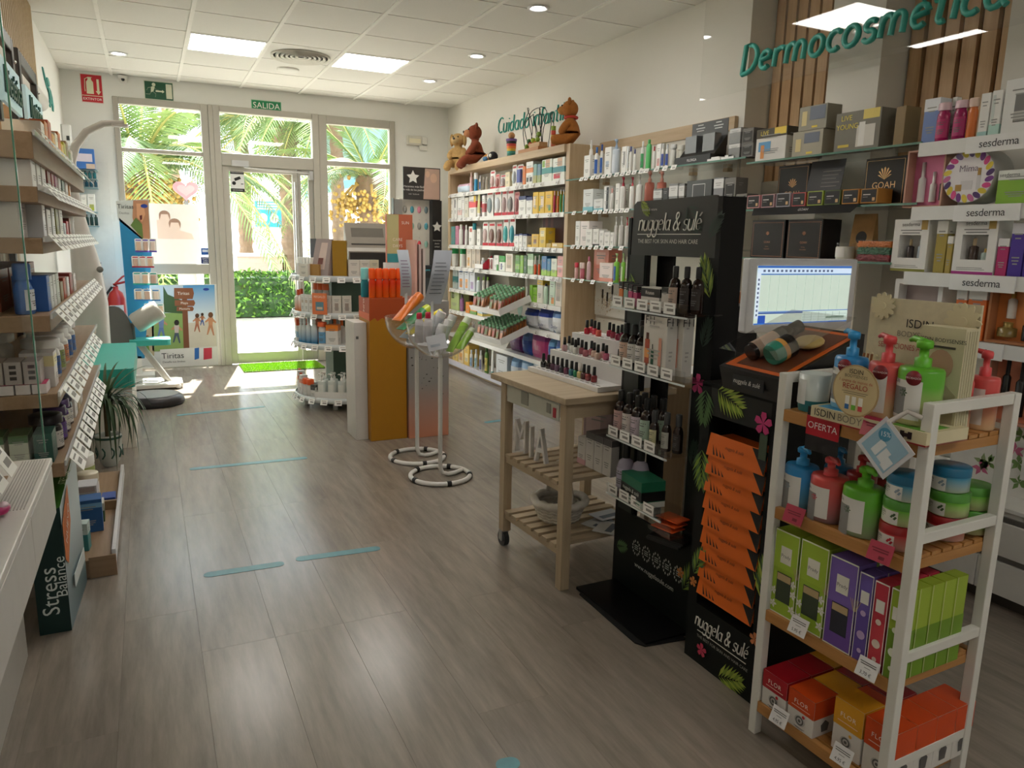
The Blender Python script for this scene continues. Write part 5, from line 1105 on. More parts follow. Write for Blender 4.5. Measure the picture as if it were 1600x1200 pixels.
# desk with monitor
dk = thing('desk','light wood counter desk with white side behind the black stands','desk',(2.46,2.36,0))
MB().box(-.45,.45,-.36,.36,.81,.85).build('top',wood('b89a72','c8ac84',0,8),dk,bevel=.003)
MB().box(-.45,-.42,.06,.22,0,.81).build('side_panel',wood('a88a64','b89a74',2,8),dk); MB().box(-.445,-.425,.22,.36,.0,.81).box(-.445,-.425,-.36,.06,0,.81).build('white_panel',mat('d6d2c8',.5),dk); MB().box(-.42,.45,.33,.35,0,.81).build('back_panel',mat('cfcac0',.5),dk)
MB().box(.42,.45,-.36,.33,0,.81).build('end_panel',mat('d6d2c8',.5),dk)
mn = thing('monitor','white framed computer monitor showing a pale green spreadsheet','monitor',(2.49,2.3,.85))
MB().box(-.31,.31,0,.045,.2,.505).build('housing',mat('e4e4e6',.35),mn,bevel=.008)
MB().bbox(-.05,.05,.045,.09,.015,.35,.01).build('stand',mat('d8d8da',.4),mn); MB().lathe([(.15,0),(.15,.01),(.05,.018)],28,T=Matrix.Translation((0,.07,0)),sy=.7).build('base',mat('d8d8da',.4),mn)
sc = MB().box(-.27,.27,-.002,0,.235,.475).build('screen',mat('cfe0d2',.3,emit=.32),mn)
def scr(x0,x1,z0,z1,c,e=.5,nm='screen_print'): return MB().box(x0,x1,-.003,-.0022,z0,z1).build(nm,mat(c,.4,emit=e),sc)
scr(-.27,.27,.466,.475,'2f5aa0'); scr(-.27,.27,.445,.464,'b8c8dc'); scr(-.27,-.25,.26,.445,'c0ccd8'); scr(-.25,.27,.438,.443,'3a66a8'); scr(-.25,.27,.285,.288,'3a66a8'); scr(-.25,-.0,.278,.284,'2c4c88'); scr(-.25,-.21,.24,.272,'24489a'); scr(0,.27,.24,.28,'b4c4bc'); scr(.14,.25,.252,.262,'1c3a1c'); scr(-.27,.27,.235,.24,'2a62b0')
m=MB()
for i in range(17): m.box(-.24+i*.024,-.228+i*.024,-.0036,-.003,.45,.459)
for i in range(9): m.box(-.264,-.256,-.0036,-.003,.27+i*.018,.279+i*.018)
o=m.build('toolbar_icons',mat('4a5a72',.4,emit=.4),sc); o['kind']='stuff'
m=MB()
for i in range(6): m.box(.01+i*.042,.012+i*.042,-.0034,-.003,.24,.28)
for i in range(3): m.box(0,.27,-.0034,-.003,.248+i*.011,.2492+i*.011)
for i in range(9): m.box(-.2+i*.05,-.199+i*.05,-.0034,-.003,.29,.438)
o=m.build('grid_lines',mat('8aa094',.4,emit=.4),sc); o['kind']='stuff'
# things on the desk
t = thing('paper_stack','stack of white paper on the wooden desk','paper',(2.13,2.53,.851)); 
for i in range(4): MB().box(-.11,.1,-.08,.08,.004*i,.004*i+.0035,T=Matrix.Rotation(.04*i,4,'Z')).build('sheet',mat('e8e6e2',.6),t)
r=Row(2.12,.851,'',(0,0,1),P0=(2.2,2.68,.851),d=(1,0,0),rz=0)
def deskitem(k,x,y,u,vt,nm,**kw):
    top=solve((x,y,.851),(0,0,1),v=vt); kw.setdefault('cat','box' if k=='c' else 'bottle')
    return carton(kw.pop('w',.08),kw.pop('d',.06),top,kw.pop('base','e6e4de'),(x,y,.851),0,nm,**kw) if k=='c' else bottle(kw.pop('w',.05),top,kw.pop('body','6a3210'),(x,y,.851),0,nm,**kw)
deskitem('b',2.44,2.66,1141,424,'amber oil bottle with black cap left of the monitor',body='7a3a12',cap='16120f',lab='2a1a10')
deskitem('b',2.53,2.68,1152,420,'second amber oil bottle nearer the monitor',body='84441a',cap='16120f',lab='2a1a10')
deskitem('c',2.17,2.45,1135,512,'white treatment carton on the desk edge behind the black stand',pats=[(.2,.8,.1,.6,'d8d0c8')])
t = thing('desk_box','black computer box on the desk left of the monitor','box',(2.36,2.51,.851)); MB().bbox(-.13,-.0,-.1,.1,0,.3,.01).build('housing',mat('101011',.4),t); MB().box(-.12,-.01,-.103,-.1,.02,.28).build('front_panel',mat('1b1b1d',.3),t)
# ================================================================== LEFT SIDE
lw = wood('8d7254','a2866a',0,8); lwy = wood('8d7254','a2866a',1,8)
ls = thing('shelving_unit','left wall shelving of brown planks on black uprights full of pharmacy boxes','shelving',(-.48,3.9,0))
def lb(x0,x1,y0,y1,z0,z1): return MB().box(x0+.48,x1+.48,y0-3.9,y1-3.9,z0,z1)
LZ = [1.709,1.543,1.383,1.136,.877,.64]; LT=[.083,.05,.05,.053,.046,.05]; YN,YE=2.82,4.95
for z,t_ in zip(LZ,LT):
    lb(-.62,-.3,YN,YE,z-t_,z-.001).build('shelf',lwy,ls,bevel=.002)
    lb(-.298,-.292,YN,YE,z-.012,z+.006).build('price_rail',mat('dcdad8',.2,spec=.7),ls)
    price_tags(ls,[(-.285+.48,YN+.07+.15*k-3.9,z+.012) for k in range(14 if z>1 else 11)],pi/2,w=.115,h=.065,tilt=.65)
for i in range(26): lb(-.648,-.636,2.83+i*.082,2.895+i*.082,.2,2.1).build('back_slat',wood('c9b08a','dcc8a4',2,10),ls)
for y in (2.95,3.75,4.55): lb(-.634,-.606,y,y+.05,.05,2.02).build('upright',mat('141212',.5),ls)
lb(-.64,-.28,3.33,4.62,.0,.075).build('base_tray',lwy,ls); lb(-.215,-.2,3.33,4.62,.05,.11).build('front_lip',mat('dedcdc',.25),ls); lb(-.28,-.215,3.33,4.62,.05,.075).build('base_tray',lwy,ls); lb(-.3,-.2,3.32,3.33,.0,.09).build('end_board',lw,ls); lb(-.6,-.215,3.95,3.97,.075,.12).build('tray_divider',lw,ls)
def lc(y0,y1,h,base,z,nm,x=-.315,d=.1,kind='c',**kw):
    loc=(x,(y0+y1)/2,z); w=(y1-y0)*.95
    if kind=='c': return carton(w,d,h,base,loc,pi/2,nm,**kw)
    if kind=='b': return bottle(w,h,base,loc,pi/2,nm,**kw)
    if kind=='j': return jar(w,h,base,loc,pi/2,nm,**kw)
z=LZ[0]
for i,(cc,nm) in enumerate((('e0d8cc','cream'),('c8743a','orange'),('b8563a','brick red'),('d8a04a','amber'),('e4dcc8','ivory'),('c86a3a','rust'),('d8b43a','yellow'),('b0a83a','olive yellow'),('8a6a4a','brown'),('6a7a3a','moss green'),('cfc8bc','stone'))):
    y=3.25+i*.122; lc(y,y+.105,.085+.018*(i%3),cc,z,'small %s carton, %s from the near end of the top left shelf'%(nm,ORD[i+1]),bands=[(.0,.35,'ece6da')] if i%2 else (),d=.12)
lc(3.75,3.9,.2,'b08a62',z,'tall tan carton behind the small cartons on the top left shelf',x=-.45); lc(4.68,4.8,.16,'241f1c',z,'black carton near the far end of the top left shelf',x=-.4)
lc(2.84,2.97,.13,'8e2a32',LZ[1],'wide dark red carton block at the near end of the second left shelf',x=-.42,d=.18,bands=[(0,.25,'e4ddd6')])
z=LZ[1]
for i,(y,w,h,cc,nm) in enumerate(((2.86,.11,.105,'e8e6e2','white'),(3.0,.1,.13,'e4e2dc','tall white'),(3.13,.12,.12,'dcd8d4','grey white'),(3.3,.11,.125,'8c3428','brick red'),(3.44,.09,.12,'a83a34','red'),(3.56,.1,.125,'9a2a5a','magenta'),(3.7,.1,.12,'d8d2ca','stone white'),(3.84,.12,.125,'2f4a34','dark green'),(4.0,.12,.11,'c9c4b8','pale grey'))): lc(y,y+w,h,cc,z,'%s carton, %s from the near end of the second left shelf'%(nm,ORD[i+1]),bands=[(.05,.3,'f0eeea')] if i in (3,4,5,7) else ())
lc(4.2,4.3,.14,'c8843a',z,'amber bottle with white cap at the far end of the second left shelf',kind='b',cap='f0ede6')
lc(3.1,3.5,.11,'7a2a30',z,'row of wine red cartons at the back of the second left shelf',x=-.46,d=.13)
z=LZ[2]
lc(2.84,3.02,.12,'d2cec8',z,'large grey white carton at the near end of the third left shelf',x=-.36,d=.2,pats=[(.2,.8,.4,.7,'a8a49e')])
for i,(y,w,h,cc,nm) in enumerate(((3.04,.08,.12,'e6e8ea','white'),(3.16,.13,.1,'e2e0dc','broad white'),(3.32,.1,.115,'d8dcd8','pale'),(3.46,.1,.12,'8a8a3a','olive'),(3.6,.13,.12,'e4e2d8','cream'),(3.76,.09,.06,'c8ccd2','short grey'),(3.88,.1,.07,'c83a44','short red white'),(4.02,.1,.085,'7a3a2a','brown'))): lc(y,y+w,h,cc,z,'%s carton, %s from the near end of the third left shelf'%(nm,ORD[i+2]))
lc(3.1,3.35,.16,'a85a38',z,'tall rust brown carton standing behind on the third left shelf',x=-.45); lc(3.5,3.9,.145,'8a4a30',z,'wide brown carton standing behind on the third left shelf',x=-.46)
lc(4.2,4.36,.1,'eae8e2',z,'round white jar at the far end of the third left shelf',kind='j',lid='f0eeea')
z=LZ[3]
for i,(y,cc,x) in enumerate(((2.84,'2a5a9c',-.48),(2.86,'2f68b0',-.345))):
    bottle(.085,.165,cc,(x,y+.04,z),pi/2,('back','front')[i]+' blue detergent style bottle with white label on the fourth left shelf',cap=cc,capf=.32,oval=.7,neck=.5,shoulder=.3,lab='e6ebf0')
for i,(y,w,h,cc,nm) in enumerate(((2.97,.08,.12,'2f66b4','blue'),(3.06,.08,.115,'dfe3de','white'),(3.16,.08,.115,'e4e6e0','second white'),(3.26,.1,.115,'d4dad0','pale green white'),(3.4,.1,.075,'9a8a6a','short tan'),(3.52,.1,.085,'b04a34','short rust'),(3.66,.1,.08,'e2dcd4','short cream'),(3.8,.12,.09,'a03a2c','brick'),(3.98,.12,.08,'ddd6ce','ivory'))): lc(y,y+w,h,cc,z,'%s carton, %s from the near end of the fourth left shelf'%(nm,ORD[i+1]))
for i,y in enumerate((2.96,3.19,3.42,3.65)): lc(y,y+.215,.14,'8e3a28',z,'tall brick red carton behind, %s from near on the fourth left shelf'%ORD[i+1],x=-.45,d=.12)
z=LZ[4]
for i in range(5): carton(.048,.11,.075,'b4aca8',(-.575+i*.052,2.835,z+.034),0,'grey carton with dark dots, %s from left on the fifth left shelf'%ORD[i+1],pats=[(.3,.7,.2,.35,'3a3634'),(.3,.7,.45,.6,'3a3634'),(.3,.7,.7,.85,'3a3634')],lines=None)
for i in range(6): carton(.042,.1,.032,'e4dcda',(-.58+i*.046,2.83,z+.001),0,'flat white carton with pink top, %s from left on the fifth left shelf'%ORD[i+1],lines=None,top='c83a6a')
for i in range(2): carton(.04,.04,.03,'d89a9c',(-.42+i*.05,2.822,z+.0335+.001),0,('left','right')[i]+' tiny pink carton on top of the flat pink cartons','box')if 0 else None
lc(2.95,3.05,.12,'dad6d0',z,'tall white carton beside the grey dotted cartons on the fifth left shelf',bands=[(.6,.9,'e8dfa8')])
for i,y in enumerate((3.1,3.26,3.42,3.58,3.74)): lc(y,y+.13,.145,'ecebe6',z,'white pill tub with blue label, %s from near on the fifth left shelf'%ORD[i+1],kind='b',cap='f2f2ee',capf=.22,neck=.85,lab=('2a5a9a','8a9a5a','c8825a','2a5a9a','3a6aa8')[i],oval=.95)
lc(3.1,3.28,.17,'e6e4de',z,'large white pill tub standing behind on the fifth left shelf',x=-.46,kind='b',cap='eeeeea',neck=.85,oval=.95)
z=LZ[5]
for i in range(4): carton(.055,.12,.1,('c9c6bc','d8d4c4','ccd2c0','2f5a50')[i],(-.56+i*.068,2.83,z+.001),0,('pale','white green','cream green','dark green')[i]+' herbal carton at the near end of the lowest left shelf',bands=[(.75,1,'3f6a3a')] if i<3 else ())
for i,(y,cc,nm) in enumerate(((2.97,'1c1a22','black'),(3.1,'3a2458','purple'),(3.23,'4a2a6a','violet'),(3.36,'2a2a44','navy'))): lc(y,y+.11,.13,cc,z,'round %s pill jar on the lowest left shelf'%nm,kind='b',cap=cc,capf=.25,neck=.85,lab='d8d4cc' if i!=1 else '6a4a9a',oval=.95)
for i,(y,cc,nm) in enumerate(((3.52,'e4e2de','white'),(3.66,'c8b48a','tan'),(3.8,'e2e0da','cream'))): lc(y,y+.11,.1,cc,z,'%s carton beyond the dark jars on the lowest left shelf'%nm)
bottle(.09,.09,'b8a48a',(-.33,2.765,.665),pi/2,'white lidded tub with kraft label in front of the lowest left shelf',cap='efece4',capf=.35,neck=.85,oval=1)if 0 else None
# things in the floor tray
Z=.0765
jar(.16,.17,'e4e2d4',(-.33,4.42,Z),pi/2,'big white tub with green label at the far end of the floor tray','ecebe4','a8b46a'); jar(.1,.13,'c8b894',(-.3,4.19,Z),pi/2,'small brown jar with beige lid in the floor tray','d8ccb0','f0ece0')
for i in range(3): carton(.085,.12,.12,'d4d2d4',(-.52+i*.09,3.98,Z),0,'white carton with blue arc, %s of three in the floor tray'%ORD[i+1],bands=[(0,.45,'2a3a72')],pats=[(.1,.9,.75,.95,'b8a8a8')],lines=None)
carton(.1,.06,.05,'2f4fa0',(-.222,4.03,Z),pi/2,'flat blue carton lying in the floor tray')
for i in range(2): carton(.1,.09,.09,'3f5f34',(-.42+i*.11,3.78,Z),.03,('left','right')[i]+' green carton with cream lid in the floor tray',bands=[(.6,1,'d2cfc0')],lines=None)
carton(.12,.1,.15,'2a5f9c',(-.32,3.66,Z),.05,'blue carton standing in the middle of the floor tray',bands=[(.75,.9,'7ab0d8')]); carton(.06,.1,.11,'3a78b8',(-.46,3.58,Z),.05,'slim blue white carton in the floor tray',bands=[(.2,.7,'dfe8ee')]); carton(.07,.06,.12,'3f9094',(-.34,3.44,Z),-.1,'teal carton at the near end of the floor tray',bands=[(.6,1,'c8dcd8')])
# hanging aisle signs
for k,(y0,y1,wd) in enumerate(((2.93,3.36,'Dietética'),(3.48,4.02,'Nutrición'))):
    t = thing('hanging_sign','lit pale blue sign with green lettering in a black frame, %s one on the left'%('nearer','farther')[k],'sign',(-.4,(y0+y1)/2,1.75)); L=(y1-y0)/2
    MB().box(-.012,.012,-L,-L+.05,0,.33).box(-.012,.012,L-.05,L,0,.33).box(-.012,.012,-L+.05,L-.05,.28,.33).build('frame',mat('1a1110',.4),t,bevel=.004)
    MB().box(.012,.024,-L+.0,L-.03,.06,.2).build('plate',mat('a9c6cc',.35,emit=.12),t)
    text(wd,.125,mat('0e4a3c',.4),t,(.027,-.015,.128),(pi/2,0,pi/2),shear=.2,sx=.78,ext=.003); MB().sph((.014,L-.025,.25),.007,8,6).build('screw',mat('e8e8e8',.2,.8),t)
# near left counter
ct = thing('counter','white low counter with wood inlaid top at the left edge of the picture','counter',(-.47,1.7,0))
def cb(x0,x1,y0,y1,z0,z1): return MB().box(x0+.47,x1+.47,y0-1.7,y1-1.7,z0,z1)
cb(-.64,-.305,.6,2.45,.585,.735).build('carcass',mat('d2cec8',.45),ct); cb(-.64,-.29,.6,2.46,.735,.755).build('top',mat('e2dfda',.35),ct,bevel=.003); cb(-.62,-.375,.6,2.3,.755,.758).build('wood_inlay',lwy,ct)
for y0,y1 in ((.62,1.38),(1.384,2.0),(2.004,2.445)): cb(-.305,-.291,y0,y1,.59,.733).build('drawer_front',mat('dcd9d4',.4),ct,bevel=.002)
cb(-.64,-.45,.6,2.75,0,.24).build('plinth_box',mat('b9b5ae',.5),ct); cb(-.62,-.5,.6,2.4,.24,.585).build('back_panel',mat('4a4642',.6),ct)
for i in range(9): cb(-.36+i*.007,-.358+i*.007,2.0,2.44,.755,.757).build('groove',mat('b4b0aa',.5),ct)
gp = thing('glass_partition','tall clear glass divider with green edge at the near end of the left shelves','glass panel',(-.45,2.52,.757))
MB().box(-.18,.135,-.004,.004,0,1.5).build('pane',glass('eef6f2',.25),gp); MB().box(.135,.139,-.0045,.0045,0,1.5).build('green_edge',mat('4f8a74',.15),gp)
wp = thing('wooden_post','brown wooden post standing on the counter at the left edge','post',(-.42,2.15,.7585)); MB().box(-.04,.03,-.03,.03,0,.5).build('post',wood('6e5238','806444',2,8),wp); MB().box(-.04,.03,-.032,.032,.5,.52).build('cap',wood('6e5238','806444',0,8),wp)
us = thing('wall_shelf','white shelf with price tickets above the counter at the left edge','shelf',(-.5,1.75,.9)); MB().box(-.14,.13,-.6,.36,-.03,0).build('board',mat('dedbd6',.4),us,bevel=.002); MB().box(.13,.137,-.6,.36,-.03,.012).build('price_rail',mat('e8e6e2',.25),us)
price_tags(us,[(.142,.3-k*.13,.0) for k in range(6)],pi/2,w=.09,h=.075,tilt=.5)
for i,y in enumerate((1.93,1.84,1.75)): lc(y,y+.08,.1,'e4e2e2',.9015,'white carton with pink stripe, %s from far on the small left shelf'%ORD[i+1],x=-.4,bands=[(.2,.6,'d88aa0')])
ac = thing('acrylic_tray','clear acrylic tray of white boxed samples on the left counter','tray',(-.44,2.0,.7585)); 
MB().box(-.12,.06,-.14,.14,0,.004).box(.056,.06,-.14,.14,.004,.1).box(-.12,.056,.136,.14,.004,.1).box(-.12,.056,-.14,-.136,.004,.1).build('tray',glass('f2f4f4',.3),ac)
for i in range(3): carton(.05,.08,.1-.01*i,('d8d4d2','8a6a6a','cac6c4')[i],(-.44,1.9+i*.08,.764),pi/2,('nearest','middle','farthest')[i]+' sample carton in the acrylic tray on the left counter')
o = carton(.16,.2,.085,'9fb0bc',(-.33,1.62,.7565),pi/2,'pale blue box with black top lying on the left counter','box',top='141416',bands=[(0,.12,'e0b88a')]); 
t = thing('pink_clip','small magenta hair clip lying on the left counter','clip',(-.345,1.98,.7575)); MB().sph((0,0,.012),(.02,.035,.012),12,8).build('clip',mat('b82a6a',.3),t); MB().sph((.005,0,.02),(.012,.02,.008),10,6).build('inset',mat('e0c0cc',.3),t)
# tall cardboard display with Stress Balance print
t = thing('cardboard_display','tall dark green cardboard display with orange corner flash beside the floor tray','display',(-.38,2.88,0))
hh=.555
MB()._a([(-.05,0,0),(.048,0,0),(.07,.42,0),(-.03,.42,0),(-.05,0,hh-.13),(.048,0,hh-.09),(.07,.42,hh+.02),(-.03,.42,hh-.02)],[(3,2,1,0),(2,3,7,6),(3,0,4,7)],0)._a([(-.05,0,0),(.048,0,0),(.048,0,hh-.09),(-.05,0,hh-.13)],[(0,1,2,3)],0)._a([(.048,0,0),(.07,.42,0),(.07,.42,hh+.02),(.048,0,hh-.09)],[(0,1,2,3)],1)._a([(-.05,0,hh-.13),(.048,0,hh-.09),(.07,.42,hh+.02),(-.03,.42,hh-.02)],[(0,1,2,3)],2).build('body',[mat('0f2f2c',.4),mat('4a6a70',.4,grad=('ccdade',.02,.36)),mat('3f7a2c',.45)],t)
text('Stress',.075,mat('dfe8e4',.5),t,(-.005,-.002,.16),(pi/2,-pi/2,0)); text('Balance',.05,mat('dfe8e4',.5),t,(.032,-.002,.21),(pi/2,-pi/2,0))
xf=lambda y: .0515+.0524*y
MB()._a([(xf(0),0,.27),(xf(.05),.05,.235),(xf(.16),.16,.36),(xf(.16),.16,.5),(xf(.02),.02,.42),(xf(0),0,.4)],[(0,1,2,3,4,5)]).build('orange_flash',mat('d8742c',.45),t); text('NUEVO',.045,mat('f6ece0'),t,(xf(.085)+.002,.085,.375),(pi/2,-.85,pi/2-.05))
text('STRESS BALANCE',.035,mat('d8e8c0'),t,(.055,.2,hh-.028),(.22,0,pi/2+.0))
MB().box(0,.002,.1,.36,.12,.17,T=Matrix.Translation((.056,0,0))@Matrix.Rotation(-.05,4,'Z')).build('print_band',mat('d8e0e0',.5),t)
# plant
t = thing('potted_plant','spiky green dragon plant in a patterned ceramic pot beside the teal bench','plant',(-.29,5.02,0))
k_=.72
MB().lathe([(.05*k_,0),(.075*k_,.03),(.1*k_,.1),(.098*k_,.14),(.105*k_,.19),(.1*k_,.2),(.09*k_,.19),(.085*k_,.17)],24,cap=False).build('pot',mat('cfd4cc',.25),t)
pm=MB()
for k in range(9):
    a=k*.7; P=[(.101*k_*cos(a+.25*sin(q)),.101*k_*sin(a+.25*sin(q)),.06+.022*q) for q in range(4)]; pm.tube(P,.005,5)
pm.lathe([(.106*k_,.176),(.108*k_,.184),(.106*k_,.19)],24,cap=False); o=pm.build('pot_pattern',mat('2f5a4c',.3),t); MB().lathe([(.09*k_,.17),(.001,.175)],18,cap=False).build('soil',mat('2c2118',.95),t)
MB().cyl(0,0,.17,.42,.016,.012,10).build('stem',mat('7a6a4a',.9,noise=.3),t)
def leaf(L,dr,w):
    m=MB(); n=8; vs=[]
    for i in range(n+1):
        s=i/n; x=L*(s-.3*dr*s*s); z=L*(.75*s-dr*s*s*.95); ww=w*(1-s)**.6*(.5+.5*min(1,s*5)); vs+= [(x,-ww,z+.25*ww),(x,0,z),(x,ww,z+.25*ww)]
    m._a(vs,[(i*3+k,i*3+k+1,i*3+k+4,i*3+k+3) for i in range(n) for k in (0,1)],0,True); return m.mesh(LM)
LM=mat('2f4a24',.45,noise=.25,scale=6); lv=[leaf(.36,.5,.014),leaf(.4,.95,.014),leaf(.42,1.4,.015),leaf(.4,1.75,.014)]
r=random.Random(5)
for i in range(92):
    k=min(3,i//23); o=link('leaf',lv[k],t,(0,0,.42-.05*r.random()),0); o.rotation_euler=(0,r.uniform(-.5,.1) if k==0 else r.uniform(-.2,.25),i*2.4+r.uniform(-.3,.3)); o.scale=(r.uniform(.7,1.05),)*3
# teal bench
t = thing('bench','teal upholstered bench on a cream box base along the left wall','bench',(-.39,6.07,0))
MB().box(-.25,.24,-.66,.45,0,.41).build('base_box',mat('d8d2c4',.5),t); MB().bbox(-.25,.26,-.67,.67,.41,.535,.02).build('cushion',mat('2fa08e',.45),t,bevel=.015)
# body scale with height arm
t = thing('body_scale','tall white body scale with curved height arm and dark oval foot plate','scale',(-.05,6.8,0))
MB().lathe([(.24,0),(.26,.02),(.25,.06),(.22,.085),(.001,.09)],32,T=Matrix.Translation((.0,.0,0)),sx=1,sy=.85,cap=False).build('foot_plate',mat('2a2628',.35),t); MB().lathe([(.215,.088),(.001,.092)],32,sy=.85,cap=False).build('foot_pad',mat('9a9a98',.4),t)
m=MB(); path=[(-.40,.1,.0,.13),(-.40,.1,.5,.13),(-.385,.1,.85,.12),(-.40,.1,1.15,.105),(-.425,.1,1.4,.075),(-.44,.1,1.6,.05),(-.45,.1,1.8,.04),(-.44,.1,1.95,.036),(-.40,.1,2.07,.032),(-.32,.1,2.18,.028),(-.2,.1,2.25,.026),(-.05,.1,2.27,.02)]
m.tube([(a,b,c) for a,b,c,_ in path],[q for *_,q in path],14,flat=1).build('column',mat('b9b2aa',.35),t); MB().box(-.44,-.2,-.1,.12,.02,.1).build('link_arm',mat('9a9690',.4),t)
MB().lathe([(.025,0),(.02,.01),(.001,.012)],14,T=Matrix.Translation((-.3,.015,1.12))@Matrix.Rotation(pi/2,4,'X'),cap=False).build('coin_slot',mat('6a6660',.3),t); MB().bbox(-.14,-.02,.06,.14,2.235,2.255,.01).build('sensor_head',mat('c4beb8',.35),t)
# blood pressure chair
t = thing('pressure_chair','grey blood pressure chair with cuff tube, teal arm pad and slanted leg','chair',(-.1,7.6,0))
m=MB(); P=arc(0,0,.13,.36,100,0,8); m.prism([(-.25,.40)]+[(-.25+.0,.76)]+[(-.20+.14*sin(rad(a)),.42+.34*cos(rad(a))) for a in range(0,91,15)]+[(-.06,.36),(-.2,.36)],-.03,.03,T=Matrix.Rotation(pi/2,4,'X')); m.build('backrest',mat('5f605c',.5),t)
T=Matrix.Translation((.03,0,.66))@Matrix.Rotation(.62,4,'Y')
T=Matrix.Translation((.06,0,.66))@Matrix.Rotation(rad(58),4,'Y')
MB().lathe([(.085,-.13),(.095,-.1),(.095,.1),(.085,.13),(.07,.13),(.07,-.125)],22,T=T,cap=False).build('cuff_tube',mat('a9a69c',.4),t); MB().lathe([(.0705,-.12),(.001,-.11)],20,T=T,cap=False).build('cuff_lining',mat('2a2a2a',.8),t)
MB().bbox(-.1,.24,-.13,.13,.405,.455,.03).build('arm_pad',mat('3fb0a4',.4),t,bevel=.01); MB().tube([(-.02,0,.41),(.22,.0,.02)],.03,10).tube([(-.14,0,.4),(-.16,0,.02)],.025,8).build('leg',mat('b4b0a8',.4,.3),t); MB().bbox(-.3,.32,-.2,.2,.02,.05,.05).build('base',mat('d2cec4',.5),t); MB().sph((.28,-.17,.025),.025,10,8).sph((-.24,-.17,.025),.025,10,8).build('caster',mat('dcdcd8',.3),t)
MB().box(-.2,-.05,.0,.05,.44,.6).build('bracket',mat('8a8a86',.4),t)
# fire extinguisher
p=py(183,480,8.5)
t = thing('fire_extinguisher','red fire extinguisher standing on the floor by the left front corner','fire extinguisher',(p.x,8.5,.0))
MB().lathe([(.01,.38),(.075,.4),(.08,.42),(.08,.76),(.06,.82),(.025,.85),(.025,.88)],20).build('cylinder',mat('c8322c',.3),t); MB().tube([(.02,0,.88),(-.02,0,.9),(.1,0,.93),(.12,0,.92)],.012,6).tube([(-.01,0,.9),(.07,0,.98),(.12,0,1.0)],.01,6).build('valve_lever',mat('b82a26',.35),t); MB().tube([(-.03,-.02,.88),(-.09,-.03,.8),(-.1,-.03,.6),(-.085,-.03,.46)],.012,7).build('hose',mat('1c1c1c',.6),t); wraplabel(t,.08,1,.55,.7,'ecdcd4',-50,50,cy=0,off=1.01); MB().box(-.03,.03,.075,.16,.36,.8).box(-.08,.08,-.08,.16,.34,.38).build('wall_bracket',mat('a8a8a4',.4,.5),t)
MB().cyl(0,.02,0,.34,.05,.05,16).build('floor_post',mat('b8b6b0',.4),t)
# corner rack on the front wall
cr = thing('corner_rack','slim rack of small shelves and hooks in the left front corner','rack',(-.47,8.6,0))
YR=8.5; CR=[(2.0,108,152,264),(1.985,110,152,279),(1.83,112,153,292),(1.56,115,152,330),(1.42,118,154,352)]
for z,u0,u1,v in CR:
    zz=py(130,v,YR).z; a,b=py(u0,v,YR).x,py(u1,v,YR).x; MB().box(a+.47,b+.47,YR-8.62,8.665-8.6,zz-.012,zz-.002).build('shelf',mat('8fb0b4',.3),cr)
MB().box(-.17,.17,.05,.066,.25,2.1).build('back_board',mat('ebe9e3',.7),cr)
def crow(v,items,place):
    zz=py(130,v,YR).z; r=Row(0,zz,place,(0,0,1),P0=(0,YR-.06,zz),d=(1,0,0),rz=0); r.add(items,dep=.07)
crow(264,[('c',113,150,232,'blue folder style carton with white card',{'base':'3f78c8','pats':[(.2,.9,.35,.75,'e4dcec'),(.6,1,0,.25,'d8c4b4')],'lines':None})],'on the corner rack')
crow(279,[('b',110+7*i,116+7*i,267,'small teal bottle',{'body':'1f6a74','cap':'123f48','seg':10}) for i in range(6)],'on the upper teal corner shelf'); crow(292,[('b',112+7*i,118+7*i,282,'small dark teal bottle',{'body':'164f66','cap':'123f48','seg':10}) for i in range(6)],'on the lower teal corner shelf')
crow(330,[('c',117,127,306,'grey carton',{'base':'a8a49e'}),('c',128,137,304,'white carton',{}),('c',138,150,303,'white carton with lime print',{'pats':[(.2,.8,.05,.4,'b8c83a')]})],'on the third corner shelf')
crow(352,[('b',120+7*i,126+7*i,335,'dark green bottle',{'body':'1f3f3c','cap':'121c1c','seg':10}) for i in range(5)],'on the fourth corner shelf')
r=random.Random(12); n=0
for j,v in enumerate((395,430,460,490,520,552)):
    for i in range(3 if j else 2):
        n+=1; u=136+9*i+j*1.5; zz=py(u,v,8.4).z; x=py(u,v,8.4).x
        blister(.06,.13,r.choice(('e6e8e8','dfe4e6','e8e0dc')),(x,8.42-.05*(i%2),zz),0,'small hanging pack with %s print, %s in row %s of the corner hooks'%(('teal','blue','grey')[n%3],ORD[i+1],ORD[j+1]),fill=('2f9aa0','4a86c0','9aa0a4')[n%3],foot=('2f9aa0','4a86c0','8a9094')[n%3],shape=0)
        MB().tube([(x+.47,8.65-8.6,zz+.13),(x+.47,8.36-8.6,zz+.135)],.003,5).build('hook',mat('b8b8b8',.3,.8),cr)
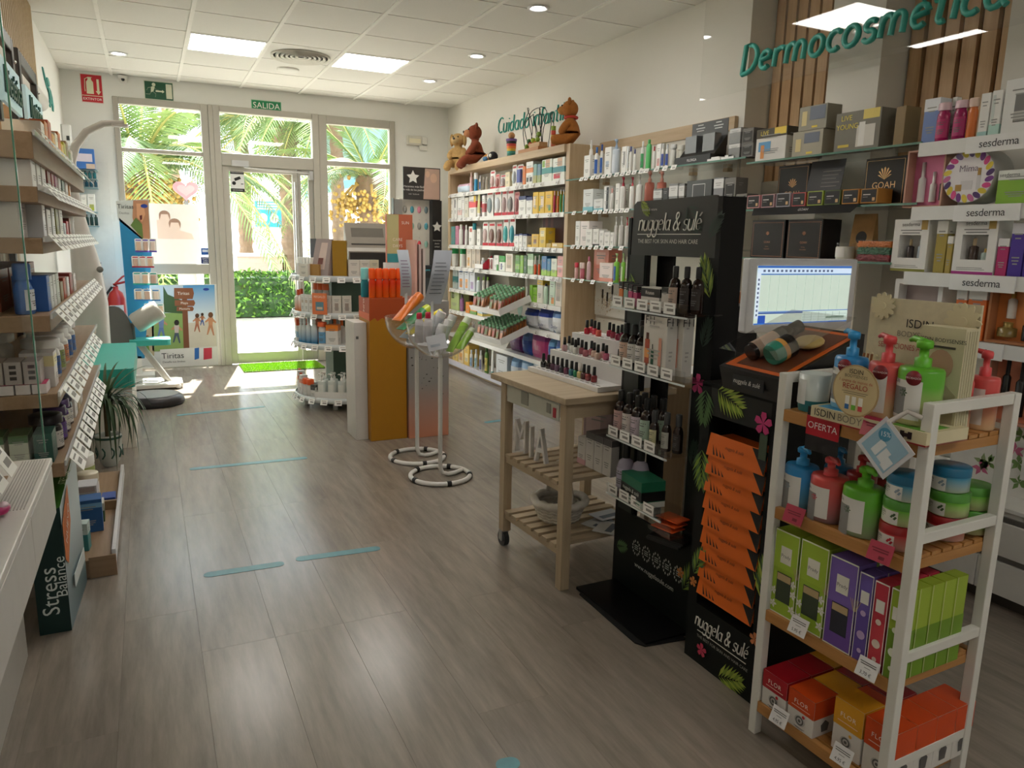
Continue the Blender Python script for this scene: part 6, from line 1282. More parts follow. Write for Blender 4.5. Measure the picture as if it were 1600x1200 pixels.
# plaster stand
t = thing('plaster_stand','teal stand of hanging plaster packs with printed photo header','display stand',(-.02,8.2,0))
pp=lambda u,v,y=8.2: (py(u,v,y).x+.02, y-8.2, py(u,v,y).z)
MB().poly([pp(186,340),pp(238,385),pp(226,560),pp(206,560)][::-1]).poly([pp(186,340,8.23),pp(238,385,8.23),pp(226,560,8.23),pp(206,560,8.23)]).build('back_board',mat('1f7fae',.5),t); a_=py(216,560,8.2); MB().box(a_.x-.1,a_.x+.16,-.12,.12,0,.03).box(a_.x-.03,a_.x+.05,-.0,.03,.03,a_.z+.02).build('foot',mat('e2e0da',.5),t)
h_=MB().poly([pp(181,314),pp(232,311),pp(237,387),pp(184,343)][::-1]).poly([pp(181,314,8.21),pp(232,311,8.21),pp(237,387,8.21),pp(184,343,8.21)]).build('header',mat('ccd0cc',.45),t)
f=lambda u,v,k=0: (lambda w_:(w_[0],w_[1]-.0015*k,w_[2]))(pp(u,v,8.197))
MB().poly([f(208,313),f(231,313),f(235,383),f(214,365),f(207,340)][::-1]).build('photo_print',mat('b88462',.5),t); MB().poly([f(204,352,1),f(212,340,1),f(222,350,1),f(224,374,1)][::-1]).build('grass_print',mat('5f7a3c',.5),t); MB().poly([f(213,318,2),f(224,318,2),f(227,335,2),f(222,347,2),f(214,340,2)][::-1]).build('face_print',mat('d8a078',.5),t); MB().poly([f(218,337,3),f(222,336,3),f(222,343,3),f(219,344,3)][::-1]).build('mouth_print',mat('5a1f22',.5),t)
text('Tiritas',.055,mat('3a3c3c'),t,(pp(196,323)[0],-.008,pp(196,323)[2])); text('Desliza',.03,mat('7a7c7a'),t,(pp(194,333)[0],-.008,pp(194,333)[2]))
MB().prism(arc(0,0,.03,.018,0,360,18)[:-1],0,.001,T=Matrix.Translation((pp(225,320)[0],-.011,pp(225,322)[2]))@Matrix.Rotation(pi/2,4,'X')).build('logo_oval',mat('24409a',.4),t)
for j,(v0,v1,u0,u1,cc,nm) in enumerate(((373,394,211,244,'6a5ac0','violet'),(400,418,206,240,'c0284a','crimson'),(425,445,208,246,'2fa89c','turquoise'),(451,470,210,250,'2f7fc4','blue'),(474,490,226,256,'3f9a94','sea green'))):
    for i in range(3):
        ua=u0+(u1-u0)*i/3; ub=u0+(u1-u0)*(i+1)/3; a=py(ua,v1,8.1); b=py(ub,v0,8.1)
        blister((b.x-a.x)*.95,b.z-a.z,'ecebe8',((a.x+b.x)/2,8.08-.02*i,a.z),0,'white plaster pack with %s header, %s from left on the teal stand'%(nm,ORD[i+1]),fill=('d8b8a0','c8a898','e0ccc0')[(i+j)%3],foot=cc,shape=0)
    MB().tube([((u:=py((u0+u1)/2,v0,8.1)).x+.02,-.15,u.z),(u.x+.02,.0,u.z)],.004,5).build('hook',mat('c8c8c8',.3,.8),t)
# poster under the window
t = thing('window_poster','large plaster advert poster with beach and mountain photos below the left window','poster',(.25,8.56,0))
def q(u,v): w_=py(u,v,8.56); return (w_.x-.25,w_.z)
TP=Matrix.Rotation(pi/2,4,'X')
def shp(pts,c,lay,nm='print'): return MB().prism([q(u,v) for u,v in pts][::-1],0.0008*lay,.0008*lay+.0006,T=TP).build(nm,mat(c,.5) if isinstance(c,str) else c,t)
shp([(212,446),(338,444),(341,570),(214,576)],'d9dad6',-4,'board'); MB().box(-.2,-.18,.01,.05,0,.1).box(.25,.27,.01,.05,0,.1).build('foot',mat('c8c8c4',.5),t)
b0=q(300,445)[1]; shp([(286,446),(335,445),(337,512),(288,514)],mat('dfe9ee',.5,grad=('4f9ad0',q(300,500)[1],b0)),2,'sky_print'); shp([(288,505),(337,502),(339,545),(289,548)],'d4cdbf',3,'sand_print')
shp([(236,446),(286,446),(289,548),(238,548)],'c4d4dc',1,'sky_print'); shp([(240,490),(288,488),(289,548),(241,549)],'8aa860',2,'grass_print'); shp([(255,447),(262,460),(286,470),(286,490),(256,488)],'3c5a34',3,'tree_print'); shp([(214,500),(240,505),(241,556),(216,556)],'b8a888',1,'sand_print')
shp([(284,460),(292,460),(296,545),(287,546)],'7a4a30',4,'post_print')
for (u0,v0,u1,v1,s,z_) in ((272,450,301,467,'Tiritas',.045),(273,469,303,478,'Playa',.035),(276,479,301,486,'Montaña',.03)):
    shp([(u0,v0),(u1,v0),(u1+2,(v0+v1)/2),(u1,v1),(u0,v1)],'8a5436',5,'sign_print'); a=q((u0+u1)/2,(v0+v1)/2); text(s,z_,mat('f2e8dc'),t,(a[0],-.0056,a[1]))
def kid(u,v,s,c1,c2,hair):
    shp([(u-4*s,v-12*s),(u+4*s,v-12*s),(u+3*s,v),(u-3*s,v)],c1,6,'child_print'); shp([(u-3*s,v),(u+3*s,v),(u+6*s,v+16*s),(u+4*s,v+16*s),(u,v+4*s),(u-4*s,v+15*s),(u-6*s,v+15*s)],c2,6,'child_print'); shp([(u-9*s,v-6*s),(u-3*s,v-11*s),(u+3*s,v-11*s),(u+9*s,v-5*s),(u+8*s,v-3*s),(u,v-8*s),(u-8*s,v-4*s)],'c08a68',5.6,'child_print'); shp([(u+4*s*cos(a),v-16*s+4.5*s*sin(a)) for a in [2*pi*i/10 for i in range(10)]],hair,7,'child_print')
kid(308,506,.8,'b07a5c','a86a50','5a3a24'); kid(316,500,.55,'a06a4c','3a5a9c','3a2818'); kid(329,508,1.0,'c08a68','b88060','6a4428'); kid(276,520,1.0,'c8b8b4','4a5a6a','1c1614'); kid(252,512,1.1,'6f86b0','5f7aa8','3a2a20'); kid(230,540,.8,'b0903a','6a8a3a','8a5a3a')
shp([(250,546),(340,541),(341,569),(251,574)],'e2e0dc',7,'white_band'); a=q(270,556); text('Tiritas',.085,mat('2a2a2c'),t,(a[0],-.008,a[1])); a=q(272,565); text('Desafía tus límites',.03,mat('6a6a6a'),t,(a[0],-.008,a[1]))
for (u0,u1,c) in ((304,311,'2a6ab8'),(311,318,'e6e6e8'),(318,331,'c83a50')): shp([(u0,544),(u1,543),(u1,560),(u0,562)],c,9,'pack_print')
MB().prism(arc(0,0,.03,.014,0,360,18)[:-1],0,.001,T=Matrix.Translation((q(322,452)[0],-.004,q(322,452)[1]))@TP).build('logo_oval',mat('24409a',.4),t)
# ================================================================== CENTRE: round suncare gondola, cardboard towers, bowl stands
GC = (1.5,6.35); GR=.43
gd = thing('round_gondola','round tiered white display gondola of suncare products beside the glass door','display',(GC[0],GC[1],0))
wm = mat('e2e2e0',.35)
GZs=(.10,.545,.80,1.095)
for z in GZs:
    m=MB().lathe([(.001,z-.02),(GR,z-.02),(GR+.004,z-.012),(GR,z-.004),(.001,z-.002)],40,cap=False); m.build('tier',wm,gd)
    m=MB().lathe([(GR+.004,z-.035),(GR+.012,z-.03),(GR+.012,z+.012),(GR+.006,z+.012)],40,cap=False); m.build('price_rail',mat('d8e0e2',.25),gd)
    a0=172 if z<.2 else 178
    for k in range(7): 
        a=rad(a0+15*k); price_tags(gd,[((GR+.016)*cos(a),(GR+.016)*sin(a),z)],a+pi/2,w=.06,h=.045)
MB().box(-.15,.15,-.15,.15,.0,1.1).build('core',mat('4f6a5c',.6),gd)
for k in range(6): a=k*pi/3; MB().cyl(.35*cos(a),.35*sin(a),.0,.08,.02,seg=10).build('foot',mat('cfcfcc',.4),gd)
def ga(ang,r,z): a=rad(ang); return (GC[0]+r*cos(a),GC[1]+r*sin(a),z),a+pi/2
def gplace(kind,ang,z,w,h,nm,r=None,**kw):
    d=kw.get('d',w); loc,rz=ga(ang,r or GR-.01,z)
    return dict(c=lambda:carton(w,kw.pop('d',w),h,kw.pop('base','e8e6e2'),loc,rz,nm,**kw), b=lambda:bottle(w,h,kw.pop('body','e8e6e2'),loc,rz,nm,**kw), p=lambda:pump(w,h,kw.pop('body','e8e6e2'),loc,rz,nm,kw.pop('head','eee'),**kw), t=lambda:tubep(w,h,kw.pop('body','e8e6e2'),loc,rz,nm,**kw))[kind]()
z=GZs[0]
for i,a in enumerate((169,176,183,190)): gplace('c' if i%2 else 'b',a,z,.055,.2-.01*i,'white and coral sun lotion %s, %s from left on the bottom round tier'%(('bottle','carton')[i%2],ORD[i+1]),**({'cap':'e0622c'} if i%2==0 else {'bands':[(.6,.8,'e89a7c')]}))
for i,a in enumerate((198,207)): gplace('b',a,z,.07,.15,'short white bottle with bright orange cap, %s on the bottom round tier'%('left','right')[i],cap='e8602a',capf=.32,neck=.8)
gplace('c',215,z,.05,.11,'small white display carton beside the white pump bottles on the bottom tier',bands=[(.6,1,'4a4a48')])
t=thing('display_tray','white cardboard tray of white pump bottles on the bottom round tier','tray',*[ga(243,.41,z)[0],ga(243,.41,z)[1]])
MB().box(-.17,.17,0,.22,0,.006).box(-.17,.17,0,.004,.006,.06).box(-.17,-.166,.004,.22,.006,.09).box(.166,.17,.004,.22,.006,.09).build('tray',mat('ecebe6',.5),t)
k=0
for j in range(2):
    for i in range(4):
        loc,rz=ga(243,.41,z); lx=-.125+i*.083; ly=.02+j*.09; k+=1
        pump(.065,.2,'d9e0da',(loc[0]+cos(rz)*lx-sin(rz)*ly,loc[1]+sin(rz)*lx+cos(rz)*ly,z+.008),rz,'white pump bottle, %s in the %s row of the bottom tier tray'%(ORD[i+1],('front','back')[j]),'e6e8e4',lab='e8ebe4',seg=12)
z=GZs[1]
gplace('c',176,z,.13,.19,'wide white carton with orange top band on the second round tier',bands=[(.72,1,'e25a24'),(.2,.45,'9cc4dc')],d=.09)
for i,a in enumerate((190,199,208,217)): gplace('b',a,z,.06,.2+.008*i,'sun spray bottle fading white to blue, %s on the second round tier'%ORD[i+1],body='2f86b8',grad='d4dcdc',cap='dfe6e8',capf=.22,shoulder=.3,lab=None if i<3 else None)
gplace('b',228,z,.065,.19,'white sun can with orange cap and blue band on the second round tier',cap='e8642c',capf=.2,neck=.95,lab='6aa6d0')
gplace('c',241,z,.1,.17,'white carton with orange lid on the second round tier',bands=[(.72,1,'e8842c')],d=.08)
for i,a in enumerate((236,249,262)): gplace('b',a,z,.056,.2,'white bottle with orange cap behind the orange lidded carton, %s'%ORD[i+1],r=.28,cap='e8702c',capf=.25)
gplace('c',197,z,.08,.27,'tall coral folded carton standing behind the blue sprays',r=.3,d=.05,base='e88a62')
gplace('c',228,z,.1,.3,'tall white carton standing behind the blue sprays',r=.2,d=.05,base='d8d8d6',bands=[(.3,.5,'6a6a68')])
z=GZs[2]
for i,a in enumerate((174,184,194)): gplace('b',a,z,.062,.17+.01*i,'sun bottle fading orange with %s cap, on the third round tier'%('silver','orange','red orange')[i],body='e2803c',grad='e8ddd2',cap=('c8c4c0','e0602a','d8502a')[i],capf=.25)
for i,a in enumerate((202,209,216,223)): gplace('c',a,z,.047,.15,'slim white sun cream carton, %s of four on the third round tier'%ORD[i+1],pats=[(.2,.8,.55,.7,'c8b8a8')],d=.03)
gplace('c',235,z,.09,.15,'grey white face cream carton on the third round tier',base='d6d2ca',d=.035)
for i,a in enumerate((247,258)): gplace('c',a,z,.072,.15,'white carton with round face print, %s on the third round tier'%('left','right')[i],base='dcd8d0',pats=[(.3,.7,.2,.6,'a89a90')],d=.035)
for i,a in enumerate((198,210,222)): gplace('b',a,z,.06,.235,'tall grey bottle with orange cap behind the slim cartons, %s'%ORD[i+1],r=.3,body='d0cac4',cap='e0642c',capf=.22,neck=.8)
loc,rz=ga(230,GR+.02,z+.02); t=thing('promo_card','small orange promotional card clipped to the third round tier','card',loc,rz)
MB().box(-.065,.065,-.002,0,-.02,.15).build('card',mat('e88252',.5),t); text('REGALO',.026,mat('f8e8dc'),t,(0,-.0025,.12)); MB().box(-.035,.035,-.003,-.002,.01,.08).build('photo_print',mat('5f8a9c',.5),t); MB().box(-.025,.025,-.0035,-.003,.02,.04).build('tub_print',mat('e0c8b0'),t)
z=GZs[3]
loc,rz=ga(196,.36,z); t=thing('makeup_display','makeup counter display with dark photo header and lipstick rows','display',loc,rz)
MB().box(-.16,.16,0,.1,0,.1).build('stepped_base',mat('d9d4cc',.5),t); MB().box(-.1,.16,.1,.11,.1,.3).build('header',mat('2a2426',.35),t); MB().box(.03,.07,.098,.1,.1,.29).build('header_stripe',mat('d8c8a8',.5),t)
for i in range(5): MB().box(-.13+i*.055,-.095+i*.055,-.01,.02,.1,.15).build('tester',mat('f0eee8',.4),t); MB().cyl(-.112+i*.055,.05,.1,.14,.012,seg=8).build('lipstick',mat('1c1414',.3),t)
loc,rz=ga(226,.4,z); t=thing('makeup_display','leaning pale pink makeup card display with phone photo panel','display',loc,rz-.15)
MB()._a([(-.09,0,0),(.09,0,0),(.09,.12,0),(-.09,.12,0),(-.06,.05,.3),(.1,.05,.3),(.1,.065,.3),(-.06,.065,.3)],[(3,2,1,0),(4,5,6,7),(0,1,5,4),(1,2,6,5),(2,3,7,6),(3,0,4,7)],0).build('panel',mat('a99a98',.4),t)
MB()._a([(-.03,-.002+.01,.06),(.05,.008,.06),(.065,.045,.27),(-.0,.045,.27)],[(0,1,2,3)],0).build('photo_print',mat('d8c4bc',.4),t); MB()._a([(-.02,.012,.1),(.03,.012,.1),(.035,.02,.15),(-.015,.02,.15)],[(0,1,2,3)],0).build('palette_print',mat('7a4a44',.4),t); MB().box(-.09,.02,-.02,0,0,.1).build('box_base',mat('b58a4a',.5),t)
gplace('c',251,z,.11,.29,'tall ochre gold carton beside the leaning makeup card',base='a8801f',lines=None,d=.08,r=.4)
gplace('c',210,z,.1,.1,'cream white carton in front of the makeup header',base='e4dfd4',r=.445,d=.025)
for i,(a,b) in enumerate(((267,.085),(280,.085),(293,.09))): gplace('c',a,z,.088,.14,'white cream carton, %s in the row behind the orange sprays'%ORD[i+1],base='e6e2d8' if i<2 else 'e0d6bc',r=.40,d=.05)
# payment machine / printer on the gondola
t=thing('printer','grey brown receipt printer with slotted top standing behind the cartons','printer',(1.74,6.42,1.096),-.08)
MB()._a([(-.21,-.1,0),(.19,-.1,0),(.19,.14,0),(-.21,.14,0),(-.2,-.1,.2),(.18,-.1,.2),(.18,.12,.44),(-.2,.12,.44),(.18,.14,.44),(-.2,.14,.44),(-.2,-.02,.23),(.18,-.02,.23)],[(3,2,1,0),(0,1,5,4),(4,5,11,10),(10,11,6,7),(7,6,8,9),(2,3,9,8),(1,2,8,6,11,5),(3,0,4,10,7,9)],0).build('housing',mat('8f877c',.45),t)
T=Matrix.Translation((0,0,0)); MB()._a([(-.15,.012,.265),(.13,.012,.265),(.13,.092,.395),(-.15,.092,.395)],[(0,1,2,3)],0,T=Matrix.Translation((0,-.004,.003))).build('slot_panel',mat('6a645a',.5),t); MB()._a([(-.16,-.0,.25),(.14,-.0,.25),(.14,.006,.262),(-.16,.006,.262)],[(0,1,2,3)],0,T=Matrix.Translation((0,-.006,.004))).build('slot',mat('3a3632',.5),t); MB().box(-.19,.17,-.104,-.1,.02,.19).build('dark_front',mat('2a2625',.35),t)
# cardboard towers
def tower(nm,lab,x,y,w,d,h,rz,mats,top=None):
    t=thing('display_tower',lab,'display tower',(x,y,0),rz); MB().box(0,w,0,d,0,h).build('column',mats,t,bevel=.003); return t
tower('w','narrow white cardboard display column left of the yellow one',1.243,5.035,.088,.26,.835,0,mat('cfcbc4',.5))
MB().box(.012,.03,-.001,0,.72,.74).build('mark_print',mat('5a5a58'),[o for o in bpy.data.objects if o.name.startswith('display_tower')][-1])
t=tower('y','yellow cardboard display column with orange top holding orange sprays',1.333,4.965,.262,.28,.868,0,mat('b0790e',.5))
P_=[(0,0)]; n=14
pts=[(i*.262/n,.868-.02+.012*((i*7)%3)) for i in range(n+1)]
MB().box(0,.262,0,.28,.868,1.005).build('orange_top',mat('b04a1c',.5),t,bevel=.002)
m=MB(); m._a([(x,-.0012,z) for x,z in pts]+[(.262,-.0012,.9),(0,-.0012,.9)],[tuple(range(n+3))],0); m.build('torn_edge_print',mat('b04a1c',.5),t)
m=MB(); m._a([(-.0012,0,.85),(-.0012,.28,.86),(-.0012,.28,.9),(-.0012,0,.9)],[(3,2,1,0)],0); m.build('torn_edge_print',mat('d86a3a',.5),t)
text('SUN',.05,mat('f0e0d0'),t,(-.002,.14,.95),(pi/2,pi/2,-pi/2))
for k in range(5): bottle(.0465,.2,'e8641a',(1.365+k*.048,4.985,1.006),0,'glowing orange sun spray, %s of five on the yellow column'%ORD[k+1],cap='f0560f',capf=.35,neck=.98,capw=.98,grad='e03a10',shiny=.2)
bottle(.055,.2,'2a8f9c',(1.335,5.06,1.006),0,'turquoise sun spray at the left corner of the yellow column',cap='7fd0cc',capf=.4,neck=.98,capw=.98)
for k in range(4): bottle(.046,.19,'e0521a',(1.39+k*.05,5.06,1.006),0,'orange sun spray, %s of four in the back row on the yellow column'%ORD[k+1],cap='e8560f',capf=.35,neck=.98,capw=.98)
t=thing('display_header','tall yellow and coral printed header box behind the orange sprays','display',(1.62,5.3,0))
MB().box(-.07,.12,0,.06,0,1.225).build('pedestal',mat('d9cfc8',.5),t); MB().box(-.075,.125,-.01,.05,1.185,1.235).build('white_band',mat('e6e4e0',.5),t); MB().box(-.06,.135,0,.035,1.235,1.58).build('board',mat('c86a4a',.5),t)
m=MB().box(-.058,.03,-.0012,0,1.237,1.578).build('yellow_print',mat('c9c08a',.5),t); MB().box(-.058,.03,-.0022,-.0012,1.237,1.3).build('teal_print',mat('3f9aa0',.5),t); MB().box(.03,.133,-.0022,-.0012,1.237,1.29).build('gold_print',mat('d8a83a',.5),t); text('SUN',.03,mat('f4e6dc'),t,(.08,-.0025,1.52)); text('CARE',.03,mat('f4e6dc'),t,(.02,-.003,1.4)); text('DAYS',.03,mat('f4e6dc'),t,(.02,-.003,1.355))
t=tower('g','grey to peach cardboard column printed with water drops right of the yellow one',1.603,4.94,.30,.27,.98,0,mat('d08a6c',.5,grad=('96928e',.02,.40)))
r=random.Random(3); m=MB()
for i in range(75):
    x,z_,s=r.uniform(.02,.28),.95-abs(r.gauss(0,.3)),r.uniform(.002,.007)
    if z_>.2: m.prism([(x+s*cos(a)*1.2,z_+s*.7*sin(a)) for a in [2*pi*i/8 for i in range(8)]],.0004,.0014,T=Matrix.Rotation(pi/2,4,'X'))
o=m.build('drop_print',mat('4a4642',.15),t); o['kind']='stuff'
for i,(x,cc) in enumerate(((1.66,'d8a898'),(1.69,'c8b0a8'),(1.72,'d8c8c0'))): o=MB().box(-.008,.008,0,.2,0,.42-.03*i).build('flat_board',mat(cc,.5),None,(x+.02,5.0,.981)); tag(o,'upright folded cardboard sheet, %s on top of the drop printed column'%ORD[i+1],'cardboard')
# bowl stands
def ellip(cx,cy,r,z,n=28): return [(cx+r*cos(2*pi*i/n),cy+r*sin(2*pi*i/n),z) for i in range(n)]
bowlg=glass('f2f4f4',.9)
def bowlstand(lab,x,y,rz_,ring,top):
    t=thing('bowl_stand',lab,'stand',(x,y,0)); wmat=mat('e6e4e0',.35)
    MB().tube(ellip(0,0,ring,.014),.014,10,closed=True).build('ring_base',wmat,t)
    MB().tube([(ring*cos(.3),ring*sin(.3),.014),(ring*.55*cos(.1),ring*.55*sin(.1),.014),(.05,0,.014),(.015,0,.025),(0,0,.06),(0,0,.4),(0,0,top-.2)],.013,10).build('pole',wmat,t)
    for k in range(5): a=.9+k*1.25; MB().tube([(ring*cos(a-.07),ring*sin(a-.07),.016),(ring*cos(a),ring*sin(a),.016),(ring*cos(a+.07),ring*sin(a+.07),.016)],.0165,10).build('rubber_foot',mat('161616',.5),t)
    R=.2; pr=[(R*sin(rad(q)),top-R*1.02*cos(rad(q))) for q in range(0,91,9)]
    MB().lathe([(max(a,.001),b) for a,b in pr]+[(R+.004,top+.004),(R-.004,top+.004)]+[(max(a-.004,.001),b+.004) for a,b in pr[::-1]],40,cap=False).build('bowl',bowlg,t)
    return t
ba=bowlstand('white ring base stand with clear bowl of orange, green and yellow tubes, farther one',1.5,4.46,0,.175,.925)
bb_=bowlstand('white ring base stand with clear bowl of white bottles and green tubes, nearer one',1.5,4.03,0,.178,.93)
def laytube(a,b,r,c,capc,lab,flat=.55):
    A,B=Vector(a),Vector(b); d=(B-A).normalized(); L=(B-A).length
    t=thing('cream_tube',lab,'tube',a); T=d.to_track_quat('Z','Y').to_matrix().to_4x4()
    m=MB(); n=12; vs=[]
    for z,sx,sy in ((0,1.1,.06),(L*.1,1.1,.2),(L*.5,1,.6),(L*.82,.92,.85)): vs+=[(r*sx*cos(2*pi*i/n),r*sy*sin(2*pi*i/n),z) for i in range(n)]
    m._a(vs,[(j*n+i,j*n+(i+1)%n,(j+1)*n+(i+1)%n,(j+1)*n+i) for j in range(3) for i in range(n)],0,True,T)._a(vs[:n],[tuple(range(n-1,-1,-1))],0,False,T)
    m.build('body',mat(c,.3),t); MB().lathe([(r*.8,L*.81),(r*.75,L)],12,T=T).build('cap',mat(capc,.35),t); return t
laytube((1.34,4.37,.915),(1.52,4.45,1.06),.04,'d8701f','e87a2a','orange sun cream tube resting in the farther clear bowl')
laytube((1.35,4.33,.865),(1.56,4.40,.985),.038,'3f8f5f','c8d84a','green and lime tube resting in the farther clear bowl')
laytube((1.39,4.29,.84),(1.62,4.33,.96),.038,'c8b414','e8dc3a','yellow tube resting in the farther clear bowl')
laytube((1.40,4.42,.80),(1.55,4.48,.90),.04,'8fa0a8','d8dcdc','pale grey tube low in the farther clear bowl')
for i,(x,y) in enumerate(((1.38,3.98),(1.44,4.0))): bottle(.05,.17,'d8d4d8',(x-.03,y-.03,.83),0,'clear mini bottle with red cap, %s one in the nearer bowl'%('left','right')[i],cap='c02040',capf=.2,neck=.5)
for i,(a,b,rr) in enumerate((((1.4,4.06,.80),(1.47,4.1,.97),.036),((1.46,4.12,.83),(1.53,4.08,.99),.036),((1.43,3.97,.76),(1.49,3.96,.93),.036),((1.53,4.1,.80),(1.6,4.08,.97),.034),((1.5,4.03,.76),(1.55,4.02,.95),.034))):
    laytube(a,b,rr,'d6d8dc','e6e6e6','white tube lying in the nearer clear bowl, %s from the left'%ORD[i+1])
laytube((1.52,3.94,.775),(1.655,3.985,.96),.03,'8cba3c','d0dcc0','upper lime green tube in the nearer clear bowl'); laytube((1.55,3.865,.80),(1.66,3.93,.90),.026,'84b038','d0dcc0','lower lime green tube in the nearer clear bowl')
t=thing('pouch','white printed sample pouch standing in the nearer clear bowl','pouch',(1.45,3.885,.80),-.2); MB().box(-.07,.04,-.004,.004,0,.085,T=Matrix.Rotation(-.25,4,'X')@Matrix.Rotation(-.2,4,'Y')).build('sheet',mat('d4d6dc',.25),t); MB().box(-.055,.0,-.006,-.004,.02,.034,T=Matrix.Rotation(-.25,4,'X')@Matrix.Rotation(-.2,4,'Y')).build('print',mat('aab2be',.4),t)
def card(lab,x,y,z0,w,h,sh,c,lc,par_lab=None):
    t=thing('info_card',lab,'card',(x,y,z0)); n=8; vs=[]
    for i in range(n+1):
        s=i/n; xx=sh*s; yy=-.03*sin(pi*s); vs+=[(xx-w/2,yy,h*s),(xx+w/2,yy+.01,h*s)]
    MB()._a(vs,[(2*i,2*i+1,2*i+3,2*i+2) for i in range(n)],0,True).build('sheet',mat(c,.35),t)
    m=MB()
    for i in range(9): s=.2+.07*i; xx=sh*s; m.box(xx-w*.35,xx+w*(.3-.05*(i%3)),-.033*sin(pi*s)-.001,-.032*sin(pi*s)+.0,h*s,h*s+.004)
    o=m.build('text_print',mat(lc,.5),t); o['kind']='stuff'; MB().box(-.008,.008,.0,.006,-.2,.02).build('stick',mat('dfe2e6',.3),t)
card('white pamphlet card with torn pocket on a stick in the farther bowl',1.42,4.42,1.06,.075,.28,-.02,'c6ccd6','8a6a8a')
card('tall bent white information sheet on a stick in the nearer bowl',1.475,4.1,1.035,.115,.31,.07,'c2c7d2','7a808c')
# baby brand stand in the far right corner
t=thing('display_stand','black standing display of baby accessories with white star header in the corner','display stand',(2.78,8.2,0))
MB().box(-.22,.22,-.02,.1,0,1.85).build('back_panel',mat('cfcabf',.5),t); MB().box(.13,.24,-.12,-.0,.3,1.84).build('right_wing',mat('1d1c1d',.45),t); MB().box(-.3,-.2,-.06,.0,.3,1.84).build('left_wing',mat('8a8884',.5),t); MB().box(-.306,-.3,-.07,.01,.3,1.85).build('wing_edge',mat('17171a',.4),t); MB().box(-.24,.24,-.1,.1,0,1.12).build('lower_cabinet',mat('3a3f44',.5),t)
MB().box(-.2,.23,-.1,-.085,1.84,2.19).build('header',mat('33302f',.45),t)
star=lambda cx,cz,R: [(cx+(R if i%2==0 else R*.5)*sin(2*pi*i/10),cz+(R if i%2==0 else R*.5)*cos(2*pi*i/10)) for i in range(10)]
TP_=Matrix.Translation((0,-.101,0))@Matrix.Rotation(pi/2,4,'X')
MB().prism(star(-.09,2.08,.075),0,.001,T=TP_).build('star_print',mat('e8e6e2',.5),t); MB().prism([(.03,1.85),(.22,1.85),(.22,2.18),(.05,2.18)],0,.001,T=TP_).build('photo_print',mat('c8a898',.5),t); MB().prism(arc(.15,2.08,.04,.05,0,360,14)[:-1],.001,.002,T=TP_).prism(arc(.08,2.12,.025,.035,0,360,14)[:-1],.001,.002,T=TP_).build('face_print',mat('dcb8a0',.5),t)
text('Hacemos más fácil',.032,mat('e8e6e2'),t,(-.08,-.1025,1.98)); text('la vida de los padres',.03,mat('e8e6e2'),t,(-.08,-.1025,1.945)); text('web · facebook',.02,mat('d8d6d2'),t,(-.08,-.1025,1.9))
MB().prism(star(.185,1.55,.06),0,.001,T=Matrix.Translation((0,-.121,0))@Matrix.Rotation(pi/2,4,'X')).build('star_print',mat('d8d6d2',.5),t); 
for i,s in enumerate(('innovación','diseño','calidad')): text(s,.022,mat('d8d6d2'),t,(.185,-.1215,1.4-.035*i))
r=random.Random(6); k=0
for j,z_ in enumerate((1.68,1.5,1.3,1.16)):
    for i in range(4 if j<3 else 3):
        k+=1; cc=('8fb8a8','9c9a94','4f9aa8','d88aa0','6a7a80','c83a44')[k%6]
        blister(.075,.13,'e4e2dc' if j!=2 else ('4f9a9c','d8889c','c8303a','dcd8d0')[i],(2.62+i*.083,8.165,z_),0,'hanging baby dummy card, %s in row %s of the black corner stand'%(ORD[i+1],ORD[j+1]),fill=cc,foot=cc)
        MB().tube([(2.62+i*.083-2.78,-.03,z_+.125),(2.62+i*.083-2.78,-.0,z_+.13)],.003,5).build('hook',mat('9a9a98',.3,.8),t)
MB().box(-.16,.13,-.104,-.1,.98,1.1).build('teal_print',mat('2a2c2e',.4),t); text('tommee tippee',.035,mat('4fc0d0'),t,(0,-.105,1.07)); MB().sph((-.03,-.1,.86),(.045,.02,.13),14,10).build('bottle_print',mat('dcd4c8',.5),t)
# ================================================================== NEAR RIGHT: wooden cart, black stands, white rack
beech=wood('a8957a','bba98c',2,9); beechx=wood('a8957a','bba98c',0,9); beechy=wood('a8957a','bba98c',1,9)
ca=rad(3); ct=thing('kitchen_cart','beech wooden cart on casters with two slatted shelves and nail polish on top','cart',(1.43,2.44,0),ca)
MB().box(-.025,.53,-.03,.60,.785,.812).build('top',beechx,ct,bevel=.003)
for x,y,c in ((0,0,0),(.45,0,0),(0,.5,1),(.45,.5,1)):
    MB().box(x,x+.042,y,y+.042,.075 if c else 0,.785).build('leg',beech,ct,bevel=.002)
    if c:
        T=Matrix.Translation((x+.021,y+.021,0)); w_=MB().lathe([(.036,-.012),(.036,.012)],20,T=Matrix.Translation((x+.015,y+.021,.036))@Matrix.Rotation(pi/2,4,'Y')).build('caster_wheel',mat('3a3c3e',.5),ct); MB().lathe([(.014,-.014),(.014,.014)],12,T=Matrix.Translation((x+.015,y+.021,.036))@Matrix.Rotation(pi/2,4,'Y')).box(x-.002,x+.002,y+.005,y+.037,.03,.075).box(x+.028,x+.032,y+.005,y+.037,.03,.075).box(x-.002,x+.032,y+.005,y+.037,.07,.078).build('caster_fork',mat('a8a8a8',.3,.8),ct)
for z in (.72,): MB().box(.042,.45,.008,.026,z,.785).build('apron',beechx,ct); MB().box(.008,.026,.042,.5,z-.0,.785).build('apron',mat('b9b2a4',.6),ct)
MB().box(.004,.008,.06,.49,.7,.78).build('drawer_card',mat('bfc0b4',.5),ct); MB().box(.001,.004,.12,.15,.72,.76).build('card_print',mat('8a8a80',.5),ct); MB().box(.001,.004,.3,.36,.715,.77).build('card_print',mat('8a8a80',.5),ct); MB().box(.001,.004,.08,.1,.71,.75).build('card_print',mat('b82a3a',.5),ct)
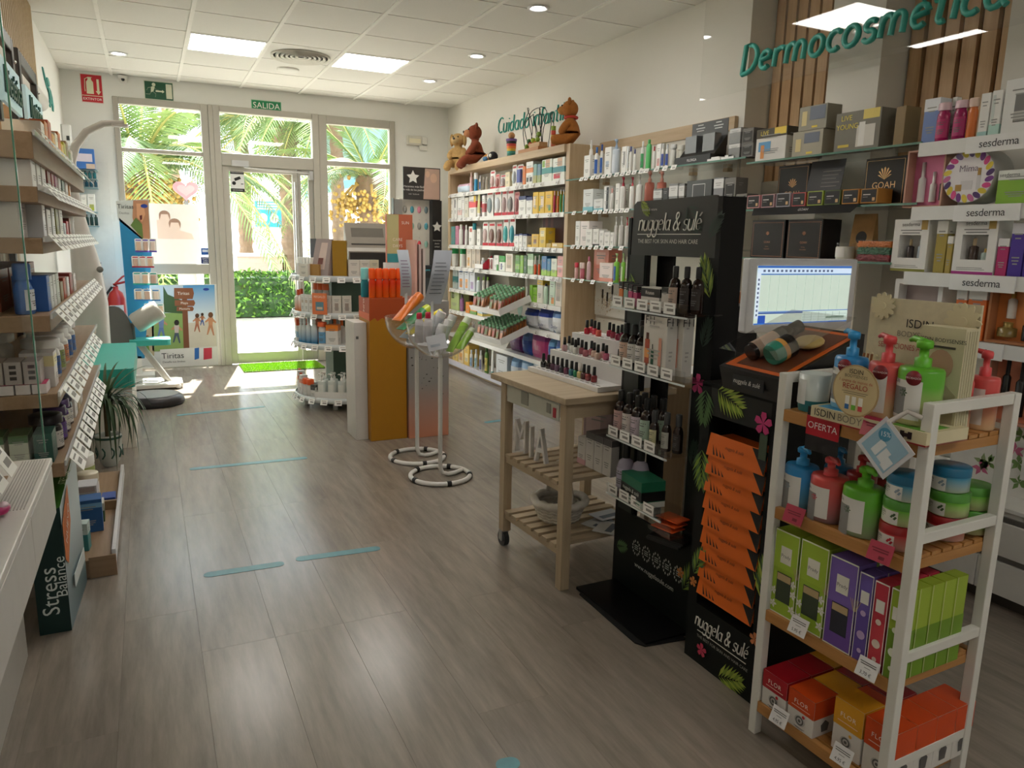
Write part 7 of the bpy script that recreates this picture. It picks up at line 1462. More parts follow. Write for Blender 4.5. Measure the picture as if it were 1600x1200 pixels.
for z in (.455,.185):
    for x in (.01,.46): MB().box(x,x+.02,.042,.5,z-.045,z-.016).build('rail',beechy,ct)
    for k in range(7): MB().box(-.0,.49,.05+k*.066,.05+k*.066+.042,z-.015,z).build('slat',beechx,ct)
C_=Matrix.Translation((1.43,2.44,0))@Matrix.Rotation(ca,4,'Z')
def onc(x,y,z): return tuple(C_@Vector((x,y,z)))
# tiered polish display
nd=thing('polish_display','white three stepped display of nail polish bottles on the wooden cart','display',onc(.16,.02,.813),ca)
dw=mat('dcdad8',.35)
MB().box(0,.36,.0,.80 if 0 else .56,0,.02).build('base',dw,nd); MB().box(.12,.36,0,.56,.02,.095).build('middle_step',dw,nd); MB().box(.24,.36,0,.56,.095,.17).build('upper_step',dw,nd)
for x,z in ((.02,.0205),(.135,.0955),(.255,.1705)):
    for k in range(14): MB().box(x+.002,x+.008,.02+k*.039,.044+k*.039,z,z+.0006).build('slot_mark',mat('3a3836',.5),nd)
def polish(x,z,u,col,lab,cap='0e0e0e',off=0):
    P0=C_@Vector((.16+x+off,.0,.813+z)); d=(C_.to_3x3()@Vector((0,1,0))); p=P0+d*solve(P0,d,u=u)
    t=thing('nail_polish',lab,'nail polish',tuple(p),ca-pi/2)
    link('bottle',cached(('np',col),lambda:MB().lathe([(.011,0),(.0135,.003),(.0135,.024),(.011,.028),(.005,.03)],12).mesh(mat(col,.12,spec=.8))),t); link('cap',cached(('npc',cap),lambda:MB().lathe([(.0072,.03),(.0078,.032),(.0068,.064),(.001,.065)],12,cap=False).mesh(mat(cap,.3))),t)
for row_,x,z,its in (('lowest',.055,.0205,((849,'1a1416','black'),(857,'2a1612','brown black'),(864,'5a3048','plum'),(871,'6a4a66','mauve'),(878,'2a2030','midnight'),(885,'6a2848','wine'),(893,'1f6a7c','teal blue'),(900,'1f7a52','green'),(906,'c8b878','gold beige'),(912,'4a1c20','maroon'),(919,'8a2a30','brick red'),(928,'8c1c24','deep red'))),
    ('middle',.17,.0955,((882,'c8a0a4','pale rose'),(889,'c4c8c4','clear'),(894,'d0d2cc','milky'),(899,'d4d6d0','white'),(903,'d8d8d2','pearl'),(909,'a85a64','dusty pink'),(915,'b86470','rose'),(924,'b06068','coral rose'),(928,'d8b4a4','nude'),(934,'d4b4a0','beige nude'),(942,'c88a90','shell pink'),(947,'c05878','candy pink'),(967,'c82a6a','magenta'))),
    ('top',.29,.1705,((917,'c81c34','scarlet'),(924,'d03048','cherry'),(929,'d8384a','poppy'),(935,'e8604c','coral orange'),(952,'a01838','crimson'),(958,'9c1c3a','ruby'),(965,'8c1a3c','burgundy'),(971,'7a1634','dark berry')))):
    for i,(u,c,nm) in enumerate(its): polish(x,z,u,c,'%s nail polish, %s from left on the %s step'%(nm,ORD[i+1],row_),cap='e6e2dc' if nm=='gold beige' else '0e0e0e',off=.022*((i*5)%3-1)*(row_!='lowest'))
# letters, cartons, basket and leaflets on the cart
for i,(ch,y,s) in enumerate((('M',.45,.15),('I',.36,.14),('A',.275,.15))):
    t=thing('wooden_letter','white standing wooden letter %s on the upper slatted shelf of the cart'%ch,'letter',onc(.06,y,.457),ca-pi/2+.25); text(ch,s*1.45,mat('dedcd8',.5),t,(0,0,s*.5),ext=.011,sx=.5)
for i in range(4):
    p=onc(.22,.02+.062*i,.457); carton(.058,.14,.155 if i<3 else .12,'dcdad6',p,ca-pi/2,'white carton with grey print, %s from right on the upper cart shelf'%ORD[i+1],bands=[(.82,1,'6a6668')] if i<3 else [(.0,.2,'d8a8b0')])
p=onc(.34,.26,.457); carton(.16,.09,.24,'b8a0a4',p,ca-pi/2+.3,'pink photo carton standing behind the white cartons on the cart','box',pats=[(.1,.6,.4,.9,'d8c0c0')])
p=onc(.17,.29,.186); t=thing('basket','round white wicker basket with cloth lining and tall handle on the lower cart shelf','basket',p)
wk=mat('c9c4b8',.8,noise=.3,scale=60)
MB().lathe([(.085,0),(.1,.03),(.115,.08),(.112,.085),(.09,.02),(.001,.012)],28,cap=False).build('bowl',wk,t)
for k in range(5): MB().tube([((.09+.006*k)*cos(2*pi*i/40),(.09+.006*k)*sin(2*pi*i/40),.012+.016*k+.003*(1 if i%2 else -1)) for i in range(40)],.0065,5,closed=True).build('weave_band',wk,t)
r=random.Random(1); MB().tube([((.112+.008*r.random())*cos(2*pi*i/30),(.112+.008*r.random())*sin(2*pi*i/30),.085+.012*r.random()) for i in range(30)],.018,7,closed=True).build('cloth_lining',mat('d6d2c8',.9,noise=.08,scale=40),t)
P=[(0,-.1,.09)]+[(0,-.1*cos(a),.1+.16*sin(a)) for a in [pi*k/12 for k in range(13)]]; MB().tube(P,.012,7).build('handle',wk,t)
MB().sph((.01,.0,.05),(.05,.05,.02),10,6).build('contents',mat('4a4436',.6),t)
for i,(x,y,a,cc) in enumerate(((.3,.16,.3,'d0d4d8'),(.34,.1,-.2,'c8ccd6'),(.29,.08,.6,'dadcde'),(.37,.2,.1,'bcc4d0'))):
    o=MB().box(-.07,.07,-.05,.05,0,.0025).box(-.05,.05,-.03,.0,.0025,.003,1).build('leaflet',[mat(cc,.4),mat('5a6a86',.5)],None,onc(x,y,.187+.004*i),ca+a); tag(o,'loose printed leaflet on the lower cart shelf, %s from the bottom of the heap'%ORD[i+1],'leaflet')
# ---- black hair care floor stand
blk=mat('0f1110',.5,noise=.1,spec=.25); blk2=mat('080809',.45,spec=.25)
leafg=[mat(c,.5) for c in ('7f9a3a','a8b84a','4a6a3c')]; darkleaf=mat('27392f',.5)
st=thing('floor_stand','black hair care floor stand with leaf printed header and acrylic shelves','display stand',(1.69,2.19,0),-pi/2)   # local x: +towards camera, y: into wall
B=lambda x0,x1,z0,z1,y0=0,y1=.012: MB().box(x0,x1,y0,y1,z0,z1)
MB().prism([(-.24,1.36),(.24,1.36),(.24,1.555),(.225,1.565),(-.215,1.56),(-.235,1.545)],-.012,0,T=Matrix.Rotation(pi/2,4,'X')).build('header',mat('2b2d2b',.42),st)
B(-.245,-.15,.33,1.36).build('left_panel',mat('1a211d',.45),st); B(.17,.24,.33,1.36).build('right_panel',mat('101512',.5,spec=.25),st); B(-.245,.245,.0,.33).build('base_panel',mat('0f1512',.5,spec=.25),st)
MB().box(.24,.262,0,.10,0,1.56).build('side_panel',blk2,st); MB().box(-.262,-.245,0,.10,0,1.5).build('side_panel',blk2,st); MB().box(-.15,-.05,.06,.07,.33,1.36).build('inner_panel',blk2,st); B(-.24,.24,.0,.012,-.19,.1).build('hidden_base',blk2,st)

def lets(word,h,x,z,par,col='e6e4dc',y=-.003,r=.0035,wmax=None,slope=0,T=None):
    s_,wd=strokes(word,h,.22,.98); k=(wmax/wd) if wmax else 1; m=MB()
    for p in s_: m.tube([(x+(a-wd/2)*k,y-slope*0,z+b) for a,b in p],r,5,T=T,flat=.35)
    return m.build('lettering',mat(col,.5),par)
lets('nuggela & sulé',.062,-.015,1.452,st,wmax=.36)
MB().box(-.2,.165,-.003,-.001,1.437,1.4395).build('underline',mat('e6e4dc',.5),st); text('THE BEST FOR SKIN AND HAIR CARE',.021,mat('d6d4cc',.5),st,(-.02,-.003,1.412),sx=1.0); text('Beauty & nature',.014,mat('c8c6be',.5),st,(-.13,-.003,1.528))
def palmleaf(par,x,z,L,a0,spread,n,mats,y=-.002,w=.012,T=None,name='leaf_print'):
    m=MB(); T0=(T or Matrix.Identity(4))
    tip=Vector((cos(a0),sin(a0)))*L; nrm=Vector((-tip.y,tip.x)).normalized()
    for i in range(n):
        s=(i+.6)/n; b=Vector((x,z))+tip*s*.75
        for sg in (-1,1):
            a=a0+sg*spread*(1-.55*s); l=L*(.62-.3*s)*(.75+.25*sin(pi*s)); d=Vector((cos(a),sin(a))); q=Vector((-d.y,d.x))*w*.5
            P=[b,b+d*l*.45+q,b+d*l,b+d*l*.45-q]; m._a([(p.x,y,p.y) for p in P],[(3,2,1,0),(0,1,2,3)][:1],(i+(sg>0))%len(mats),T=T0); m._a([(p.x,y-.0003,p.y) for p in P],[(0,1,2,3)],(i+(sg>0))%len(mats),T=T0)
    return m.build(name,mats,par)
palmleaf(st,-.19,1.562,.085,-.75,.55,7,leafg[:2],w=.009); palmleaf(st,.08,1.54,.14,-.9,.8,6,[darkleaf]); palmleaf(st,-.235,1.3,.17,-1.35,.45,7,[leafg[2],leafg[0]]); palmleaf(st,.235,1.22,.17,1.9,.5,8,leafg); palmleaf(st,.21,1.05,.13,1.3,.6,6,[darkleaf]); palmleaf(st,.2,1.42,.12,.9,.5,6,[darkleaf])
palmleaf(st,.2,.62,.12,1.5,.6,6,[darkleaf]); palmleaf(st,-.24,.16,.09,.3,.8,6,[leafg[2]]); palmleaf(st,-.2,.62,.12,1.3,.6,6,[darkleaf]); palmleaf(st,.19,.15,.16,1.1,.6,7,[leafg[0],leafg[2]])
def hibiscus(par,x,z,R,col='c83a78',y=-.004,T=None):
    m=MB()
    for k in range(5):
        a=k*1.2566+.3; m.prism([(x,z),(x+R*.7*cos(a-.5),z+R*.7*sin(a-.5)),(x+R*cos(a-.25),z+R*sin(a-.25)),(x+R*cos(a+.25),z+R*sin(a+.25)),(x+R*.7*cos(a+.5),z+R*.7*sin(a+.5))],.0002*k,.0002*k+.0004,T=(T or Matrix.Identity(4))@Matrix.Translation((0,y,0))@Matrix.Rotation(pi/2,4,'X'))
    return m.build('flower_print',mat(col,.5),par)
hibiscus(st,.205,.93,.036); hibiscus(st,-.22,.38,.022,'a82a3a'); hibiscus(st,.18,.22,.02,'c87a3a')
T=Matrix.Translation((0,-.002,0))@Matrix.Rotation(pi/2,4,'X')
m=MB()
for k in range(5):
    x=-.1+k*.066; z=.205
    for s in (-1,1):
        for j in range(6): a=rad(-70+j*28); m.prism([(x+s*.024*cos(a)+.004*cos(q*pi/2),z+.028*sin(a)+.006*sin(q*pi/2)) for q in range(4)],0,.0005,T=T)
    for j in range(3): m.box(x-.012,x+.012,-.0026,-.002,z-.008+.008*j,z-.005+.008*j)
m.build('award_wreaths',mat('b8b8b2',.5),st); text('www.nuggelasule.com',.028,mat('d8d6ce',.5),st,(.02,-.003,.135))
acry=glass('eef3f2',.3); SZ=[1.175,.952,.676,.446]; SW=[(-.185,.265),(-.18,.27),(-.175,.2),(-.16,.19)]
for z,(x0,x1) in zip(SZ,SW):
    MB().box(x0,x1,-.115,.03,z-.006,z).build('acrylic_shelf',acry,st); MB().box(x0,x1,-.118,-.114,z-.012,z+.035).build('shelf_lip',acry,st); MB().box(x0,x1,-.12,-.114,z-.014,z-.008).build('lip_edge',mat('dfe6e6',.2),st)
    price_tags(st,[(x0+.045+.078*k,-.119,z+.034) for k in range(int((x1-x0)/.085))],0,w=.062,h=.038,tilt=0)
G_=Matrix.Translation((1.69,2.19,0))@Matrix.Rotation(-pi/2,4,'Z')
def ons(x,y,z): return tuple(G_@Vector((x,y,z)))
def hb(x,y,z,w,h,lab,cap='0d0d0d',labc='d8cfc8',body='24150f',**kw): return bottle(w,h,body,ons(x,y,z),-pi/2,lab,cap=cap,lab=labc,capf=kw.pop('capf',.25),shoulder=.22,neck=kw.pop('neck',.38),oval=1,seg=20,shiny=.15,**kw)
for i,(c,nm) in enumerate((('d87a3a','orange'),('8ab0a4','mint'),('c84a7a','pink'),('b83a6a','deep pink'))): carton(.026,.05,.085-.004*i,c,ons(-.165+.031*i,-.09,SZ[0]+.001),-pi/2,'slim %s ampoule carton, %s from left on the top acrylic shelf'%(nm,ORD[i+1]),bands=[(.7,1,'2a2624')],lines='e8e4dc')
o=carton(.11,.06,.075,'d8d4ce',ons(.02,-.09,SZ[0]+.001),-pi/2,'white and black lotion carton on the top acrylic shelf of the stand',bands=[(.55,.95,'1c1a1a'),(.2,.26,'d88a4a')],lines=None); text('Ritaten',.018,mat('e8e4dc'),o,(0,-.002,.056))
carton(.13,.05,.012,'b83a5a',ons(-.03,-.025,SZ[0]+.001),-pi/2,'flat pink carton lying behind the black and white lotion carton',lines=None); carton(.04,.05,.08,'cfc8c0',ons(.105,-.09,SZ[0]+.001),-pi/2,'small white dotted carton left of the black bottles',bands=[(.75,1,'2a2826')])
for i,x in enumerate((.15,.195,.24)): hb(x,-.105+.012*i,SZ[0]+.001,.042,.155,'slim black shampoo bottle, %s of three at the right end of the top acrylic shelf'%ORD[i+1],labc='2a2220' if i else 'b8a090')
for i,(x,c) in enumerate(((-.135,'d8b8a4'),(-.082,'d4d0cc'),(-.03,'d8d4d2'))): hb(x,-.10,SZ[1]+.001,.05,.155,'dark bottle with pale label, %s from left on the second acrylic shelf'%ORD[i+1],labc=c); wl_=0
for i,x in enumerate((-.11,-.055)): hb(x,-.045,SZ[1]+.001,.05,.165,'dark bottle in the back row of the second acrylic shelf, %s'%('left','right')[i])
for i,(x,y) in enumerate(((.085,-.108),(.1,-.06))):
    o=carton(.135 if i==0 else .12,.045,.235,'d6d2ca',ons(x+.02*i,y,SZ[1]+.001),-pi/2,('front','rear')[i]+' white anti hair loss carton with bottle pictures on the second acrylic shelf',bands=[(.86,.95,'35312f')],pats=[(.1,.3,.1,.5,'b8543a'),(.14,.26,.5,.6,'5a3020'),(.38,.5,.1,.36,'2f5a44'),(.42,.46,.36,.44,'1c2a22'),(.1,.3,.22,.36,'e8a060'),(.7,.82,.12,.55,'d89a84')],lines='b0aca6'); text('F11',.042,mat('2a2826'),o,(-.025,-.003,.185)); text('F11',.038,mat('2a2826'),o,((.135 if i==0 else .12)/2+.0015,.022,.185),(pi/2,0,pi/2))
for j in range(2):
    for i,c in enumerate(('c8a4a0','cfc8c4','c8b8c4','a8c0b0')): hb(-.15+.057*i+.02*j,-.1+.055*j,SZ[2]+.001,.052,.17,'dark shampoo bottle in the %s row of the third acrylic shelf, %s from left'%(('front','back')[j],ORD[i+1]),labc=c)
for i,(x,c) in enumerate(((.085,'c8c49a'),(.13,'a8a8a0'),(.17,'3a3432'))): hb(x,-.105+.02*i,SZ[2]+.001,.036,.14,'slim dark spray bottle, %s at the right of the third acrylic shelf'%ORD[i+1],labc=c,cap='3a3a3c',capf=.3,neck=.5)
for i,(x,y) in enumerate(((-.125,-.09),(-.07,-.06))): bottle(.07,.19,'aaa4b8',ons(x,y,SZ[3]+.001),-pi/2,('left','right')[i]+' lilac bottle with black top on the lowest acrylic shelf',cap='111112',capf=.3,neck=.35,capw=.45,shoulder=.25,oval=1,lab='b4aec4',seg=20)
o=carton(.16,.1,.1,'1f6a4e',ons(.0,-.115,SZ[3]+.001),-pi/2-.12,'green and black hair care box on the lowest acrylic shelf',bands=[(.25,.62,'161616'),(.0,.22,'cfd4cc')],pats=[(.05,.95,.1,.14,'1f6a4e')],lines=None); text('nuggela & sulé',.022,mat('e4e2da'),o,(0,-.002,.047),shear=.2)
for i in range(3):
    o=MB().box(-.05,.05,0,.07,0,.004).build('leaflet',mat('d8541c',.45),None,ons(.175,-.1+.01*i,.40+.016*i),-pi/2+.2); tag(o,'orange leaflet in the clear holder right of the green box, %s from the bottom'%ORD[i+1],'leaflet')
MB().box(.12,.245,-.115,-.01,.385,.39).box(.12,.245,-.118,-.114,.39,.44).build('leaflet_holder',acry,st)
for i in range(3):
    o=MB().box(-.07,.07,-.05,.05,0,.008).build('booklet',mat(('1a1b1c','232526','161718')[i],.35),None,ons(.14+.005*i,-.03,.332+.0085*i),-pi/2+.3+.06*i); tag(o,'black booklet lying on the base of the black stand, %s in the pile'%ORD[i+1],'booklet')
    if i==2: text('nuggela',.02,mat('9a9a96'),o,(0,0,.009),(0,0,0))
# floor plate of the stand
T=[tuple(pz(u,v,0))[:2] for u,v in ((912,930),(1005,1012),(1066,1000),(965,906))]
o=MB().prism([(1.515,2.40),(1.485,2.38),(1.475,1.98),(1.495,1.945),(1.66,1.925),(1.70,2.43)][::-1],.0005,.006).build('floor_plate',mat('0d0c0c',.6)); tag(o,'flat black floor plate in front of the black hair care stand','floor plate')
# ---- black cardboard tower of orange packets
tw=thing('display_tower','black cardboard tower with a column of overlapping orange packets and leaf prints','display tower',(1.6,1.69,0),-pi/2)
MB().box(-.17,-.125,0,.3,.21,.96).build('left_side',blk,tw); MB().box(.135,.175,0,.3,.21,.955).build('right_side',blk,tw); MB().box(-.125,.135,.12,.3,.21,.955).build('back',mat('0b0c0c',.5),tw); MB().box(-.17,.175,0,.3,0,.21).build('base',mat('0f1311',.5,spec=.25),tw); MB().box(-.125,.135,0,.02,.865,.955).build('top_front',mat('191b19',.45),tw); MB().box(-.17,.175,0,.3,.955,.968).build('lid',blk,tw)
lets('nuggela & sulé',.05,.0,.135,tw,wmax=.25,y=-.002,r=.0028); MB().box(-.11,.12,-.0025,-.001,.118,.1205).build('underline',mat('d8d6ce'),tw); text('THE BEST FOR SKIN AND HAIR CARE',.0145,mat('a8a69e'),tw,(.01,-.002,.1))
palmleaf(tw,-.1,.955,.15,-.35,.95,9,leafg[:2],w=.011); palmleaf(tw,.0,.01,.14,.35,.8,8,leafg[:2]); palmleaf(tw,-.15,.3,.13,1.2,.6,7,[leafg[0],leafg[2]]); palmleaf(tw,.155,.35,.16,1.5,.6,7,leafg); palmleaf(tw,-.15,.75,.16,-1.5,.7,8,[leafg[2],leafg[0]]); palmleaf(tw,-.15,.95,.14,-1.6,.8,7,[leafg[2]]); hibiscus(tw,-.08,.06,.024,'c83a5a'); hibiscus(tw,.11,.89,.035); hibiscus(tw,-.145,.28,.018,'c87a3a'); hibiscus(tw,.15,.22,.022,'c87a4a')
MB().box(.10,.13,-.0035,-.0005,.78,.86).build('vase_print',mat('4a5a48',.3),tw)
H_=Matrix.Translation((1.6,1.69,0))@Matrix.Rotation(-pi/2,4,'Z')
ora=mat('e06a1a',.45)
for k in range(9):
    z=.765-k*.0605
    o=MB()._a([(-.122,-.008,z-.03),(.132,-.008,z-.03),(.132,.006,z+.042),(-.122,.006,z+.042),(-.122,-.0055,z-.03),(.132,-.0055,z-.03),(.132,.0085,z+.042),(-.122,.0085,z+.042)],[(0,1,2,3),(5,4,7,6),(4,0,3,7),(1,5,6,2),(3,2,6,7),(4,5,1,0)],0)
    o.box(-.122,.132,.012,.1,z-.028,z+.028,0).box(-.1,.11,.002,.014,z-.012,z-.006,0)
    f=lambda x,s: (x,-.0088+.014*s,z-.03+.072*s)
    o._a([f(.132,.0),f(.132,.98),f(.065,.98)],[(0,1,2)],1); 
    for j in range(4): o._a([f(-.09+.016*j,.1),f(-.082+.016*j,.1),f(-.10+.016*j,.55-.07*j)],[(0,1,2)],1)
    o=o.build('orange_packet',[ora,mat('141210',.5)],None,(1.6,1.69,.0002*k),-pi/2); tag(o,'orange hair mask packet with black claw print, %s from the top of the tower'%ORD[k+1],'packet')
    text('nuggela & sulé',.014,mat('6a2a0c'),o,(.0,-.0035,z+.012),(pi/2-.19,0,0),shear=.2)
# gift box on the tower
gb_=thing('gift_box','black gift box with sloping window showing bottle, soap and orange lining','gift box',(1.575,1.61,.9695),-pi/2-.05)
w2=.135
MB()._a([(-w2,0,0),(w2,0,0),(w2,.27,0),(-w2,.27,0),(-w2,-.02,.07),(w2,-.02,.07),(w2,.27,.19),(-w2,.27,.19)],[(3,2,1,0),(0,1,5,4),(1,2,6,5),(2,3,7,6),(3,0,4,7),(4,5,6,7)],0).build('box',mat('111112',.3),gb_)
sl=math.atan2(.12,.29); TS=Matrix.Translation((0,-.02,.07))@Matrix.Rotation(sl,4,'X')
MB().box(-w2+.012,w2-.012,.015,.30,.0005,.0012,T=TS).build('orange_lining',mat('d8641c',.4),gb_); MB().box(-w2+.045,w2-.03,.03,.285,.0012,.002,T=TS).build('tray_print',mat('6a3a24',.4),gb_)
MB().lathe([(.024,0),(.027,.01),(.027,.14),(.016,.165)],18,T=TS@Matrix.Translation((-.055,.06,.028))@Matrix.Rotation(-pi/2+.0,4,'X')).build('bottle',mat('2a1712',.2),gb_); MB().lathe([(.016,.165),(.02,.168),(.02,.2),(.001,.2)],16,T=TS@Matrix.Translation((-.055,.06,.028))@Matrix.Rotation(-pi/2,4,'X'),cap=False).build('bottle_cap',mat('17110f',.3),gb_)
MB().lathe([(.0276,.015),(.0276,.1)],18,T=TS@Matrix.Translation((-.055,.06,.028))@Matrix.Rotation(-pi/2,4,'X'),cap=False).build('bottle_label',mat('d8bca8',.5),gb_); MB().lathe([(.0278,.1),(.0278,.13)],18,T=TS@Matrix.Translation((-.055,.06,.028))@Matrix.Rotation(-pi/2,4,'X'),cap=False).build('bottle_band',mat('1c1614',.5),gb_)
MB().lathe([(.03,0),(.034,.01),(.034,.03)],20,T=TS@Matrix.Translation((.035,.06,.034))@Matrix.Rotation(-pi/2,4,'X')).build('jar_green',mat('2f8a74',.3),gb_); MB().lathe([(.0345,.03),(.0345,.045)],20,T=TS@Matrix.Translation((.035,.06,.034))@Matrix.Rotation(-pi/2,4,'X')).build('jar_band',mat('d89a4a',.4),gb_); MB().lathe([(.0345,.045),(.0345,.075),(.001,.076)],20,T=TS@Matrix.Translation((.035,.06,.034))@Matrix.Rotation(-pi/2,4,'X'),cap=False).build('jar_lid',mat('141214',.3),gb_)
MB().sph((.05,.19,.02),(.05,.035,.016),18,10,T=TS).build('soap',mat('c8b070',.4),gb_); MB().box(-w2+.008,w2-.008,.01,.305,.055,.056,T=TS).build('clear_window',glass('f6f6f6',.5),gb_)
MB().box(-.075,.06,-.0165,-.0145,.02,.055,T=Matrix.Rotation(.0,4,'X')).build('name_frame',mat('1d1d1f',.4),gb_); text('nuggela & sulé',.02,mat('d8d6d0'),gb_,(-.01,-.019,.037),shear=.2)
# ---- white framed rack with bamboo shelves (nearest, right)
RA=.028; RL=Vector((1.518,1.435,0)); RW,RD=.409,.307; rzr=RA-pi/2
rk=thing('storage_rack','white framed rack with four slatted bamboo shelves of scented products, nearest the camera','rack',tuple(RL),rzr)
R_M=Matrix.Translation(RL)@Matrix.Rotation(rzr,4,'Z')
def onr(x,y,z): return tuple(R_M@Vector((x,y,z)))
wp_=mat('dcdad2',.45,noise=.03); bam=wood('a8743c','c08c52',0,11,.4,16); bamy=wood('a8743c','c08c52',1,11,.4,16)
ps=.026
for x in (0,RW):
    for y in (0,RD): MB().box(x-ps/2,x+ps/2,y-ps/2,y+ps/2,0,1.071).build('post',wp_,rk,bevel=.002)
for x in (0,RW):
    for z in ((1.045,.742,.445,.16) if x else (1.045,)): MB().box(x-ps*.42,x+ps*.42,ps/2,RD-ps/2,z,z+.026).build('rail',wp_,rk,bevel=.002)
SHZ=[.975,.70,.395,.108]
for z in SHZ:
    MB().box(ps/2,RW-ps/2,-.012,.006,z-.032,z).build('shelf_front',bam,rk,bevel=.001); MB().box(ps/2,RW-ps/2,RD-.006,RD+.012,z-.032,z).build('shelf_back',bam,rk)
    for x in (ps/2,RW-ps/2-.018): MB().box(x,x+.018,.006,RD-.006,z-.034,z-.01).build('shelf_side',bamy,rk)
    for k in range(7): MB().box(ps/2+.001,RW-ps/2-.001,.012+k*.0412,.046+k*.0412,z-.009,z).build('slat',bam,rk)
dr_=R_M.to_3x3()@Vector((-1,0,0))
def rr(y,z,place='on the rack'): return Row(0,z,place,(0,0,1),P0=onr(0,y,z),d=tuple(dr_),rz=rzr)
def rput(kind,u0,u1,vt,y,z,nm_,**kw):
    r=rr(y,z); c,w,h=r.at(u0,u1,vt) if kind=='c' else r.round_at(u0,u1,vt,.85 if kind=='p' else 1); loc=tuple(c)
    return {'c':lambda:(carton(w*.97,kw.pop('d',.06),h,kw.pop('base','eee'),loc,rzr,nm_,**kw),w*.97,h),'p':lambda:(pump(w*.97,h,kw.pop('body'),loc,rzr,nm_,kw.pop('head'),seg=32,**kw),w*.97,h),'j':lambda:(jar(w*.97,h,kw.pop('body'),loc,rzr,nm_,kw.pop('lid'),seg=32,**kw),w*.97,h)}[kind]()
def isdin(t,w,h,col='2a2a2c',bh=None,r=None,sc=1,flower='b8303a',cy=None,dx=-18):
    """label print wrapped on a round body: brand word, two lines, small flower, red black mark"""
    r=r or w/2*1.02; cy=r*.85/1.02 if cy is None else cy; oy=.85 if cy<r*.95 else 1
    def wp(a,z): a=rad(a); return (r*1.006*sin(a),cy-r*1.006*oy*cos(a),z)
    m=MB()
    for z0,z1,a0,a1,mi in ((.42,.43,-50,-5,2),(.38,.387,-50,-12,2),(.30,.305,-46,-14,2),(.27,.275,-46,-20,2)):
        a0+=0; q=5; vs=[wp(a0+(a1-a0)*i/q,z*h) for i in range(q+1)]+[wp(a0+(a1-a0)*i/q,z1*h) for i in range(q+1)]
        m._a(vs,[(i,i+1,q+2+i,q+1+i) for i in range(q)],mi)
    for k in range(7):
        a=k*.9; c0,z0=-12,.37*h; m._a([wp(c0,z0),wp(c0+9*cos(a-.3),z0+.035*h*sin(a-.3)),wp(c0+13*cos(a),z0+.05*h*sin(a)),wp(c0+9*cos(a+.3),z0+.035*h*sin(a+.3))],[(0,1,2,3),(3,2,1,0)],1)
    for a0,a1,z0,z1,mi in ((-50,-44,.13,.165,0),(-44,-38,.138,.158,3),(-38,-32,.13,.165,0)): m._a([wp(a0,z0*h),wp(a1,z0*h),wp(a1,z1*h),wp(a0,z1*h)],[(0,1,2,3)],mi)
    m.build('label_print',[mat('1a1a1a',.5),mat(flower,.5),mat('8a8a88',.6),mat('a01c2c',.5)],t)
    a=rad(-38); o=text('ISDIN',h*.062*sc,mat('1c1c1e',.5),t,(r*1.015*sin(a),cy-r*1.015*oy*cos(a),.49*h),(pi/2,0,a)); return o
# cream counter tray with pumps
zt=SHZ[0]; r=rr(-.025,zt); c0,w0,_=r.at(1266,1446,600)
t=thing('counter_tray','cream cardboard counter tray with printed brand under the three tester pumps','tray',tuple(c0),rzr)
MB().box(-w0/2,w0/2,0,.15,.001,.032).build('tray',mat('d8cda8',.5),t); MB().box(-w0/2,w0/2,-.001,.15,.0005,.004).build('red_edge',mat('a83030',.5),t)
o=text('ISDIN',.026,mat('2a2826'),t,(-w0*.36,-.002,.018)); text('BODY',.025,mat('8a8070'),t,(-w0*.13,-.002,.018)); MB().box(w0*.3,w0*.33,-.002,-.0005,.01,.026).box(w0*.33,w0*.36,-.002,-.0005,.014,.022).box(w0*.36,w0*.39,-.002,-.0005,.01,.026).build('mark_print',mat('2a1416',.5),t)
for x,c in ((-w0*.33,'3f9ac8'),(0,'c84a4a'),(w0*.33,'6ab03a')): MB().box(x-.04,x+.04,.008,.1,.032,.0325).build('colour_print',mat(c,.5),t)
cols={'blue':('2a86c4','2f93cf','3f9ad4'),'coral':('d0504c','d84a4c','e0605a'),'green':('5fae2c','66b82e','6fc234')}
for nm,u0,u1,vt in (('blue',1297,1350,514),('coral',1350,1406,521),('green',1396,1466,527)):
    body,hd,_=cols[nm]; t,w,h=rput('p',u0,u1,vt,.0,zt+.033,'%s tester pump bottle standing on the cream counter tray'%nm,body='d9c99a' if nm!='blue' else '8fc4dc',grad=body,head=hd,headf=.34,lab='e9e7e2',turn=-.3)
    isdin(t,w,h,flower={'blue':'8a9aa8','coral':'c0283a','green':'3f5a34'}[nm]); a=rad(12); MB().lathe([(.017,-.0015),(.017,0),(.001,.0005)],24,T=Matrix.Translation((w/2*1.03*sin(a),w/2*.85-w/2*.875*cos(a),h*.55))@Matrix.Rotation(a,4,'Z')@Matrix.Rotation(pi/2,4,'X'),cap=False).build('red_sticker',mat('7a1420',.4),t); text('PROBADOR',.0065,mat('e8d8d4'),t,(w/2*1.06*sin(a),w/2*.85-w/2*.9*cos(a),h*.55),(pi/2,0,a))
t=thing('candle','frosted white candle cup with reed sticks at the left end of the rack','candle',onr(.055,.005,zt+.001),rzr); T=Matrix.Translation((0,.042,0))
MB().lathe([(.036,0),(.038,.01),(.038,.03)],28,T=T).build('teal_foot',mat('2f7a80',.3),t); MB().lathe([(.038,.03),(.041,.1),(.039,.1),(.036,.09),(.001,.088)],28,T=T,cap=False).build('cup',mat('d4dcd8',.2),t); wraplabel(t,.0395,1,.02,.085,'e6e8e6',-70,10,cy=.042,off=1.03); text('ISDIN',.011,mat('2a2a2a'),t,(-.026,.008,.075),(pi/2,0,-.7))
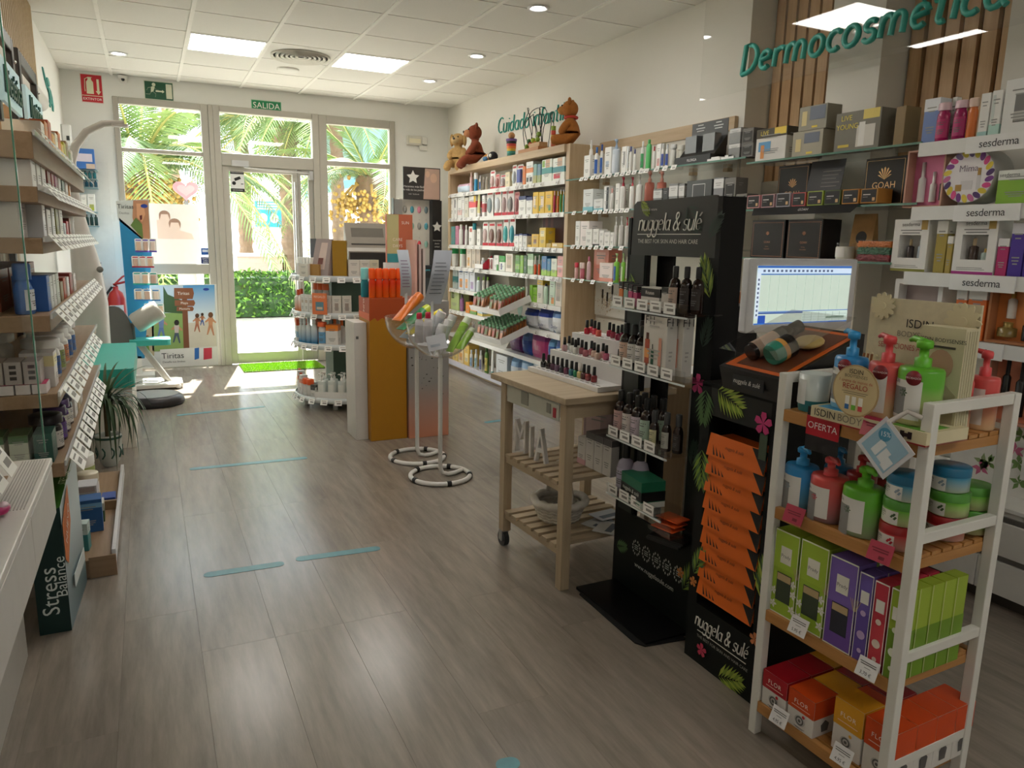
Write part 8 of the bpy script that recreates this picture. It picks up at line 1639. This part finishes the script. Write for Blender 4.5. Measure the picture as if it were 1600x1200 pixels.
for i in range(3): o=MB().tube([(0,0,0),(.012,.0,.16)],.0032,6).build('reed_stick',wood('8a5a34','a87044',2,12),None,onr(.118+.011*i,.13,zt+.001),rzr); tag(o,'brown wooden reed stick behind the blue tester pump, %s from left'%ORD[i+1],'stick','reed sticks behind the blue pump')
# backboard with flowers
r=rr(.2,zt); c1,w1,h1=r.at(1343,1508,470)
t=thing('backboard','cream display backboard with cut-out flowers and red slogan behind the tester pumps','display board',tuple(c1),rzr)
MB().box(-w1/2,w1/2,0,.006,0,h1).build('board',mat('d3c8a8',.6,noise=.12,scale=55),t)
def daisy(x,z,R,n=12):
    m=MB(); pts=[]
    for k in range(n*4):
        a=2*pi*k/(n*4); pts.append((x+R*(.72+.28*abs(cos(n*a/2)))*cos(a),z+R*(.72+.28*abs(cos(n*a/2)))*sin(a)))
    return m.prism(pts,.004,.008,T=Matrix.Rotation(pi/2,4,'X')).prism([(x+R*.28*cos(a),z+R*.28*sin(a)) for a in [2*pi*i/14 for i in range(14)]],.008,.0105,T=Matrix.Rotation(pi/2,4,'X')).build('flower',mat('d8cca6',.6),t)
daisy(-w1*.36,h1*.93,.036); daisy(w1*.37,h1*.86,.046); daisy(-w1*.42,h1*.42,.03)
text('ISDIN',.03,mat('1e1c1a'),t,(0,-.003,h1*.8)); text('BODYSENSES',.02,mat('8a8270'),t,(0,-.003,h1*.71)); text('SENSACIONES A FLOR DE PIEL',.02,mat('b04a48'),t,(0,-.003,h1*.6),sx=.8)
r=rr(.1,zt); c2,w2_,h2=r.at(1421,1500,512)
t=thing('brochure_holder','cream cardboard brochure holder with face photo behind the green tester pump','holder',tuple(c2),rzr)
MB().box(-w2_*.5,w2_*.35,0,.05,.001,h2).build('box',mat('cfc6a4',.5),t); text('ISDIN BODYSENSES',.0125,mat('2a2824'),t,(-w2_*.05,-.002,h2*.88)); MB().box(-w2_*.38,w2_*.2,-.002,-.001,h2*.81,h2*.83).build('print',mat('4a4438'),t); MB().prism([(-w2_*.05+.03*cos(a),h2*.66+.035*sin(a)) for a in [2*pi*i/16 for i in range(16)]],.001,.002,T=Matrix.Rotation(pi/2,4,'X')).build('face_print',mat('c09880',.5),t); MB().prism([(-w2_*.4,0.01),(w2_*.3,.01),(w2_*.3,h2*.4),(w2_*.05,h2*.5),(-w2_*.2,h2*.5),(-w2_*.4,h2*.3)],.0005,.0012,T=Matrix.Rotation(pi/2,4,'X')).build('photo_print',mat('bfb294',.5),t)
for i in range(5): MB().box(w2_*.352+.002*0,w2_*.36,.004+.009*i,.009+.009*i,.002,h2*.98).build('page_edge',mat('bdb494',.6),t)
for i,(u,vt) in enumerate(((1512,548),(1549,545))):
    x=.345+.012*i; y=(.19,.275)[i]; q=Vector(onr(x,y-.033,zt+.001)); h=solve(Vector(onr(x,y,zt)),(0,0,1),v=vt)
    pump(.072,h,'d9b58a',tuple(q),rzr,('left','right')[i]+' of two coral pump bottles behind the rack end rail','d84a4c',grad='d0504c',headf=.34,lab='d8d2ca',turn=.2,seg=32)
# round hanging card, red tickets, oferta card, rhombic card
r=rr(-.05,0); 
def hang(u,v,y): 
    P0=Vector(onr(0,y,0)); c=P0+dr_*solve(P0,dr_,u=u)
    for _ in range(6): c.z+=solve(c,Vector((0,0,1)),v=v); c=c+dr_*solve(c,dr_,u=u)
    return tuple(c)
t=thing('round_card','round cream hanging card offering a free gift in front of the cream tray','card',hang(1336,611,-.05),rzr)
T=Matrix.Rotation(pi/2,4,'X'); cr_=lambda r0,x=0,z=0: [(x+r0*cos(a),z+r0*sin(a)) for a in [2*pi*i/36 for i in range(36)]]
MB().prism(cr_(.062),-.002,0,T=T).prism(cr_(.0585),0,.0005,1,T=T).build('disc',[mat('b89c70',.5),mat('d0bd90',.5)],t)
text('ISDIN',.0155,mat('1c1a18'),t,(0,-.002,.045)); text('BODYSENSES',.0105,mat('6a6250'),t,(0,-.002,.034)); text('1 crema de manos de',.0105,mat('b04a3a'),t,(0,-.002,.022)); text('REGALO',.018,mat('b03a30'),t,(0,-.002,.009)); MB().box(-.035,.035,-.001,-.0005,-.004,-.0028).box(-.03,.03,-.001,-.0005,-.0085,-.0072).build('print',mat('7a7260'),t)
for x,c in ((-.018,'2f6aa8'),(0,'6ab03a'),(.018,'d04a4c')): MB().box(x-.0055,x+.0055,-.0012,-.0005,-.046,-.034).build('tube_print',mat(c),t); MB().box(x-.0055,x+.0055,-.0012,-.0005,-.034,-.014).build('tube_print',mat('e6e2d8'),t)
for nm,u,v,z in (('under the round card',1368,668,0),('under the coral pump',1243,806,0),('right of centre on the second rack shelf',1378,864,0)):
    t=thing('price_ticket','red shelf ticket in a clear sleeve hanging '+nm,'price ticket',hang(u,v-8,-.022),rzr+.05); T=Matrix.Rotation(-.35,4,'X'); MB().box(-.03,.03,-.0015,0,-.035,.012,T=T).build('ticket',mat('b03a50',.3),t); MB().box(-.022,.02,-.0022,-.0015,-.006,-.003,T=T).box(-.018,.02,-.0022,-.0015,-.012,-.009,T=T).box(-.0,.014,-.0022,-.0015,-.028,-.02,T=T).build('print',mat('7a1c30'),t)
for k,(u,v,pr,nm) in enumerate(((1250,986,'5,95 €','under the green reed boxes'),(1358,1052,'3,70 €','under the red spray box'),(1220,1128,'4,95 €','under the dark red candle boxes'),(1318,1188,'4,95 €','under the yellow candle box'))):
    t=thing('price_ticket','white shelf price ticket hanging '+nm,'price ticket',hang(u,v-14,-.024),rzr+.04); T=Matrix.Rotation(-.4,4,'X'); MB().box(-.027,.027,-.0015,0,-.035,.012,T=T).build('ticket',mat('dedcda',.3),t); MB().box(-.022,.02,-.0022,-.0015,.0,.002,T=T).box(-.02,.021,-.0022,-.0015,-.005,-.003,T=T).box(-.008,.008,-.0022,-.0015,-.012,-.011,T=T).build('print',mat('5a5856'),t); text(pr,.0115,mat('2a2826'),t,(0,-.012,-.022),(pi/2-.4,0,0))
t=thing('offer_card','black card with red offer panel hanging under the top rack shelf','card',hang(1285,672,-.017),rzr); MB().box(-.05,.05,0,.002,-.06,.052).build('card',mat('232122',.4),t); MB().box(-.05,.05,-.001,0,-.02,.03).build('red_panel',mat('b81c2c',.4),t); text('OFERTA',.0245,mat('f0e8e6'),t,(0,-.002,.006))
t=thing('promo_card','white and blue square promo card hung corner down before the jars','card',hang(1383,700,-.045),rzr)
T=Matrix.Rotation(.72,4,'Y'); MB().box(-.052,.052,-.002,0,-.052,.052,T=T).build('card',mat('d8d8dc',.3),t); MB().box(-.042,.042,-.003,-.002,-.042,.042,T=T).build('blue_print',mat('9cc0d4',.4),t); MB().prism([(-.022+.016*cos(a),.022+.016*sin(a)) for a in [2*pi*i/20 for i in range(20)]],.003,.0036,T=T@Matrix.Rotation(pi/2,4,'X')).build('badge',mat('4f98bc',.4),t); o=text('15%',.016,mat('eef4f8'),t,(-.0,-.0042,.032)); 
for x,z,hh in ((-.01,-.03,.04),(.012,-.03,.035),(.03,-.035,.03)): MB().box(x-.009,x+.009,-.0036,-.003,z,z+hh,T=T).build('pack_print',mat('e4e8ea',.4),t)
MB().tube([(.0,.0,.06),(.03,.02,.09),(.06,.03,.08)],.006,6).build('clip_tape',mat('c8c0b8',.2),t)
# second shelf: pumps and jars
z2=SHZ[1]+.001
for nm,u0,u1,vt,y,key,bd in (('blue',1221,1276,696,.005,'blue','5a8a94'),('coral',1261,1322,712,.0,'coral','8a6a6c'),('green',1311,1378,727,-.005,'green','8a9a78')):
    t,w,h=rput('p',u0,u1,vt,y,z2,'%s pump bottle in the front row of the second rack shelf'%nm,body=bd,grad=cols[key][0],head=cols[key][1],headf=.3,lab='dddbd6',turn=2.6); isdin(t,w,h,flower={'blue':'8a9aa8','coral':'c0283a','green':'3f5a34'}[nm])
for nm,u0,u1,vt,y,bd,hd in (('dark blue',1282,1328,697,.11,'2a6a94','2a7ab0'),('red',1316,1364,709,.11,'b03a3c','c03a3c'),('red white headed',1346,1392,722,.2,'a83638','dcdad6'),('dark green',1362,1404,742,.112,'3f7a2c','4a8a34')): rput('p',u0,u1,vt,y,z2,'%s pump bottle in the back row of the second rack shelf'%nm,body=bd,head=hd,headf=.3,lab='d4d0ca',turn=2.6)
jc={'blue':('2f8fb4','1f6a8c','cfd8c8'),'green':('6ab42e','4f9034','d8d8a8'),'red':('c8363a','9c2024','e0bcae')}
def jst(x,y,z,c,lab,w=.088,h=.061): 
    t=jar(w,h,jc[c][2],onr(x,y,z),rzr,lab,jc[c][1],grad=jc[c][0],seg=32,lidf=.36); wraplabel(t,w/2,1,h*.06,h*.58,'dedcd6',-58,22,cy=w/2); 
    a=rad(-30); text('ISDIN',.0095,mat('1c1c1e'),t,(w/2*1.03*sin(a),w/2-w/2*1.03*cos(a),h*.46),(pi/2,0,a))
    m=MB()
    for zz,a0,a1 in ((.34,-48,-18),(.27,-48,-26)):
        vs=[(w/2*1.02*sin(rad(q)),w/2-w/2*1.02*cos(rad(q)),h*zz+dz) for dz in (0,.0012) for q in (a0,(a0+a1)/2,a1)]; m._a(vs,[(0,1,4,3),(1,2,5,4)],0)
    for a0,z0 in ((4,.36),(10,.42),(14,.3)): m._a([(w/2*1.02*sin(rad(a0+dx)),w/2-w/2*1.02*cos(rad(a0+dx)),h*z0+dz) for dx,dz in ((-6,-.002),(0,-.004),(6,.003),(0,.005))],[(0,1,2,3)],1)
    m.build('label_print',[mat('7a7a78'),mat({'blue':'8a9aa8','green':'3f5a34','red':'c0283a'}[c])],t); return t
def aty(x,z,u): return solve(onr(x,0,z),tuple(R_M.to_3x3()@Vector((0,1,0))),u=u)
P0=Vector(onr(0,.05,z2)); xq=(R_M.inverted()@(P0+dr_*solve(P0,dr_,u=1404))).x
cx=[(xq,.006,'front')]
for u,x,nm in ((1474,.345,'middle'),(1513,.345,'rear')): cx.append((x,aty(x,z2,u)-.044,nm))

for k,(x,y,nm) in enumerate(cx):
    for j,c in enumerate((('red','green','blue'),('red','green','blue'),('green','green'))[k]): jst(x+.003*((j*7+k)%3-1),y,z2+.0615*j,c,'%s cream jar, %s of the %s stack on the second rack shelf'%(c,('bottom','middle','top')[j] if k<2 else ('bottom','top')[j],nm))
# third shelf: reed diffuser and spray boxes
z3=SHZ[2]+.001
def reed(t,w,h,c,win):
    m=MB(); q=lambda x0,x1,a,b,mi,e=.0015: m.box((x0-.5)*w,(x1-.5)*w,-e,-e+.0006,a*h,b*h,mi)
    q(.28,.72,.62,.82,0); q(.2,.8,.16,.5,1); q(.22,.78,.41,.49,2,.002)
    for k in range(6): m._a([((.5+.008*(k-2.5)*2-.01)*w,-.001,.5*h),((.5+.008*(k-2.5)*2+.01)*w,-.001,.5*h),((.5+.075*(k-2.5)+.01)*w,-.001,.63*h),((.5+.075*(k-2.5)-.01)*w,-.001,.63*h)],[(0,1,2,3)],2)
    for x,z in ((.9,.3),(.86,.42),(.12,.1),(.9,.12),(.1,.26)):
        for k in range(5): a=k*1.2566; m._a([((x-.5)*w,-.0012,z*h),((x-.5)*w+.008*cos(a-.5),-.0012,z*h+.008*sin(a-.5)),((x-.5)*w+.014*cos(a),-.0012,z*h+.014*sin(a)),((x-.5)*w+.008*cos(a+.5),-.0012,z*h+.008*sin(a+.5))],[(0,1,2,3)],3)
    for x0,x1,a,b in ((0,1,.985,1),(0,.02,0,1),(.98,1,0,1),(0,1,0,.012)): q(x0,x1,a,b,4,.0022)
    q_=m.build('box_print',[mat('e4e2d6',.5),mat(win,.3),mat('b8a078',.5),mat('e6e4dc' if c!='purple' else '6a4a9c',.5),mat('e8ecd8',.5)],t); q_['kind']='stuff'; text('Prady',.014,mat('7a7a78'),t,(0,-.0024,.71*h))
for i,(u0,u1,vt,y) in enumerate(((1202,1239,832,.0),(1241,1283,850,-.002))):
    o,w,h=rput('c',u0,u1,vt,y,z3,('left','right')[i]+' of two lime green reed diffuser boxes with dark window',base='9cbc38',d=.066,lines=None,pats=[(0,1,.55,1,'a4c23e')]); reed(o,w,h,'green','3a4634')
    p=Vector(o.location)+R_M.to_3x3()@Vector((0,.07,0)); carton(w,.066,h,'8aa834',tuple(p),rzr,('left','right')[i]+' lime green box in the second row behind the reed diffusers','box',lines=None); 
    p=Vector(o.location)+R_M.to_3x3()@Vector((0,.14,0)); carton(w,.066,h,'7a9a34',tuple(p),rzr,('left','right')[i]+' lime green box in the third row behind the reed diffusers','box',lines=None)
o,w,h=rput('c',1285,1328,875,-.004,z3,'purple lavender reed diffuser box with dark window',base='7a62b0',d=.066,lines=None,pats=[(0,1,0,.5,'6a4a9c')]); reed(o,w,h,'purple','2a2c38')
def spray(u0,u1,vt,y,base,low,lab,rows,cols_):
    o,w,h=rput('c',u0,u1,vt,y,z3,lab,base=base,d=.045,lines=None,bands=[(0,.55,low)]); m=MB(); q=lambda x0,x1,a,b,mi: m.box((x0-.5)*w,(x1-.5)*w,-.0016,-.001,a*h,b*h,mi)
    q(.2,.8,.66,.8,0); q(.0,1,.985,1,1); q(0,.04,0,1,1); q(.96,1,0,1,1)
    for z,rr0 in ((.55,.2),(.3,.3),(.12,.16)): m.prism([(rr0*w*cos(a),z*h+rr0*w*sin(a)) for a in [2*pi*i/12 for i in range(12)]],.001,.0016,2,T=Matrix.Rotation(pi/2,4,'X'))
    q_=m.build('box_print',[mat('e2e0d8',.5),mat('e6e6e0',.5),mat(cols_,.5)],o); q_['kind']='stuff'
    for k in range(1,rows): 
        p=Vector(o.location)+R_M.to_3x3()@Vector((0,.0475*k,0)); t2=carton(w,.045,h,base,tuple(p),rzr,lab.split(' box')[0]+' box, %s behind the front one'%ORD[k],'box',lines=None,bands=[(0,.55,low)]); MB().box(w/2,w/2+.0008,.002,.004,0,h).build('edge_print',mat('c8cc9a'),t2)
spray(1330,1351,897,-.004,'6a58a8','5f4a9c','slim purple room spray box',4,'b8a0c8'); spray(1353,1375,911,-.005,'c03a4a','c8404c','slim red room spray box',4,'e0d0c4'); spray(1378,1400,922,-.006,'9cb43a','6f9428','slim lime room spray box',5,'e4e8d4')
# bottom shelf: FLOR candle boxes
z4=SHZ[3]+.001
def flor(x,y,c,lab,w=.092,h=.105,d=.092,print_=True):
    t=carton(w,d,h,'d9d5cf',onr(x,y,z4),rzr,lab,'box',None,'carton',bands=[(.5,1,c)],lines=None)
    m=MB(); T=Matrix.Rotation(pi/2,4,'X')
    for r0,e,mi in ((.2,.001,0),(.15,.0014,1),(.1,.0018,0),(.05,.0022,1)): m.prism([(r0*w*cos(a),h*.26+r0*w*sin(a)*(1 if e>.001 else .9)) for a in [2*pi*i/16 for i in range(16)]],e,e+.0004,mi,T=T)
    m.prism([(w*.14+.055*w*cos(a),h*.42+.055*w*sin(a)) for a in [2*pi*i/10 for i in range(10)]],.0022,.0026,2,T=T)
    for x0,x1 in ((-.2,.2),(-.14,.14)): m.box(x0*w,x1*w,-.0012,-.0006,h*(.06 if x0<-.15 else .035),h*(.068 if x0<-.15 else .043),1)
    for y0 in (d*.5,): m._a([(w/2+.001,y0-.012,h*.1),(w/2+.001,y0+.012,h*.1),(w/2+.001,y0+.016,h*.3),(w/2+.001,y0,h*.42),(w/2+.001,y0-.016,h*.3)],[(0,1,2,3,4)],1)
    q_=m.build('box_print',[mat('b8b6b2',.5),mat('5a5856',.5),mat('c02a30' if c!='d89a20' else 'd8a030',.5)],t); q_['kind']='stuff'
    text('FLOR',.018,mat('f0e6dc'),t,(0,-.0015,h*.74),space=1.15); MB().box(-w*.35,w*.35,-.0012,-.0006,h*.6,h*.612).build('line_print',mat('e8c8b8'),t); return t
red,orr,yel,dred='a81424','d04a18','d89a20','9a1420'
def fx(u0,u1,y): q0=R_M.inverted()@rr(y,z4).at(u0,u1,1100)[0]; return q0.x, rr(y,z4).at(u0,u1,1100)[1]
xa,wa=fx(1188,1227,-.005); xb,wb=fx(1228,1269,-.008); xc,wc=fx(1297,1342,-.03); xd,wd_=fx(1344,1392,-.035); wq=min(wa,wb)*.97
flor(xa,-.005,red,'dark red candle box at the front left of the bottom rack shelf',w=wq,d=.09); flor(xb,-.008,orr,'orange candle box beside the dark red one on the bottom rack shelf',w=wq,d=.09)
flor(xa,.088,dred,'dark red candle box in the second row, left on the bottom shelf',w=wq,d=.09); flor(xa,.181,yel,'amber candle box in the third row, left on the bottom shelf',w=wq,d=.09); flor(xb,.085,yel,'amber candle box behind the front orange one',w=wq,d=.09); flor(xb,.178,dred,'dark red candle box in the third row behind the amber one',w=wq,d=.09)
xm=xb+wq*1.02; flor(xm,.1,orr,'orange candle box set back in the middle of the bottom shelf',w=wq*.97,d=.09); flor(xm,.193,red,'dark red candle box at the back middle of the bottom shelf',w=wq*.97,d=.09)
hc=rr(.016,z4).at(1297,1342,1101)[2]; xc,wc=fx(1297,1342,.016); xd,wd_=fx(1344,1392,.016); 
flor(xc,.016,yel,'yellow candle box standing forward on the bottom rack shelf',h=hc,d=.078,w=wc*.97); flor(xd,.016,orr,'front orange candle box at the right end of the bottom shelf',h=hc,d=.0775,w=wd_*.97)
for k in range(1,4): flor(xd,(.016+.0785*k),orr,'orange candle box, %s behind the front one at the right end'%ORD[k],h=hc,d=.0775,w=wd_*.97)
